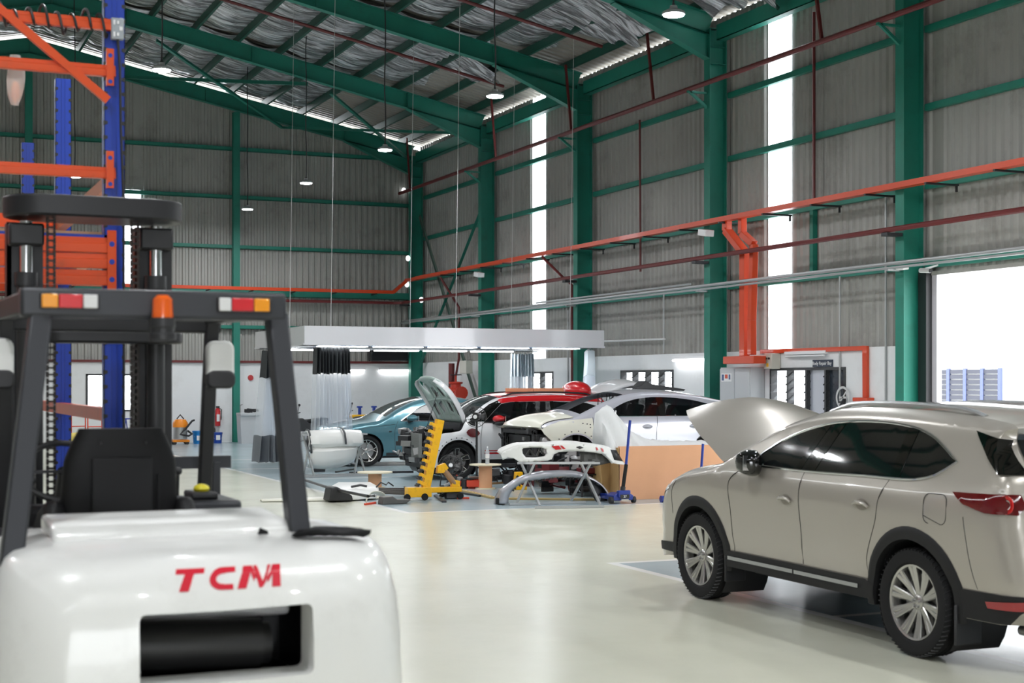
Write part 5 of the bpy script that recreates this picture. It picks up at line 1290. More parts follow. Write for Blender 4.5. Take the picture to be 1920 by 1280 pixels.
# ================================================================ FORKLIFT (seen from behind)
FO = Vector((.95, 4.6, 0))
FL = thing('forklift', 'white forklift truck with black seat, mast and overhead guard seen from behind', 'forklift', FO)
M_FW = mat('white_forklift_paint', (.78, .78, .76), .3, coat=.5, dirt=(.5, .49, .45), dirt_amt=.25, dscale=5)
M_FB = mat('forklift_black_paint', (.012, .012, .014), .45)
M_FG = mat('forklift_guard_paint', (.035, .037, .043), .4, .2)
def lx(px, Y):  # x in the truck's frame of a photograph column at distance Y down the hall
    t = (px-CX)/FPX; return Y*(SA+CA*t)/(CA-SA*t)-FO.x
CWX = .055
# counterweight: lofted rounded plan sections
lv = [(.22, .60, .05, .20), (.45, .615, .0, .22), (.80, .62, .0, .24), (.98, .615, .0, .25), (1.08, .61, .012, .26), (1.15, .60, .03, .27), (1.20, .59, .055, .27), (1.24, .575, .10, .27), (1.265, .555, .17, .26), (1.28, .52, .26, .24), (1.29, .45, .36, .2)]
rows = []
lv = [(a, b+.055, c, d) for a, b, c, d in lv]
for z, w, y, r in lv:
    row = []
    yf = .85
    for k in range(15):
        a = R(180+90*k/14); row.append((-w+r+r*math.cos(a), y+r+.04+r*math.sin(a), z))
    nmid = 12
    xs0, xs1 = -w+r, w-r
    for k in range(1, nmid):
        x = xs0+(xs1-xs0)*k/nmid; row.append((x, y+.04-.04*(1-(x/(w-r))**2), z))
    for k in range(15):
        a = R(270+90*k/14); row.append((w-r+r*math.cos(a), y+r+.04+r*math.sin(a), z))
    row += [(w, yf, z), (-w, yf, z)]
    rows.append([(q_[0]+CWX, q_[1], q_[2]) for q_ in row])
mb = MB().grid(rows, True); n_ = len(rows[0]); mb.add(rows[0], [tuple(range(n_))]); mb.add(rows[-1], [tuple(range(n_))])
cw = mb.build('tmp_counterweight', M_FW, None, fix=True)
hx0, hx1 = lx(255, 4.62), lx(595, 4.62)
CF = [(0,3,2,1),(4,5,6,7),(0,1,5,4),(1,2,6,5),(2,3,7,6),(3,0,4,7)]
ct = MB().add([(hx0, -.2, .86), (hx1, -.2, .86), (hx1-.02, .2, .87), (hx0+.02, .2, .87), (hx0, -.2, 1.095), (hx1, -.2, 1.105), (hx1-.02, .2, 1.08), (hx0+.02, .2, 1.08)], CF).build('tmp_cut', M_FW, None, fix=True, smooth=0)
bv = ct.modifiers.new('b', 'BEVEL'); bv.width = .02; bv.segments = 3
ct2 = MB().box(hx0-.12, hx1+.06, .15, .75, .78, 1.13).build('tmp_cut2', M_BLACK, None, fix=True, smooth=0)
for q_ in (ct, ct2):
    bo_ = cw.modifiers.new('bool', 'BOOLEAN'); bo_.object = q_; bo_.operation = 'DIFFERENCE'; bo_.solver = 'EXACT'
dg = bpy.context.evaluated_depsgraph_get(); me = bpy.data.meshes.new_from_object(cw.evaluated_get(dg))
bpy.data.objects.remove(cw); bpy.data.objects.remove(ct); bpy.data.objects.remove(ct2)
me.name = 'counterweight'; me.materials.clear(); me.materials.append(M_FW); me.materials.append(M_BLACK)
me.polygons.foreach_set('use_smooth', [True]*len(me.polygons)); me.set_sharp_from_angle(angle=R(38))
for p_ in me.polygons:  # deep cavity faces painted black to stand for the shade inside
    c_ = p_.center; p_.material_index = 1 if (.149 < c_.y < .76 and hx0-.13 < c_.x < hx1+.07 and .77 < c_.z < 1.14) else 0
cwo = bpy.data.objects.new('counterweight', me); COL.objects.link(cwo); cwo.parent = FL
mf = MB().tube([(hx0-.02, .28, .95), (hx1-.13, .28, .93)], .085, 24).tube([(hx1-.13, .28, .93), (hx1-.10, .28, .93)], .07, 24); mf.build('muffler', mat('muffler_black', (.03, .03, .03), .35, .3), FL)
MB().tube([(hx1-.07, .5, .87), (hx1-.07, .5, 1.09)], .012, 8).box(hx0, hx1, .55, .6, .88, 1.08).build('radiator_core', M_BLACK, FL)
# TCM lettering, drawn as slanted letters on the rear face
M_TCM = mat('red_lettering', s2l((206, 24, 48)), .35)
def on_face(x, z):
    z0 = np.interp(z, [l[0] for l in lv], [l[2] for l in lv]); w = np.interp(z, [l[0] for l in lv], [l[1]-l[3] for l in lv])
    return (x, float(z0+.04-.04*(1-((x-CWX)/w)**2))-.002, z)
T0, T1, TZ0, TZ1 = lx(327, 4.63), lx(527, 4.63), 1.152, 1.218
def letter(polys, name):
    mb = MB()
    for poly in polys:
        V, F = cdt_fill(poly, (), .1); pts = []
        for a, b in V:
            x = T0+(T1-T0)*(a/5.0+ .055*(b-.5)*.0); pts.append(on_face(x+.012*(b), TZ0+(TZ1-TZ0)*b))
        mb.add(pts, F)
    return mb.build(name, M_TCM, cwo, smooth=0, solid=.002)
letter([[(.0, .78), (0.04, 1), (1.35, 1), (1.31, .78), (.85, .78), (.66, 0), (.22, 0), (.42, .78)]], 'lettering')
oC = [(1.62+.58+.62*math.cos(R(a))*1.0, .5+.5*math.sin(R(a))) for a in range(52, 309, 12)]; iC = [(1.62+.60+.34*math.cos(R(a)), .5+.24*math.sin(R(a))) for a in range(308, 51, -12)]
letter([[(2.78, 1.0), (2.2, 1.0)]+[(p[0], p[1]) for p in oC if p[0] < 2.2]+[(2.2, 0), (2.74, 0), (2.70, .24), (2.3, .24)]+[p for p in iC if p[0] < 2.3]+[(2.3, .76), (2.78, .78)]], 'lettering')
letter([[(2.92, 0), (3.16, 1), (3.58, 1), (3.78, .52), (3.70, .30), (3.50, .72), (3.34, 0)], [(3.66, 1), (3.80, 1), (4.12, .28), (4.30, .28), (4.08, 0), (3.98, 0), (3.68, .8)],
        [(4.36, 1), (4.50, 1), (4.22, .15), (4.12, .0), (4.08, .12)], [(4.60, 1), (4.98, 1), (5.02, 0), (4.60, 0), (4.58, .60), (4.38, .22), (4.30, .38)]], 'lettering')
# engine hood, seat deck, steps
hd = MB().prism([(.40, 1.0), (.40, 1.30), (.44, 1.33), (.8, 1.345), (.8, 1.0)], 'x', lx(100, 5.0), lx(545, 5.0)); hd.build('engine_hood', M_FW, FL, bevel=.015)
MB().box(-.5, .5, .8, 2.0, .55, 1.12).build('engine_cover', M_FW, FL, bevel=.03)
MB().box(-.55, .55, .3, 2.3, .2, .58).build('chassis', M_FB, FL, bevel=.02)
for s_ in (-1, 1):
    fd = MB().prism([(1.55, .5), (1.5, .8), (1.6, .95), (1.9, 1.02), (2.25, 1.0), (2.45, .8), (2.5, .5)], 'x', s_*.42, s_*.60); fd.build('front_mudguard', M_FB, FL, bevel=.02)
    for yy, rr_ in ((2.15, .33), (.72, .24)):
        w_ = MB().lathe([(.12, -.1), (rr_*.8, -.11), (rr_*.97, -.09), (rr_, -.05), (rr_, .05), (rr_*.97, .09), (rr_*.8, .11), (.12, .1)], (s_*.5, yy, rr_), 'x', 36); w_.build('wheel', M_BLACKR, FL)
# seat
sx = (lx(115, 5.95)+lx(325, 5.95))/2-.008; M_VIN = mat('black_vinyl', (.006, .006, .007), .5, spec=.3, bump=.1, bscale=200)
def pad(x0, x1, y0, y1, z0, z1, nm, par, b=.05): return MB().box(x0, x1, y0, y1, z0, z1).build(nm, M_VIN, par, bevel=b, seg=4)
bk = MB(); rows = []
for i in range(13):
    t = i/12; z = 1.14+.49*t; w = .235*(1-.12*t-.42*max(0, t-.72)**1.3*2.6); yc = 1.30-.12*t*.6; d_ = .05
    rows.append([(sx+w*math.copysign(abs(math.cos(a))**.5, math.cos(a)), yc+d_*math.copysign(abs(math.sin(a))**.6, math.sin(a)), z) for a in [2*PI*k/32 for k in range(32)]])
bk.grid(rows, True); bk.add(rows[-1], [tuple(range(32))]); bk.add(rows[0], [tuple(range(32))])
sb_ = bk.build('seat_back', M_VIN, FL, fix=True, smooth=60)
MB().box(sx-.115, sx+.115, 1.185, 1.20, 1.29, 1.52).build('back_panel', mat('seat_panel_black', (.010, .010, .011), .6, spec=.3), sb_, bevel=.01)
MB().tube([(sx-.14, 1.21, 1.30), (sx-.13, 1.195, 1.27), (sx+.13, 1.195, 1.27), (sx+.14, 1.21, 1.30), (sx+.14, 1.2, 1.45)], .006, 6).build('seam_piping', M_VIN, sb_)
for s_ in (-1, 1): MB().sphere((sx+s_*.085, 1.175, 1.575), .007, .006, .007, 8, 6).build('button', M_BLACK, sb_)
cu_ = MB(); cu_.box(sx-.27, sx+.27, 1.22, 1.72, 1.10, 1.24); cu_.build('seat_cushion', M_VIN, FL, bevel=.07, seg=4)
for s_ in (-1, 1): MB().prism([(1.18, 1.1), (1.14, 1.28), (1.24, 1.36), (1.5, 1.3), (1.7, 1.22), (1.7, 1.1)], 'x', sx+s_*.21, sx+s_*.29).build('seat_bolster', M_VIN, FL, bevel=.03, seg=3)
# consoles
rx0, rx1 = lx(338, 5.9), lx(449, 5.9)
cn_ = MB().box(rx0, rx1, 1.25, 1.6, 1.0, 1.335); cno = cn_.build('side_console', M_FG, FL, bevel=.015)
MB().box(rx0+.05, rx0+.16, 1.33, 1.5, 1.335, 1.365).build('tray', M_BLACK, cno, bevel=.01)
yi = MB().sphere((rx0+.105, 1.4, 1.375), .033, .04, .02, 12, 8); yi.build('yellow_cap', mat('yellow_plastic', (.7, .6, .02), .4), cno)
hr = MB().bar((lx(325, 6.6), 2.0, 1.45), (lx(432, 6.6), 2.0, 1.45), .03, .055).bar((lx(405, 6.6), 2.0, 1.1), (lx(405, 6.6), 2.0, 1.45), .05, .03); hr.build('grab_frame', M_FG, FL)
MB().box(-.6, -.33, 1.1, 1.7, .95, 1.22).build('side_console', M_FB, FL, bevel=.02)
MB().box(-.45, .45, 1.95, 2.1, .7, 1.28).build('dashboard', M_BLACK, FL, bevel=.03)
sw = MB(); c0 = Vector((lx(122, 6.3), 1.72, 1.44)); q = []
for k in range(25): a = 2*PI*k/24; q.append(c0+Vector((.17*math.cos(a), .17*math.sin(a)*.75, .17*math.sin(a)*.66)))
sw.tube(q, .013, 8, False); sw.bar(c0-Vector((.16, 0, 0)), c0+Vector((.16, 0, 0)), .03, .012); sw.tube([c0, c0+Vector((0, .28, -.3))], .03, 10); sw.sphere(tuple(c0+Vector((-.14, -.07, -.03))), .022); sw.build('steering_wheel', M_BLACK, FL)
lvv = MB()
for k in range(3): x = rx0-.02+k*.045; lvv.tube([(x, 1.75, 1.2), (x, 1.72, 1.42)], .007, 6).sphere((x, 1.72, 1.43), .018)
lvv.build('control_levers', M_BLACK, FL)
# overhead guard
GX0, GX1 = lx(37, 5.2), lx(534, 5.2); GZ0, GZ1 = 2.03, 2.13
gb_ = MB().box(GX0, GX1, .57, .66, GZ0, GZ1).build('guard_rear_bar', M_FG, FL, bevel=.012)
for a, b, nm in (((lx(520, 5.2), .62, GZ0+.02), (lx(563, 5.0), .42, 1.26), 'guard_leg'), ((lx(78, 5.2), .62, GZ0+.02), (lx(20, 5.0), .42, 1.2), 'guard_leg')):
    MB().bar(a, b, .072, .085, (0, 1, 0)).build(nm, M_FG, FL, bevel=.008)
for x in (GX0+.04, GX1-.04):
    MB().bar((x, .62, 2.08), (x, 1.7, 2.10), .07, .08).build('guard_side_rail', M_FB, FL, bevel=.008)
    MB().bar((x, 1.66, 2.08), (x, 1.9, 1.0), .055, .055, (0, 1, 0)).build('guard_front_leg', M_FB, FL, bevel=.006)
MB().box(GX0, GX1, 1.66, 1.72, 2.02, 2.12).build('guard_front_bar', M_FB, FL, bevel=.008)
for k in range(5):
    y = .8+.17*k; MB().box(GX0+.05, GX1-.05, y-.015, y+.015, 2.06, 2.12).build('guard_slat', M_FB, FL)
# tail lamp clusters and beacon
M_AMB = mat('amber_lens', (.85, .32, .01), .2, coat=1); M_RL = mat('red_lens', (.62, .02, .03), .2, coat=1); M_CL = mat('clear_lens')
def cluster(x0, order):
    ca = MB().box(x0-.005, x0+.19, .553, .572, 2.058, 2.11).build('tail_lamp_cluster', M_BLACK, gb_, bevel=.003)
    x = x0
    for m, w in order:
        o = MB().box(x, x+w-.003, .543, .555, 2.061, 2.107).build('lamp_lens', m, ca, bevel=.004)
        x += w
cluster(lx(78, 5.15), [(M_AMB, .056), (M_RL, .08), (M_CL, .05)]); cluster(lx(411, 5.15), [(M_CL, .045), (M_RL, .08), (M_AMB, .058)])
bxx = lx(305, 5.1)
bc_ = MB().lathe([(.001, .075), (.02, .073), (.033, .06), (.036, .0), (.036, -.005)], (bxx, .50, 2.035), 'z', 24).build('beacon', mat('orange_beacon', (.8, .12, .01), .15, coat=1), FL)
MB().lathe([(.001, 0), (.042, 0), (.044, -.03), (.04, -.035), (.04, -.05), (.046, -.055), (.046, -.075), (.001, -.075)], (bxx, .50, 2.03), 'z', 24).box(bxx-.03, bxx+.03, .5, .6, 1.95, 2.05).build('beacon_base', M_BLACK, bc_)
# mast
MY = 2.35; mx = lx(167, 6.98)
for px0, px1 in ((13, 80), (254, 321)):
    x0, x1 = lx(px0, 6.95), lx(px1, 6.95)
    MB().box(x0, x0+.02, MY, MY+.12, .05, 2.53).box(x0, x1-.06, MY+.10, MY+.12, .05, 2.53).box(x0, x0+.07, MY, MY+.015, .05, 2.53).build('mast_rail', M_FB, FL)
    MB().box(x1-.06, x1-.045, MY-.02, MY+.10, .1, 2.52).box(x1-.06, x1, MY-.02, MY-.005, .1, 2.52).box(x1-.06, x1, MY+.09, MY+.10, .1, 2.52).build('inner_mast_rail', M_FB, FL)
    xm = (x0+x1)/2
    MB().tube([(xm, MY-.06, .3), (xm, MY-.06, 2.27)], .042, 18).tube([(xm, MY-.06, 2.24), (xm, MY-.06, 2.30)], .05, 18).build('lift_cylinder', M_BLACK, FL)
    MB().tube([(xm, MY-.06, 2.28), (xm, MY-.06, 2.53)], .028, 18).build('piston_rod', M_CHROME, FL)
    MB().box(xm-.075, xm+.075, MY-.1, MY+.0, 2.42, 2.52).build('cylinder_bracket', M_FB, FL, bevel=.01)
for px in (98, 256):
    x = lx(px, 6.8); c = MB()
    for k in range(62):
        z = .75+k*.03; c.box(x-.020, x-.010, MY-.11, MY-.085, z, z+.027).box(x+.010, x+.020, MY-.11, MY-.085, z, z+.027)
        c.box(x-.014, x+.014, MY-.107, MY-.09, z+.009, z+.018)
    c.build('lift_chain', mat('dark_chain', (.035, .03, .028), .5, .6), FL, smooth=0)
def plate(px0, px1, z0, z1, y0, y1, nm):
    x0, x1 = lx(px0, 6.8), lx(px1, 6.8)
    MB().prism(rrect(x0, x1, y0, y1, (y1-y0)/2-.001, 6), 'z', z0, z1).build(nm, M_FB, FL, bevel=.01)
plate(8, 348, 2.545, 2.64, MY-.22, MY+.12, 'mast_top_plate'); plate(80, 345, 1.985, 2.04, MY-.2, MY-.02, 'mast_cross_plate')
MB().box(lx(20, 6.95), lx(320, 6.95), MY+.05, MY+.1, .3, .42).build('mast_foot_plate', M_FB, FL)
for s_ in (-.25, .25):
    MB().prism([(MY+.22, .06), (MY+.27, .06), (MY+.27, .55), (MY+.24, .55), (MY+.24, .1), (MY+.22, .1)], 'x', mx+s_-.06, mx+s_+.06).box(mx+s_-.06, mx+s_+.06, MY+.24, MY+.68, .05, .085).build('fork', M_FB, FL)
MB().box(mx-.4, mx+.4, MY+.14, MY+.24, .5, .6).box(mx-.4, mx+.4, MY+.14, MY+.24, .2, .28).box(mx-.36, mx-.32, MY+.12, MY+.18, .2, .6).box(mx+.32, mx+.36, MY+.12, MY+.18, .2, .6).build('fork_carriage', M_FB, FL)
ho = MB(); ho.tube([(lx(70, 5.6), 1.0, 2.0), (lx(82, 5.7), 1.1, 1.9), (lx(72, 5.8), 1.2, 1.75), (lx(60, 5.9), 1.3, 1.5)], .008, 6); ho.build('hose', M_BLACK, FL)
# mirrors
def fl_mirror(px, w_px, Yw, z, lab):
    x = lx(px, Yw); y = Yw-FO.y; w = .115; h = .20
    o = MB().prism([(a+x, b+z) for a, b in rrect(-w/2, w/2, -h/2, h/2, .035)], 'y', y-.03, y+.03).build('mirror', M_FW, FL, bevel=.012, seg=3)
    MB().prism([(a+x, b+z) for a, b in rrect(-w/2-.003, w/2+.003, -h/2-.003, -h/2+.075, .03)], 'y', y-.036, y+.032).build('mirror_base', M_BLACK, o, bevel=.01)
    MB().tube([(x, y+.03, z), (x+.02, 1.7, z+.03)], .01, 8).build('mirror_arm', M_BLACK, o)
fl_mirror(412, 50, 6.2, 1.885, ''); fl_mirror(-3, 50, 6.2, 1.885, '')
# black mat and strap lying on the counterweight
mb = MB(); rows = []
for i in range(9):
    u = i/8; x = lx(558, 4.85)+(lx(690, 4.85)-lx(558, 4.85))*u
    rows.append([(x+.012*math.sin(k), .24+.085*k/5*(.5+.6*math.sin(PI*u)), 1.284+.010*math.sin(u*7+k)+(-.012*max(0, u-.7)/.3)+.012) for k in range(6)])
mb.grid(rows); tag(mb.build('rubber_mat', M_BLACKR, solid=.012, loc=FO), 'thin black rubber mat lying on the right of the white counterweight', 'mat')
tag(MB().prism([(0, 0), (.035, 0), (.03, .012), (.008, .022)], 'y', 0, .02).build('rubber_wedge', M_BLACKR, loc=(FO.x+lx(488, 4.9), 4.92, 1.291)), 'tiny black rubber wedge on the white counterweight', 'wedge')
# ================================================================ PALLET RACK
M_RO = mat('rack_orange_paint', s2l((218, 76, 18)), .35, coat=.2, dirt=(.15, .08, .04), dirt_amt=.3, dscale=9)
RK = thing('pallet_rack', 'tall blue and orange pallet rack beyond the forklift mast', 'rack', (1.15, 7.7, 0))
def upright(x, y, h=3.88):
    w = .052
    mb = MB().box(x-w, x+w, y, y+.004, 0, h).box(x-w, x-w+.004, y, y+.08, 0, h).box(x+w-.004, x+w, y, y+.08, 0, h).box(x-.014, x-.010, y-.004, y, 0, h).box(x+.010, x+.014, y-.004, y, 0, h)
    mb.box(x-.08, x+.08, y-.02, y+.1, 0, .01)
    u = mb.build('upright', M_BLUE, RK, smooth=0)
    s = MB(); z = .06
    while z < h-.03:
        for q in (-1, 1): s.prism([(x+q*w*1.01, z-.012), (x+q*w*1.01, z+.012), (x+q*(w-.017), z+.009), (x+q*(w-.017), z-.006)], 'y', y-.0025, y+.002).box(x+q*w-.0012, x+q*w+.0012, y+.005, y+.03, z-.012, z+.012)
        z += .075
    s.build('slot_markings', M_BLACK, u, smooth=0)
for (x, y) in ((-.03, 0), (.022, 2.7), (.055, 5.6), (-2.75, 0), (-2.75, 2.7), (-2.75, 5.6)): upright(x, y)
def beam(z, h=.058, y=-.045, x0=-2.7, x1=-.01, conn=True, m=M_RO, tilt=0):
    b_ = MB().prism([(y, z), (y+.04, z), (y+.04, z+h), (y+.01, z+h), (y+.01, z+h*.62), (y, z+h*.62)], 'x', x0, x1-.02).build('beam', m, RK, smooth=0, bevel=.003)
    if conn:
        MB().box(x1-.068, x1-.032, y-.014, y-.008, z-.05, z+h+.08).box(x1-.068, x1-.063, y-.01, y+.02, z-.05, z+h+.08).build('beam_connector', m, b_, smooth=0)
        hb = MB()
        for dz in (-.03, h+.045): hb.tube([(x1-.05, y-.016, z+dz), (x1-.05, y-.012, z+dz)], .011, 10)
        hb.build('rivets', M_BLUE, b_)
beam(3.60, conn=False)
for z in (3.365, 2.845): beam(z)
for z in (2.30, 2.385, 2.465): beam(z, .078, -.055, conn=False)
MB().box(-.075, -.03, -.062, -.056, 2.26, 2.58).build('beam_connector', M_RO, RK, smooth=0, bevel=.002)
hb = MB()
for z in (2.33, 2.42, 2.51): hb.tube([(-.052, -.064, z), (-.052, -.060, z)], .014, 10)
hb.build('rivets', M_BLUE, RK)
MB().bar((-.68, -.06, 3.72), (-.07, -.05, 3.24), .03, .04).build('diagonal_brace', M_RO, RK)
for y0, y1 in ((.08, 2.7), (2.78, 5.6)):
    for z in (2.84, 2.50, 1.6):
        MB().box(-.03, .03, y0, y1, z, z+.07).build('tie_beam', M_RO if z != 2.84 else mat('worn_tie_beam', s2l((176, 120, 92)), .5), RK, smooth=0)
for y0 in (2.66, 5.56):
    for z in (2.85, 2.42): MB().box(-2.7, -.02, y0-.01, y0+.03, z, z+.09).build('beam', M_RO, RK, smooth=0)
MB().box(-2.7, -.06, .1, 2.6, 2.565, 2.585).build('chipboard_shelf', mat('chipboard', s2l((196, 150, 104)), .8, var=.1, vscale=8), RK, smooth=0)
MB().box(-2.7, -.06, -.0, 2.6, 2.547, 2.562).build('shelf_support', M_BLUE, RK, smooth=0)
# things hung on the rack
p = at(28, 100, 7.6)
bg = thing('plastic_bag', 'cloudy plastic bag with an orange thing inside hanging from the orange rack beam', 'bag', (p.x, p.y-.02, 0))
rows = []
for i in range(10):
    t = i/9; z = 3.50-.26*t; w = .012+.032*math.sin(PI*min(1, t*.9+.08))**.7
    rows.append([(w*math.cos(a)*(1+.15*math.sin(3*a+t*5)), w*.6*math.sin(a), z) for a in [2*PI*k/14 for k in range(14)]])
MB().grid(rows, True).build('film', clear_sheet('cloudy_film', (.75, .72, .68), .55, .3), bg); MB().sphere((0, 0, 3.31), .024, .02, .055, 12, 10).build('orange_bundle', mat('orange_cloth', (.95, .3, .01), .6), bg)
cb_ = MB(); pts = []
for k in range(140):
    t = k/139; a = t*2*PI*9; pts.append((1.09-.62*(1-t), 7.675+.035*math.cos(a), 3.63+.05*math.sin(a)+.02*math.sin(t*17)))
cb_.tube(pts, .007, 6); tag(cb_.build('cable', M_BLACK), 'black cable wound around the top orange beam of the rack', 'cable')
sk_ = thing('socket_box', 'grey twin socket box strapped to the near blue upright', 'socket box', (1.128, 7.68, 3.555))
bxk = MB().box(-.032, .032, -.03, .005, 0, .11).build('box_body', mat('socket_grey', (.35, .38, .41), .45), sk_, bevel=.005)
for z in (.025, .085):
    MB().box(-.022, -.012, -.036, -.03, z-.012, z+.012).box(-.004, .006, -.036, -.03, z-.008, z+.008).build('socket', M_WHITE, bxk)
MB().box(.008, .024, -.034, -.03, .045, .065).build('switch', M_WHITE, bxk)
tag(MB().tube([(1.13, 7.66, 3.56), (1.14, 7.66, 3.4), (1.145, 7.66, 3.1), (1.16, 7.66, 2.7), (1.16, 7.66, 1.0)], .007, 6).build('cable', M_BLACK), 'black cable running down the near blue upright from the socket box', 'cable')
# ================================================================ THINGS IN THE WORKSHOP
def Z(v, z): return Vector((v.x, v.y, z))
M_BUMP = mat('white_bumper_paint', (.76, .76, .74), .4, coat=.25)
M_BSLV = mat('silver_bumper_paint', s2l((172, 172, 180)), .28, .4, coat=1)
def stand(name, label, x, y, w, h, rz, depth=.5, sp=.22):
    """folding X-leg panel stand"""
    t = thing(name, label, 'stand', (x, y, 0), rz)
    for i, sx_ in enumerate((-1, 1)):
        for a, b in (((sx_*w/2+sp, -depth/2, .02), (sx_*w/2-sp, depth/2*.4, h)), ((sx_*w/2-sp, depth/2*.4, .02), (sx_*w/2+sp, -depth/2*.2, h))):
            MB().bar(a, b, .03, .03).build('leg', M_GALV, t)
    MB().bar((-w/2-.2, -depth/2, .02), (w/2+.25, -depth/2, .02), .035, .035).build('foot_bar', M_GALV, t)
    MB().bar((-w/2-.15, depth/2*.4, .02), (w/2+.2, depth/2*.4, .02), .035, .035).build('foot_bar', M_GALV, t)
    MB().bar((-w/2-.12, -depth/2*.2, h), (w/2+.16, -depth/2*.2, h), .03, .03).build('top_bar', M_GALV, t); MB().bar((-w/2-.1, depth/2*.4, h), (w/2+.15, depth/2*.4, h), .03, .03).build('top_bar', M_GALV, t)
    return t
# --- white bumper cover with red stripes lying on its stand, silver bumper below it
st = thing('panel_stand', 'folding grey stand carrying the red-striped white bumper', 'stand', gr(1040, 944))
so = st.location.copy()
for f, tp_ in (((1012, 948), (978, 869, 21.95)), ((968, 944), (1003, 867, 21.5)), ((1125, 945), (1089, 867, 21.9)), ((1070, 940), (1107, 868, 21.5))):
    MB().bar(gr(*f, .02)-so, at(*tp_)-so, .03, .03).build('leg', M_GALV, st)
MB().bar(gr(1003, 951, .02)-so, gr(1132, 949, .02)-so, .035, .035).build('foot_bar', M_GALV, st); MB().bar(gr(955, 945, .02)-so, gr(1098, 941, .02)-so, .03, .03).build('foot_bar', M_GALV, st)
MB().bar(at(970, 868, 21.95)-so, at(1115, 867, 21.9)-so, .03, .03).build('top_bar', M_GALV, st); MB().bar(at(985, 868, 21.5)-so, at(1125, 868, 21.5)-so, .03, .03).build('top_bar', M_GALV, st)
YB1 = 19.55
bt = thing('bumper_cover', 'white front bumper cover with red stripes on the folding stand', 'bumper', Z(on_y(1055, 716, YB1), 0))
bo1 = bt.location.copy()
def bp1(px, py, dy=0.0):
    return on_y(px, py, YB1+.32*abs((px-1055)/116)**2.3+dy)-bo1
top_ = smooth_poly([(939.5, 853), (944, 846.5), (952, 842.5), (970, 836), (1000, 833.6), (1033, 833.6), (1051, 831.5), (1079, 831.5), (1097, 833.6), (1129, 838), (1145, 841.6), (1155.5, 848), (1166, 862), (1171.5, 871)], 5)
bot_ = [(1148, 868), (1139.6, 858.4), (1129, 849.6), (1115, 847), (1079, 844), (1047, 846), (1037, 851), (1033, 861), (1026, 863.5), (1008, 865), (991, 865.5), (973, 865.5), (964, 859), (953, 857.5), (943, 862)]
hole = [(977.5, 842.5), (981, 838.5), (996, 837), (1015.6, 837), (1024.5, 841.6), (1026, 849.6), (1021, 856.7), (1005, 858.6), (985.5, 858.4), (979, 851)]
V, F = cdt_fill(top_+bot_, [hole], 4.0)
MB().add([bp1(a, b) for a, b in V], [f[::-1] for f in F]).build('bumper_skin', M_BUMP, bt, smooth=70, solid=.014)
MB().grid([[bp1(a, b, .0)+Vector((0, .16*j/3, .035*math.sin(j/3*PI/2)-.0)) for a, b in top_] for j in range(4)]).build('bumper_top', M_BUMP, bt, smooth=70, solid=.01)
ri = MB()
for ring in (hole+[hole[0]], [bot_[i] for i in range(0, 8)]): ri.tube([bp1(a, b, .02) for a, b in ring], .012, 6)
ri.build('return_flange', M_BUMP, bt)
for i in range(4):
    poly = ([(1034, 836.2), (1047.5, 835), (1053, 842), (1042, 843)], [(1050, 835), (1053.7, 835), (1060.8, 841), (1056, 842)], [(1117, 838.2), (1120, 838.6), (1122, 844), (1118.7, 844)], [(1126, 839.5), (1130.7, 841), (1132.5, 847), (1129, 846)])[i]
    MB().add([bp1(a, b, -.016) for a, b in poly], [(0, 1, 2, 3)]).build('red_stripe', M_MR, bt, smooth=0, solid=.003)
MB().add([bp1(a, b, -.014) for a, b in [(1080, 838), (1087, 835.8), (1094.5, 839), (1087, 841.6)]], [(0, 1, 2, 3)]).build('tow_hook_hole', M_BLACK, bt, solid=.004)
MB().add([bp1(a, b, -.016) for a, b in [(1145, 842.5), (1155.5, 843.8), (1168, 864.5), (1152, 862)]], [(0, 1, 2, 3)]).build('side_grille', M_BLACK, bt, solid=.005)
fl = MB(); fl.tube([bp1(a, b, .06) for a, b in hole+[hole[0]]], .02, 6); fl.tube([bp1(985, 856, .1), bp1(993, 843, .14), bp1(1003, 856, .1)], .02, 8).tube([bp1(1006, 856, .1), bp1(1012, 842, .14), bp1(1020, 852, .1)], .02, 8); fl.build('fog_lamp_housing', mat('dark_grey_liner', (.06, .06, .055), .5), bt)
MB().grid([[bp1(1088+58*i/8, 848+26*j/4*(1-.5*abs(i/8-.45)), .1+.03*math.sin(i*2.5+j)) for i in range(9)] for j in range(5)]).build('liner_mesh', mat('dark_grey_liner'), bt, solid=.006)
# silver bumper standing below
YB2 = 19.75
sb = thing('bumper_cover', 'silver arched bumper cover standing on the floor under the folding stand', 'bumper', Z(on_y(1040, 716, YB2), 0))
bo2 = sb.location.copy()
def bp2(px, py, dy=0.0):
    v = on_y(px, py, YB2+.30*abs((px-1040)/105)**2.5-.1+dy)-bo2; v.z = max(v.z, .006); return v
so_ = [tuple(q) for q in resample([(931.5, 944), (933, 932), (937.7, 920), (955, 904.5), (973, 894), (1000, 885), (1035, 882), (1070, 882), (1090, 886), (1107.7, 894), (1129, 908), (1141, 924), (1143, 944)], 4)]
si_ = [(953, 944), (953, 936), (957, 924), (971, 910), (991, 901), (1005, 899), (1035, 895), (1070, 894), (1090, 896), (1111, 901), (1129, 913), (1137, 926), (1139, 944)]
si_ = [tuple(q) for q in resample(si_, 1)]
def ptat(L, f): k = f*(len(L)-1); i = min(int(k), len(L)-2); u = k-i; return (L[i][0]+(L[i+1][0]-L[i][0])*u, L[i][1]+(L[i+1][1]-L[i][1])*u)
rows = []
for i in range(50):
    a, b = ptat(so_, i/49), ptat(si_, i/49); rows.append([bp2(a[0]+(b[0]-a[0])*k/5, a[1]+(b[1]-a[1])*k/5, -.07*math.sin(PI*k/5)) for k in range(6)])
MB().grid(rows).build('bumper_skin', M_BSLV, sb, smooth=70, solid=.012)
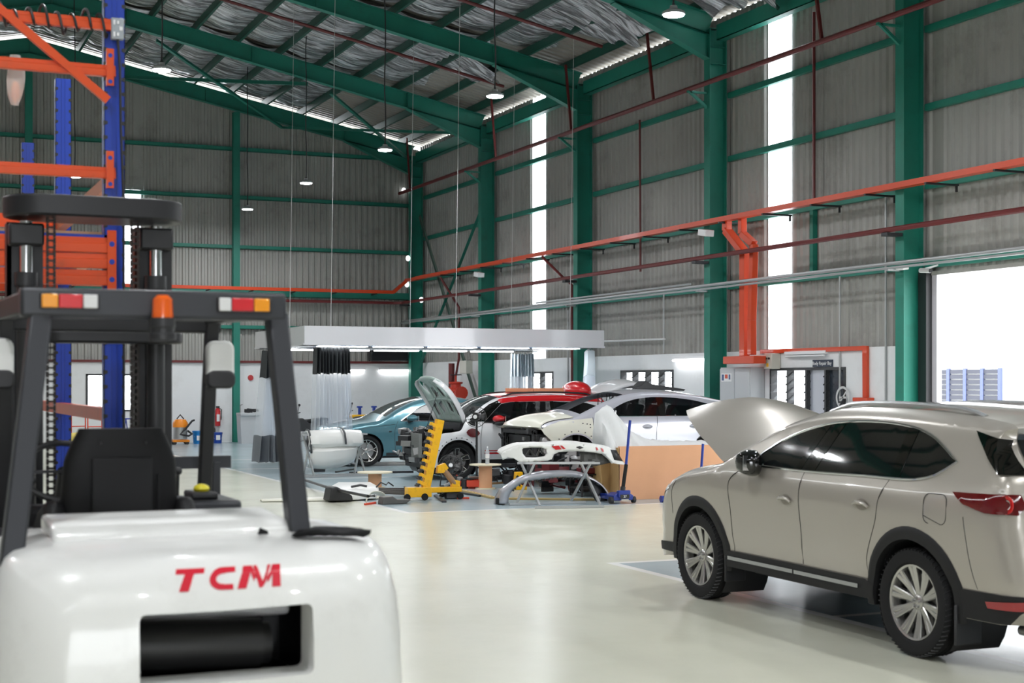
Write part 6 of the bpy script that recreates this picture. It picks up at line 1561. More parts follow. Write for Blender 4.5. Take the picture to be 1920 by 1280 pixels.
MB().grid([[r_[0]+Vector((0, .12*j/2, -.02*j)) for j in range(3)] for r_ in rows]).build('bumper_return', M_BSLV, sb, smooth=70, solid=.008)
q = MB()
for i in range(24): v = rows[6+i*37//24][5]; q.sphere((v.x, v.y+.0, v.z-.012), .016, .01, .02, 8, 5)
q.build('clip_tabs', M_BLACK, sb)
V, F = cdt_fill([(1100, 898), (1111, 902), (1129, 914), (1137, 926), (1138, 943), (1118, 943), (1108, 925)], (), 5)
MB().add([bp2(a, b, .05) for a, b in V], F).build('inner_liner', M_BLACK, sb, solid=.02)
MB().grid([[bp2(a, b, -.01*(k % 2)) for k in range(2)] for a, b in [(931, 946), (932, 938), (940, 934), (948, 944)]]).build('lower_corner_edge', M_BLACKR, sb, solid=.02)
v = bp2(937, 941); MB().box(v.x-.05, v.x+.08, v.y-.04, v.y+.06, .004, .10).build('lower_corner', M_BLACKR, sb, bevel=.015)
# --- white bumper on a stand in front of the teal car
pl = on_y(625, 716, 27.3)
stand('panel_stand', 'tubular stand holding the draped white bumper in front of the teal car', pl.x, 27.3, 1.02, .80, 0, .5, .06)
wb_ = thing('bumper_cover', 'plain white bumper cover strapped over a stand in front of the teal car', 'bumper', (pl.x, 27.25, 0))
rows = []
for i in range(21):
    u = -1+2*i/20; x = u*.54+.02; row = []
    for t, (yy, z) in enumerate([(.12, .85), (.02, .90), (-.10, .885), (-.22, .80), (-.25, .66), (-.22, .60), (-.16, .57), (-.24, .50), (-.22, .36), (-.18, .26), (-.05, .17)]):
        k = 1 if t < 5 else .86
        dz = 0 if t < 6 else (.10*abs(u)**2+.06*u)*(1 if t > 7 else .5)
        row.append((x*k-(.04 if t > 5 else 0), yy+.16*abs(u)**3, z-.03*abs(u)+dz*(1.0)))
    rows.append(row)
MB().grid(rows).build('bumper_skin', M_BUMP, wb_, smooth=45, solid=.014)
for xo, pts in ((.10, [(.10, .93), (0, .93), (-.14, .92), (-.25, .84), (-.28, .72), (-.27, .64), (-.24, .62)]), (-.52, [(.1, .9), (.0, .89), (-.05, .82), (-.1, .66), (-.1, .45)])):
    rr_ = [[(xo+d+.06*(k/6), a-.012+.0, b+.004) for d in (-.018, .018)] for k, (a, b) in enumerate(pts)]
    MB().grid(rr_).build('rubber_strip', mat('dark_grey_rubber', (.07, .075, .08), .5), wb_, solid=.014)
p = gr(598, 884); tag(MB().box(-.12, .12, -.05, .05, 0, .06).box(-.1, -.04, -.03, .03, .06, .13).build('clamp_block', M_DARKMETAL, loc=p, bevel=.01), 'small dark clamp block on the floor under the white bumper', 'clamp')
# --- wooden cable reels used as tables
M_PLY = mat('pale_plywood', s2l((224, 214, 188)), .7, var=.06, vscale=5)
def reel(px, pyt, Yd, h, r, lab):
    p = on_y(px, pyt, Yd); t = thing('cable_reel', lab, 'reel', (p.x, Yd, 0))
    MB().lathe([(.001, h), (r, h), (r, h-.02), (.08, h-.02)], n=32).build('table_top', M_PLY, t, smooth=30)
    MB().lathe([(.001, h-.02), (.115, h-.02), (.115, .02), (.001, .02)], n=28).build('core', M_CARD, t, smooth=30)
    MB().lathe([(.001, .02), (.17, .02), (.17, 0), (.001, 0)], n=28).build('reel_foot', M_PLY, t, smooth=30); return t
r1 = reel(703, 889, 23.9, .28, .30, 'low cardboard-core cable reel with a plywood top left of the yellow stand')
r2 = reel(910, 875, 23.0, .42, .27, 'cable reel table with a water bottle on it in front of the white hatchback')
bt2 = thing('water_bottle', 'clear plastic water bottle standing on the cable reel table', 'bottle', (r2.location.x+.03, 22.98, .42))
MB().lathe([(.001, 0), (.034, 0), (.036, .02), (.034, .05), (.036, .08), (.036, .19), (.03, .22), (.013, .26), (.013, .28)], n=20).build('bottle_body', clear_sheet('clear_plastic', (.75, .8, .85), .45, .08), bt2)
MB().lathe([(.0365, .10), (.0365, .17)], n=20).build('bottle_label', M_WHITE, bt2); MB().lathe([(.015, .28), (.015, .30), (.001, .30)], n=14).build('bottle_cap', M_WHITE, bt2)
# --- yellow toothed stand
p = on_y(812, 716, 21.2); ys = thing('notched_stand', 'yellow steel stand with a notched upright arm and wheels', 'stand', (p.x, 21.2, 0), 0)
def lxx(px, py=716): return on_y(px, py, 21.2).x-p.x
def lz(py): return on_y(812, py, 21.2).z
A = Vector((lxx(796), lz(925))); B = Vector((lxx(825), lz(787))); d_ = (B-A); Ln = d_.length; d_.normalize(); n_v = Vector((-d_.y, d_.x))
poly = []
wv = .105
base_r = [A-n_v*wv*.55, B-n_v*wv*.55]
nt = 9; poly = [tuple(base_r[0]), tuple(base_r[1])]
poly.append(tuple(B+n_v*wv*.6))
for k in range(nt):
    t0 = Ln*(.93-.88*k/nt); t1 = t0-Ln*.88/nt*.45; t2 = t1-.012; t3 = t0-Ln*.88/nt*.98
    poly += [tuple(A+d_*t0+n_v*wv*.6), tuple(A+d_*(t0+.02)+n_v*wv*1.3), tuple(A+d_*(t1+.02)+n_v*wv*1.35), tuple(A+d_*t1+n_v*wv*.62), tuple(A+d_*t3+n_v*wv*.6)]
poly2 = []
for q in poly:
    if not poly2 or math.dist(q, poly2[-1]) > .004: poly2.append(q)
MB().prism(poly2, 'y', -.05, .05).build('notched_arm', M_YELLOW, ys, smooth=0, bevel=.004)
hp = MB()
for k in range(nt):
    c = A+d_*(Ln*(.90-.88*k/nt))+n_v*wv*1.2; hp.tube([(c.x-.03, -.07, c.y-.03), (c.x-.03, .07, c.y-.03)], .018, 8).tube([(c.x-.07, -.06, c.y+.0), (c.x, -.06, c.y-.01)], .012, 6)
hp.build('arm_pins', M_BLACK, ys)
MB().box(lxx(762), lxx(806), -.09, .09, .05, .20).box(lxx(806), lxx(864), -.05, .06, .11, .19).prism([(lxx(846), .19), (lxx(861), .19), (lxx(861), .28), (lxx(850), .30), (lxx(846), .26)], 'y', -.04, .05).build('base_frame', M_YELLOW, ys, smooth=0, bevel=.008)
MB().prism([(lxx(820), lz(873)), (lxx(833), lz(868)), (lxx(840), lz(878)), (lxx(830), lz(887)), (lxx(818), lz(887))], 'y', -.04, .04).build('ram_lug', M_YELLOW, ys, bevel=.006)
MB().tube([(lxx(831), 0, lz(879)), (lxx(850), 0, lz(905)), (lxx(856), 0, lz(912))], [.04, .05, .03], 14).build('hydraulic_ram', mat('rusty_ram', s2l((168, 134, 104)), .5, .3), ys)
for px in (759, 792, 858): MB().lathe([(.001, -.10), (.05, -.10), (.055, -.08), (.05, -.06), (.001, -.06)], (lxx(px), -.03, .055), 'y', 18).build('castor_wheel', M_BLACKR, ys)
# --- floor fans
def fan(name, lab, c, r, rz, tilt, pole=None, m=M_DARKMETAL):
    t = thing(name, lab, 'fan', (c.x, c.y, 0), rz)
    g = MB(); z = c.z
    T = Matrix.Translation((0, 0, z)) @ Matrix.Rotation(tilt, 4, 'X'); g.T = T
    for k in range(18):
        a = 2*PI*k/18
        for sgn in (-1, 1): g.tube([(.03*math.cos(a), sgn*.075, .03*math.sin(a)), (r*.6*math.cos(a), sgn*.07, r*.6*math.sin(a)), (r*math.cos(a), sgn*.02, r*math.sin(a))], .002, 4, False)
    for rr_, yy in ((r, 0), (r*.98, -.02), (r*.7, -.068), (r*.4, -.075), (r*.98, .02)): g.tube([(rr_*math.cos(2*PI*k/30), yy, rr_*math.sin(2*PI*k/30)) for k in range(31)], .0035, 5, False)
    g.build('fan_guard', mat('dull_wire', (.08, .08, .08), .5, .3), t)
    b = MB(); b.T = T
    for k in range(3):
        a0 = 2*PI*k/3; rows = []
        for i in range(6):
            rad = r*(.16+.74*i/5); rows.append([(rad*math.cos(a0+w_*(.35+.1*i/5)), .03*w_, rad*math.sin(a0+w_*(.35+.1*i/5))) for w_ in (-1, -.3, .4, 1)])
        b.grid(rows)
    b.build('fan_blades', M_BLACK, t, solid=.004)
    h = MB(); h.T = T; h.tube([(0, -.09, 0), (0, -.05, 0)], .035, 14).build('fan_badge', M_WHITE, t)
    h = MB(); h.T = T; h.tube([(0, .02, 0), (0, .2, 0)], .07, 14); h.build('fan_motor', M_BLACK, t)
    s_ = MB()
    if pole: s_.tube([(0, .12, z), (0, .12, .03)], .02, 8).lathe([(.22, 0), (.2, .03), (.02, .05)], (0, .12, 0), n=20)
    else: s_.tube([(-.18, .18, .01), (-.16, .12, z*.5), (-r*.95, .03, z)], .012, 6).tube([(.18, .18, .01), (.16, .12, z*.5), (r*.95, .03, z)], .012, 6).tube([(-.18, .18, .01), (.18, .18, .01)], .012, 6)
    s_.build('fan_stand', M_BLACK, t); return t
fan('floor_fan', 'round floor fan leaning back before the hatchback wheel', on_y(845, 874, 23.6), .215, R(-20), R(-18))
fan('pedestal_fan', 'round pedestal fan on a black pole beside the propped bonnet', on_y(892, 781, 24.3), .19, R(-30), R(0), True)
# --- cardboard crate with white foam sheet
Yc = 19.95
c0 = on_y(1160, 716, Yc).x; c1 = on_y(1350, 716, Yc).x; ch = on_y(1200, 836, Yc).z
cd = thing('cardboard_crate', 'large open brown cardboard crate beside the blue jack', 'crate', (c0, Yc, 0))
W_ = c1-c0+.55
MB().box(0, W_, 0, .02, 0, ch).box(0, W_, .85, .87, 0, ch).box(W_-.02, W_, .02, .85, 0, ch).box(.02, W_-.02, .02, .85, 0, .02).build('crate_panels', M_CARD, cd, smooth=0, bevel=.003)
MB().box(-.005, .015, 0, .87, 0, ch-.02).prism([(-.0, .10), (-.12, .12), (-.18, ch*.7), (-.10, ch*.93), (0, ch*.92)], 'y', .28, .30).build('crate_side_flap', mat('inner_cardboard', s2l((186, 150, 100)), .8), cd, smooth=0)
M_FOAM = mat('white_foam_sheet', (.85, .86, .86), .6, translucent=.3)
fs = thing('foam_sheet', 'white foam wrapping sheet rising from the cardboard crate', 'packaging', (c0, Yc, 0)); rows = []
zf = lambda py: on_y(1180, py, Yc+.4).z
prof_t = [(-.16, .80), (-.14, 1.12), (-.13, 1.30), (-.02, 1.42), (.10, 1.44), (.18, 1.36), (.25, 1.27), (.40, 1.08), (.55, .98), (.78, .90), (1.2, .865), (W_+.05, .86)]
for i in range(40):
    x = -.16+(W_+.2)*(i/39)**1.4; tz = float(np.interp(x, [q[0] for q in prof_t], [q[1] for q in prof_t]))
    row = []
    for j in range(14):
        t = j/13; z = (ch-.12)+(tz-(ch-.12))*math.sin(t*PI*.5)
        if x < .15: z = (.72)+(tz-.72)*math.sin(t*PI*.5)
        y = .0-.03*math.sin(t*PI)+.5*t+.03*math.sin(x*23+t*5)+.02*math.sin(x*41+t*9)
        row.append((x, y+.05, z+.015*math.sin(x*30+t*12)))
    rows.append(row)
MB().grid(rows).build('sheet', M_FOAM, fs, smooth=70, solid=.006)
# --- blue trolley jacks
M_JB = mat('blue_jack_paint', s2l((24, 50, 140)), .3, coat=.5)
def jack(px, Yj, px_top, py_top, lab, hx=0):
    x = on_y(px, 716, Yj).x; t = thing('trolley_jack', lab, 'jack', (x, Yj, 0)); z1 = on_y(px_top, py_top, Yj).z; xt = on_y(px_top, 716, Yj).x-x
    MB().prism([(-.16, .05), (-.17, .12), (-.10, .16), (.10, .16), (.17, .12), (.16, .05)], 'y', -.02, .22).box(-.13, -.09, .2, .55, .05, .13).box(.09, .13, .2, .55, .05, .13).box(-.1, .1, -.06, .02, .1, .2).build('jack_frame', M_JB, t, bevel=.01)
    for sx_ in (-1, 1): MB().tube([(sx_*.21, .02, .055), (sx_*.165, .02, .055)], .05, 16).build('wheel', M_BLACK, t); MB().tube([(sx_*.2, .5, .05), (sx_*.14, .5, .05)], .045, 14).build('wheel', M_STEEL, t)
    MB().box(-.075, .075, -.065, -.06, .08, .14).build('label_plate', M_BLACK, t); MB().box(-.06, .06, -.068, -.066, .055, .07).build('chrome_bar', M_CHROME, t)
    kx = lambda k: xt*k
    MB().tube([(0, .02, .14), (kx(.12), .03, .25)], .04, 14).build('handle_socket', M_BLACK, t)
    MB().tube([(0, .02, .16), (kx(.5), .04, z1*.47)], .028, 12).build('handle_grip', M_BLACKR, t); MB().tube([(kx(.48), .04, z1*.45), (xt, .06, z1)], .021, 12).build('handle', M_JB, t)
    return t
j1 = jack(1168, 19.37, 1185, 788, 'blue trolley jack with an upright blue handle before the cardboard crate')
text_mesh('27', .05, M_WHITE, j1, (0, -.069, .11), (PI/2, 0, 0), 'numerals')
jack(1312, 19.37, 1322, 832, 'second blue trolley jack half hidden by the silver-beige car nose')
tag(MB().tube([(-.1, 0, .05), (-.04, 0, .05)], .05, 14).bar((-.04, 0, .05), (.3, 0, .05), .05, .04).build('jack_wheel_arm', M_JB, loc=gr(1250, 941)), 'short blue jack arm with a small wheel on the floor by the car nose', 'jack')
# --- axle stands under the coupe and parts around
for px, py, lab in ((972, 898, 'yellow lifting foot on the floor left of the silver bumper'), (1018, 893, 'yellow lifting foot under the front of the lilac coupe'), (1290, 900, 'yellow lifting foot under the middle of the lilac coupe')):
    Yf = {972: 22.6, 1018: 24.3}.get(px, 23.4); X = on_y(px, 716, Yf).x; zt2 = .3 if px < 1000 else .42
    t = thing('lifting_foot', lab, 'stand', (X, Yf, 0))
    MB().box(-.12, .12, -.1, .1, 0, .08).prism([(-.08, .08), (.08, .08), (.06, zt2), (-.06, zt2)], 'y', -.05, .05).build('foot_body', M_YELLOW, t, bevel=.01)
    MB().tube([(-.04, -.056, .22), (-.04, -.05, .22)], .025, 10).tube([(.04, -.056, .22), (.04, -.05, .22)], .025, 10).build('foot_holes', M_BLACK, t)
# heaps of dismantled engine parts on the floor beyond
def heap(lab, px, py, w, d, h, n, seed, name='part_pile', cat='car parts', mats=None):
    p = gr(px, py); t = thing(name, lab, cat, p)
    for o in engine_clutter(t, None, -w/2, w/2, -d/2, d/2, .06, h, n, seed, 'car_part', mats): pass
    return t
heap('heap of dismantled black mechanical parts on the floor behind the silver bumper', 1088, 924, 1.9, .5, .48, 90, 3, mats=[M_BLACK, M_BLACK, M_DARKMETAL, mat('dark_red_part', (.14, .015, .02), .4)])
heap('heap of black hoses and fittings on the floor beside the water bottle reel', 957, 905, .8, .5, .22, 34, 4, mats=[M_BLACK, M_BLACK, M_DARKMETAL])
heap('small heap of red and black tools behind the yellow stand', 872, 915, .5, .4, .12, 16, 5, 'tool_heap', 'tools', [mat('tool_red', s2l((206, 66, 40)), .4), M_BLACK, M_STEEL])
rk2 = thing('parts_shelf', 'low black shelf with red parts beside the cardboard crate', 'shelf', (on_y(1128, 716, 20.9).x, 20.9, 0))
for z in (.12, .34, .56): MB().box(-.45, .3, -.2, .25, z, z+.02).build('shelf_board', M_BLACK, rk2)
for x in (-.44, .28): 
    for y in (-.19, .24): MB().box(x-.012, x+.012, y-.012, y+.012, 0, .6).build('shelf_leg', M_DARKMETAL, rk2)
MB().box(-.4, .05, -.15, .1, .36, .45).box(-.1, .2, -.15, .1, .14, .2).build('red_box', mat('dark_red_part'), rk2, bevel=.01)
# loose things on the floor in front
def floor_bar(a, b, w, m, lab, name='metal_bar', cat='bar', h=.03, zoff=0):
    p, q = gr(*a), gr(*b); return tag(MB().bar((p.x, p.y, h/2+zoff), (q.x, q.y, h/2+zoff), w, h).build(name, m, smooth=0, bevel=.004), lab, cat)
M_TAN = mat('tan_perforated_bar', s2l((178, 152, 96)), .5)
g_ = floor_bar((868, 921), (926, 935), .09, M_TAN, 'tan perforated bar on the floor running right from the yellow stand'); floor_bar((928, 936), (1120, 938), .08, M_TAN, 'long tan perforated bar on the floor behind the silver bumper')
pp_, qq_ = gr(868, 921), gr(926, 935); hb = MB()
for k in range(9): c = pp_.lerp(qq_, (k+.5)/9); hb.tube([(c.x, c.y, .029), (c.x, c.y, .032)], .014, 8)
hb.build('bar_holes', M_BLACK, g_)
floor_bar((872, 912), (945, 906), .05, mat('brown_wood', s2l((130, 98, 60)), .7), 'brown wooden batten on the floor behind the yellow stand', 'batten', 'wood')
floor_bar((862, 925), (900, 931), .04, M_DARKMETAL, 'dark steel bar on the floor right of the yellow stand')
floor_bar((857, 935), (880, 935), .035, mat('tool_red'), 'red-handled tool lying on the floor by the yellow stand', 'hand_tool', 'tool')
floor_bar((817, 930), (833, 942), .07, M_DARKMETAL, 'thick dark steel bar end lying in front of the yellow stand')
heap('few small dark clamps on the floor in front of the yellow stand', 836, 934, .25, .18, .05, 7, 21, 'clamp_group', 'clamps', [M_DARKMETAL, M_BLACK])
floor_bar((655, 888), (775, 886), .06, M_DARKMETAL, 'long dark bar lying on the floor beside the low cable reel', h=.04)
floor_bar((905, 893), (945, 896), .12, mat('off_white_board', (.6, .6, .56), .6), 'short pale board on the floor by the cable reel table', 'board', 'board')
floor_bar((630, 886), (665, 880), .05, M_BLACK, 'short black strip on the floor beneath the white bumper', 'rubber_strip', 'strip')
# --- dismantled trim lying on the floor left of the yellow stand
p = gr(680, 937); tp = thing('door_trim', 'pile of white and black dismantled door trim on the floor', 'car parts', p)
def loc_(px, py, z=0): v = gr(px, py, z); return (v.x-p.x, v.y-p.y, z)
poly = [loc_(612, 930), loc_(625, 921), loc_(700, 921), loc_(713, 928), loc_(705, 937), loc_(640, 941)]
n = len(poly); cxp = sum(q[0] for q in poly)/n; cyp = sum(q[1] for q in poly)/n
V = [(a, b, .02) for a, b, _ in poly]+[(a, b, .10) for a, b, _ in poly]+[(cxp+(a-cxp)*.8, cyp+(b-cyp)*.75, .17) for a, b, _ in poly]
F = [tuple(range(n))[::-1], tuple(range(2*n, 3*n))]+[(j*n+i, j*n+(i+1) % n, (j+1)*n+(i+1) % n, (j+1)*n+i) for j in (0, 1) for i in range(n)]
MB().add(V, F).build('white_panel', M_BUMP, tp, fix=True, bevel=.015)
bl = MB().prism([(-.62, .02), (-.58, .22), (-.50, .24), (-.26, .10), (-.24, .02)], 'y', -.3, .05).build('black_bracket', M_BLACK, tp, bevel=.02)
MB().tube([loc_(572, 900, .05), loc_(610, 912, .16), loc_(650, 922, .20), loc_(690, 930, .19), loc_(702, 929, .19)], .022, 8).build('black_strip', M_BLACK, tp)
MB().tube([(.22, .0, .19), (.30, .02, .26), (.38, 0, .22), (.42, .02, .26), (.5, 0, .2)], .012, 6).tube([(-.15, .1, .2), (0, .12, .22), (.1, .1, .2)], .02, 6).build('latch', M_BLACK, tp)
gp = gr(733, 930); t2 = thing('grille_panel', 'black slatted grille panel lying at the end of the trim pile', 'grille', gp)
g2 = MB()
for k in range(6): g2.bar((-.28, .25-.09*k, .12-.01*k), (.30, .17-.09*k, .10-.012*k), .06, .02)
g2.bar((-.28, .28, .12), (-.3, -.2, .05), .03, .03).bar((.3, .2, .12), (.28, -.28, .03), .03, .04); g2.build('grille_slats', mat('dark_grille', (.05, .045, .04), .5), t2)
wp = gr(580, 938); t3 = thing('bodywork_offcut', 'long cream curved panel lying flat on the floor behind the forklift guard', 'panel', wp)
rows = [[(-.75+1.9*i/16, .30*math.sin(PI*(i+1)/18)*(j/4*2-1)+.08*math.sin(i*.3), .012+.03*math.sin(PI*j/4)) for j in range(5)] for i in range(17)]
MB().grid(rows).build('panel_skin', M_CRM, t3, smooth=60, solid=.008)
wp = gr(703, 941); t4 = thing('shell_piece', 'rounded cream shell piece at the front of the trim pile', 'panel', wp)
MB().grid([[(.17*math.cos(PI*i/12)*(1-j*.07), -.10+.05*j+.02*math.sin(i), .005+.17*math.sin(PI*i/12)*(1-.1*j)) for j in range(4)] for i in range(13)]).build('shell_skin', M_CRM, t4, solid=.01)
wp = gr(738, 944); t5 = thing('trim_offcut', 'grey-brown bent trim offcut nearest the aisle', 'trim piece', wp)
MB().prism([(-.22, 0), (-.20, .11), (-.05, .12), (.02, .07), (.24, .06), (.18, .02), (.1, 0)], 'y', -.12, .1).build('trim_skin', mat('grey_brown_trim', (.09, .085, .08), .5), t5, bevel=.012)
floor_bar((684, 947), (704, 944), .03, mat('tool_red'), 'red-tipped screwdriver on the floor at the front of the trim pile', 'screwdriver', 'tool', h=.03)
# cardboard strips on the roof of the red-roofed hatchback
p = on_y(955, 732, 26.1)
for k, (px0, px1, lab) in enumerate(((953, 996, 'left of the two long cardboard strips on the red roof'), (997, 1053, 'right of the two long cardboard strips on the red roof'))):
    x0 = on_y(px0, 716, 26.1).x; x1 = on_y(px1, 716, 26.1).x
    tag(MB().box(x0, x1, 26.0, 26.25, 1.62, 1.69).build('cardboard_strip', M_CARD, bevel=.004), lab, 'cardboard')
# black plastic liner lying on the roof of the coupe
x0, x1 = on_y(1172, 716, 23.9).x, on_y(1278, 716, 23.9).x; zr = .13+1.50+.075
lp_ = [(x0, zr-.01), (x0+.25, zr+.04), (x0+.36, zr+.13), (x0+.46, zr+.07), (x0+.75, zr+.03), (x1, zr-.03), (x1-.03, zr-.06), (x0+.6, zr-.03)]
tag(MB().prism(lp_, 'y', 23.75, 24.05).build('plastic_liner', M_BLACK, bevel=.008), 'black plastic liner lying on the roof of the lilac coupe', 'car part')
# --- at the far wall
def at_wall(px, Y=43.5): return on_y(px, 716, Y)
v = at_wall(338, 42.9); vc = thing('vacuum_cleaner', 'orange and steel industrial vacuum cleaner by the far wall', 'vacuum cleaner', (v.x, 42.9, 0))
MB().lathe([(.001, .16), (.2, .16), (.2, .5), (.001, .5)], n=24).build('tank', M_STEEL, vc); M_VO = mat('vacuum_orange', s2l((236, 138, 30)), .4)
MB().lathe([(.001, .50), (.22, .50), (.22, .62), (.16, .72), (.001, .74)], n=24).build('motor_head', M_VO, vc); MB().box(-.24, .24, -.2, .2, .07, .14).build('trolley', M_VO, vc, bevel=.02)
for x in (-.18, .18):
    for y in (-.15, .15): MB().lathe([(.001, -.02), (.05, -.02), (.05, .02), (.001, .02)], (x, y, .05), 'y', 12).build('castor', M_BLACK, vc)
MB().tube([(.2, -.05, .4), (.32, -.1, .3), (.2, -.22, .25), (-.05, -.25, .3), (.1, -.25, .45), (.32, -.1, .68), (.4, 0, .70)], .03, 8).tube([(-.1, 0, .74), (0, 0, .86), (.1, 0, .74)], .02, 6).build('hose', M_BLACK, vc)
M_BUCK = mat('blue_bucket', s2l((20, 130, 205)), .35)
def bucket(px, Y, lab, m=M_BUCK, h=.36, r=.155, lidm=None):
    v = on_y(px, 716, Y); t = thing('bucket', lab, 'bucket', (v.x, Y, 0))
    MB().lathe([(.001, 0), (r*.85, 0), (r, h), (r*1.06, h), (r*1.06, h-.03), (r*1.0, h-.03)], n=24).build('bucket_body', m, t)
    MB().lathe([(.001, h), (r*1.04, h), (r*1.04, h+.02), (.001, h+.025)], n=24).build('lid', m, t); MB().box(-.06, .06, -r*1.0, -r*.93, .1, .24).build('label_patch', M_WHITE, t)
    MB().tube([(-r, -.0, h-.04), (-r*.7, -.1, h-.16), (0, -.13, h-.2), (r*.7, -.1, h-.16), (r, 0, h-.04)], .006, 5).build('handle', M_STEEL, t)
bucket(371, 43.2, 'bright blue bucket with a white label on the floor by the far wall'); bucket(407, 43.4, 'darker blue bucket beside the fire extinguisher', mat('dark_blue_bucket', s2l((16, 66, 160)), .35), .30)
v = at_wall(394, 43.6); tag(MB().prism([(-.14, 0), (-.16, .42), (-.1, .46), (.12, .46), (.16, .42), (.14, 0)], 'y', -.12, .12).build('waste_bin', mat('dark_brown_bin', (.06, .055, .05), .6), loc=(v.x, 43.7, 0), bevel=.02), 'dark brown bin between the two blue buckets', 'bin')
v = at_wall(408, 43.95); fe = thing('fire_extinguisher', 'red fire extinguisher hung on the far wall behind the green post', 'fire extinguisher', (v.x, 43.96, .48))
MB().lathe([(.001, 0), (.085, .01), (.09, .04), (.09, .46), (.06, .53), (.03, .55), (.001, .55)], n=20).build('cylinder_body', M_RED, fe); MB().box(-.05, .06, -.02, .02, .55, .61).tube([(.03, 0, .56), (.12, 0, .5), (.11, 0, .2)], .014, 6).build('valve', M_BLACK, fe); MB().box(-.045, .045, -.093, -.085, .15, .36).build('label_patch', M_WHITE, fe)
v = on_y(470, 708, 44.09); tag(MB().lathe([(.001, -.04), (.08, -.04), (.09, 0), (.001, 0)], (0, 0, 0), 'y', 20).build('alarm_bell', M_RED, loc=(v.x, 44.1, v.z)), 'small round red alarm bell on the far white wall', 'alarm')
v = at_wall(463, 43.0); wt = thing('steel_bench', 'grey steel wash bench by the far wall left of the gathered curtain', 'bench', (v.x, 42.9, 0))
MB().box(-.28, .35, -.3, .3, .82, .9).build('bench_top', M_CAB, wt, bevel=.01); MB().prism([(-.24, 0), (-.28, .82), (.3, .82), (.3, 0)], 'y', -.25, .25).build('bench_body', M_CAB, wt); MB().tube([(-.2, .1, .9), (-.2, .1, 1.12), (-.16, .0, 1.15)], .015, 6).build('tap', M_STEEL, wt)
heap_ = engine_clutter(wt, None, -.02, .3, -.2, .2, .94, .98, 8, 41, 'bench_clutter', [M_BLACK, M_DARKMETAL])
# orange hand trucks
def hand_truck(px, Y, lab):
    v = on_y(px, 716, Y); t = thing('hand_truck', lab, 'hand truck', (v.x, Y, 0), R(15)); f = MB()
    for x in (-.2, .2): f.tube([(x, 0, .1), (x, 0, 1.0), (x, .08, 1.12), (x, .2, 1.14)], .018, 7)
    for z in (.3, .6, .9): f.tube([(-.2, 0, z), (.2, 0, z)], .015, 6)
    f.build('frame', M_ORANGE, t); MB().box(-.25, .25, -.28, 0, .06, .08).build('toe_plate', M_ORANGE, t)
    for x in (-.27, .27): MB().lathe([(.001, -.03), (.12, -.03), (.12, .03), (.001, .03)], (x, .08, .12), 'x', 18).build('wheel', M_BLACKR, t)
hand_truck(147, 41.5, 'orange hand truck parked by the far wall, the one nearer the blue uprights gap'); hand_truck(178, 41.0, 'orange hand truck parked by the far wall with a crosswise tray')
v = on_y(150, 716, 38.0)
tag(MB().prism([(-.5, 0), (-.5, .5), (.5, .6), (.5, 0)], 'y', -.3, .3).build('yellow_sacks', mat('pale_yellow_sack', s2l((220, 200, 110)), .7), loc=(v.x, 38, 0), bevel=.08), 'pale yellow bundle on the floor beyond the forklift seat', 'bundle')
# blue folding barrier by the rack, motorbike, table behind the curtain
v = on_y(235, 716, 43.3); bf = thing('folding_trestle', 'blue metal trestle standing against the far wall', 'trestle', (v.x, 43.2, 0)); f = MB()
for x in (-.3, 0, .3): f.tube([(x-.12, -.1, 0), (x, 0, .75), (x+.12, .1, 0)], .02, 6)
f.tube([(-.4, 0, .75), (.4, 0, .75)], .02, 6); f.build('frame', M_BLUE, bf)
def motorbike(x, y, rz, lab):
    t = thing('motorbike', lab, 'motorbike', (x, y, 0), rz)
    for yy in (-.62, .62):
        MB().lathe([(.22, -.05), (.29, -.05), (.30, 0), (.29, .05), (.22, .05)], (0, yy, .30), 'x', 28).build('wheel', M_BLACKR, t); f = MB()
        for k in range(5): a = 2*PI*k/5; f.bar((0, yy, .30), (0, yy+.23*math.cos(a), .30+.23*math.sin(a)), .02, .03)
        f.build('wheel_spokes', M_STEEL, t)
    MB().prism([(-.5, .55), (-.3, .5), (.1, .35), (.3, .4), (.32, .85), (.1, .88), (-.1, .75), (-.65, .82), (-.7, .72)], 'x', -.12, .12).build('fairing', M_BLACK, t, bevel=.03)
    MB().prism([(-.72, .80), (-.68, .88), (-.1, .84), (.02, .80), (-.1, .76)], 'x', -.11, .11).build('seat', M_VIN, t, bevel=.02); MB().box(-.13, .13, -.2, .2, .28, .55).build('engine', M_STEEL, t, bevel=.03)
    MB().tube([(0, .62, .30), (0, .42, .98)], .03, 8).tube([(-.33, .35, 1.03), (-.2, .40, 1.0), (.2, .40, 1.0), (.33, .35, 1.03)], .015, 6).tube([(-.25, .38, 1.02), (-.3, .36, 1.2)], .008, 5).tube([(.25, .38, 1.02), (.3, .36, 1.2)], .008, 5).build('handlebar', M_BLACK, t)
    for x_ in (-.3, .3): MB().sphere((x_, .36, 1.22), .05, .02, .035, 10, 6).build('mirror', M_BLACK, t)
    MB().sphere((0, .52, .88), .09, .08, .08, 12, 8).build('headlamp', M_CHROME, t)
v = on_y(684, 716, 38.5); motorbike(v.x, 38.5, R(70), 'black motorbike parked behind the teal car')
v = on_y(570, 716, 37); motorbike(v.x, 37, R(110), 'dark motorbike seen through the gap behind the near curtain')
v0 = on_y(700, 716, 41); tb2 = thing('workbench', 'workbench with a yellow top behind the teal car', 'workbench', (v0.x, 41, 0))
MB().box(-.75, .75, -.35, .35, .78, .86).build('bench_top', M_YELLOW, tb2, bevel=.01); MB().box(-.7, -.3, -.3, .3, 0, .78).box(.3, .7, -.3, .3, 0, .78).build('bench_cabinet', M_CAB, tb2, bevel=.01)
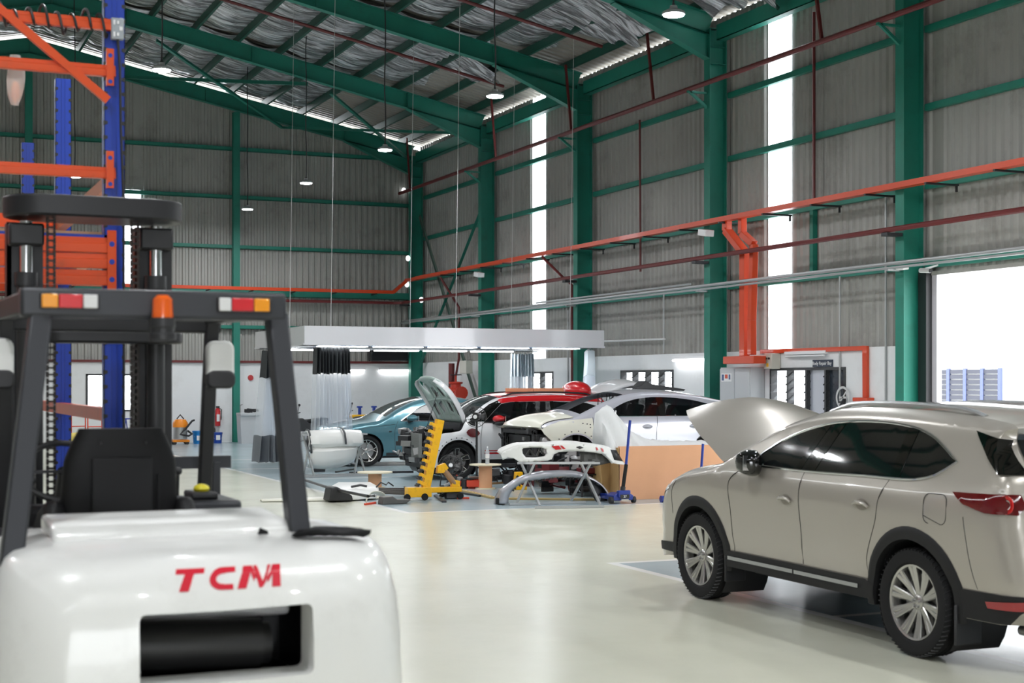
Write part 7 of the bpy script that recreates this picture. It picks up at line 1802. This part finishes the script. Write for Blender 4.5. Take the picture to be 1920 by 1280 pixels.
for dx, lab in ((-.42, 'blue bench tool on the left of the yellow workbench'), (.02, 'blue upright clamp on the yellow workbench')):
    tag(MB().box(-.04, .04, -.05, .05, 0, .2).box(-.08, .08, -.04, .04, .2, .25).build('bench_tool', M_BLUE, loc=(v0.x+dx, 41, .86), bevel=.01), lab, 'tool')
# piled goods by the third column and hose reel, small things on the ledge
v = on_x(1349, 735, 15.6); tag(MB().bar((0, 0, 0), (.05, -.02, 1.35), .09, .04).build('timber_offcut', mat('brown_wood'), loc=(15.3, v.y, 0)), 'brown timber offcut leaning beside the third column', 'timber')
p = on_x(1597, 755, 15.7); hr_ = thing('hose_tap', 'small black valve fitting on the wall below the socket box', 'tap', (15.75, p.y+.25, p.z-.05)); MB().tube([(.1, 0, 0), (-.1, 0, 0), (-.1, 0, -.1)], .03, 8).lathe([(.05, -.015), (.05, .015), (.01, .015)], (-.1, 0, .06), 'z', 12).build('valve', M_BLACK, hr_)
p = on_x(1683, 745, 15.7); hs = thing('hose', 'dark red hose with a fitting hung by the door column', 'hose', (15.72, p.y, 0)); MB().tube([(.10, 0, 1.5), (-.02, .03, 1.35), (0, -.02, 1.1), (.02, .0, .2)], .025, 8).build('hose_line', M_REDPIPE, hs); MB().tube([(0, .1, 1.1), (0, .9, 1.08)], .015, 6).lathe([(.08, -.01), (.1, 0), (.08, .01)], (-.02, .95, 1.12), 'x', 18).build('air_fitting', M_STEEL, hs)
# white car outside the roller door: only its roof shows over the foreground car
oc = thing('outside_car', 'white car parked outside the roller door, only its roof visible', 'car', (20.5, 22.5, -.05), PI)
oc.location = (19.6, 24.6, -.05); b_ = MB()
OS = [(a, b, max(.08, c), d) for a, b, c, d in TS]
ocar = Car(OS, [(0, .86), (.5, .95), (1.2, 1), (3.6, .985), (4.4, .96), (4.9, .84)], TP, .9, .22, (1.03, 3.98), .375, .335, .335)
for sg in (-1, 1): ocar.side(b_, sg, step=.16)
ocar.strip(b_, 0, len(ocar.S)-1, n=8); b_.build('body', M_MW, oc, smooth=50)
for sg in (-1, 1):
    g = MB(); ocar.patch(g, tg, sg, off=.006, step=.2); g.build('side_glass', M_TINT, oc)
    for ax in ocar.axles: wheel(oc, (sg*.75, ax, .335), .335, .22, sg, 5, M_SILVER, 'y', rim_r=.24); wheel_well(oc, ocar, ax, sg)
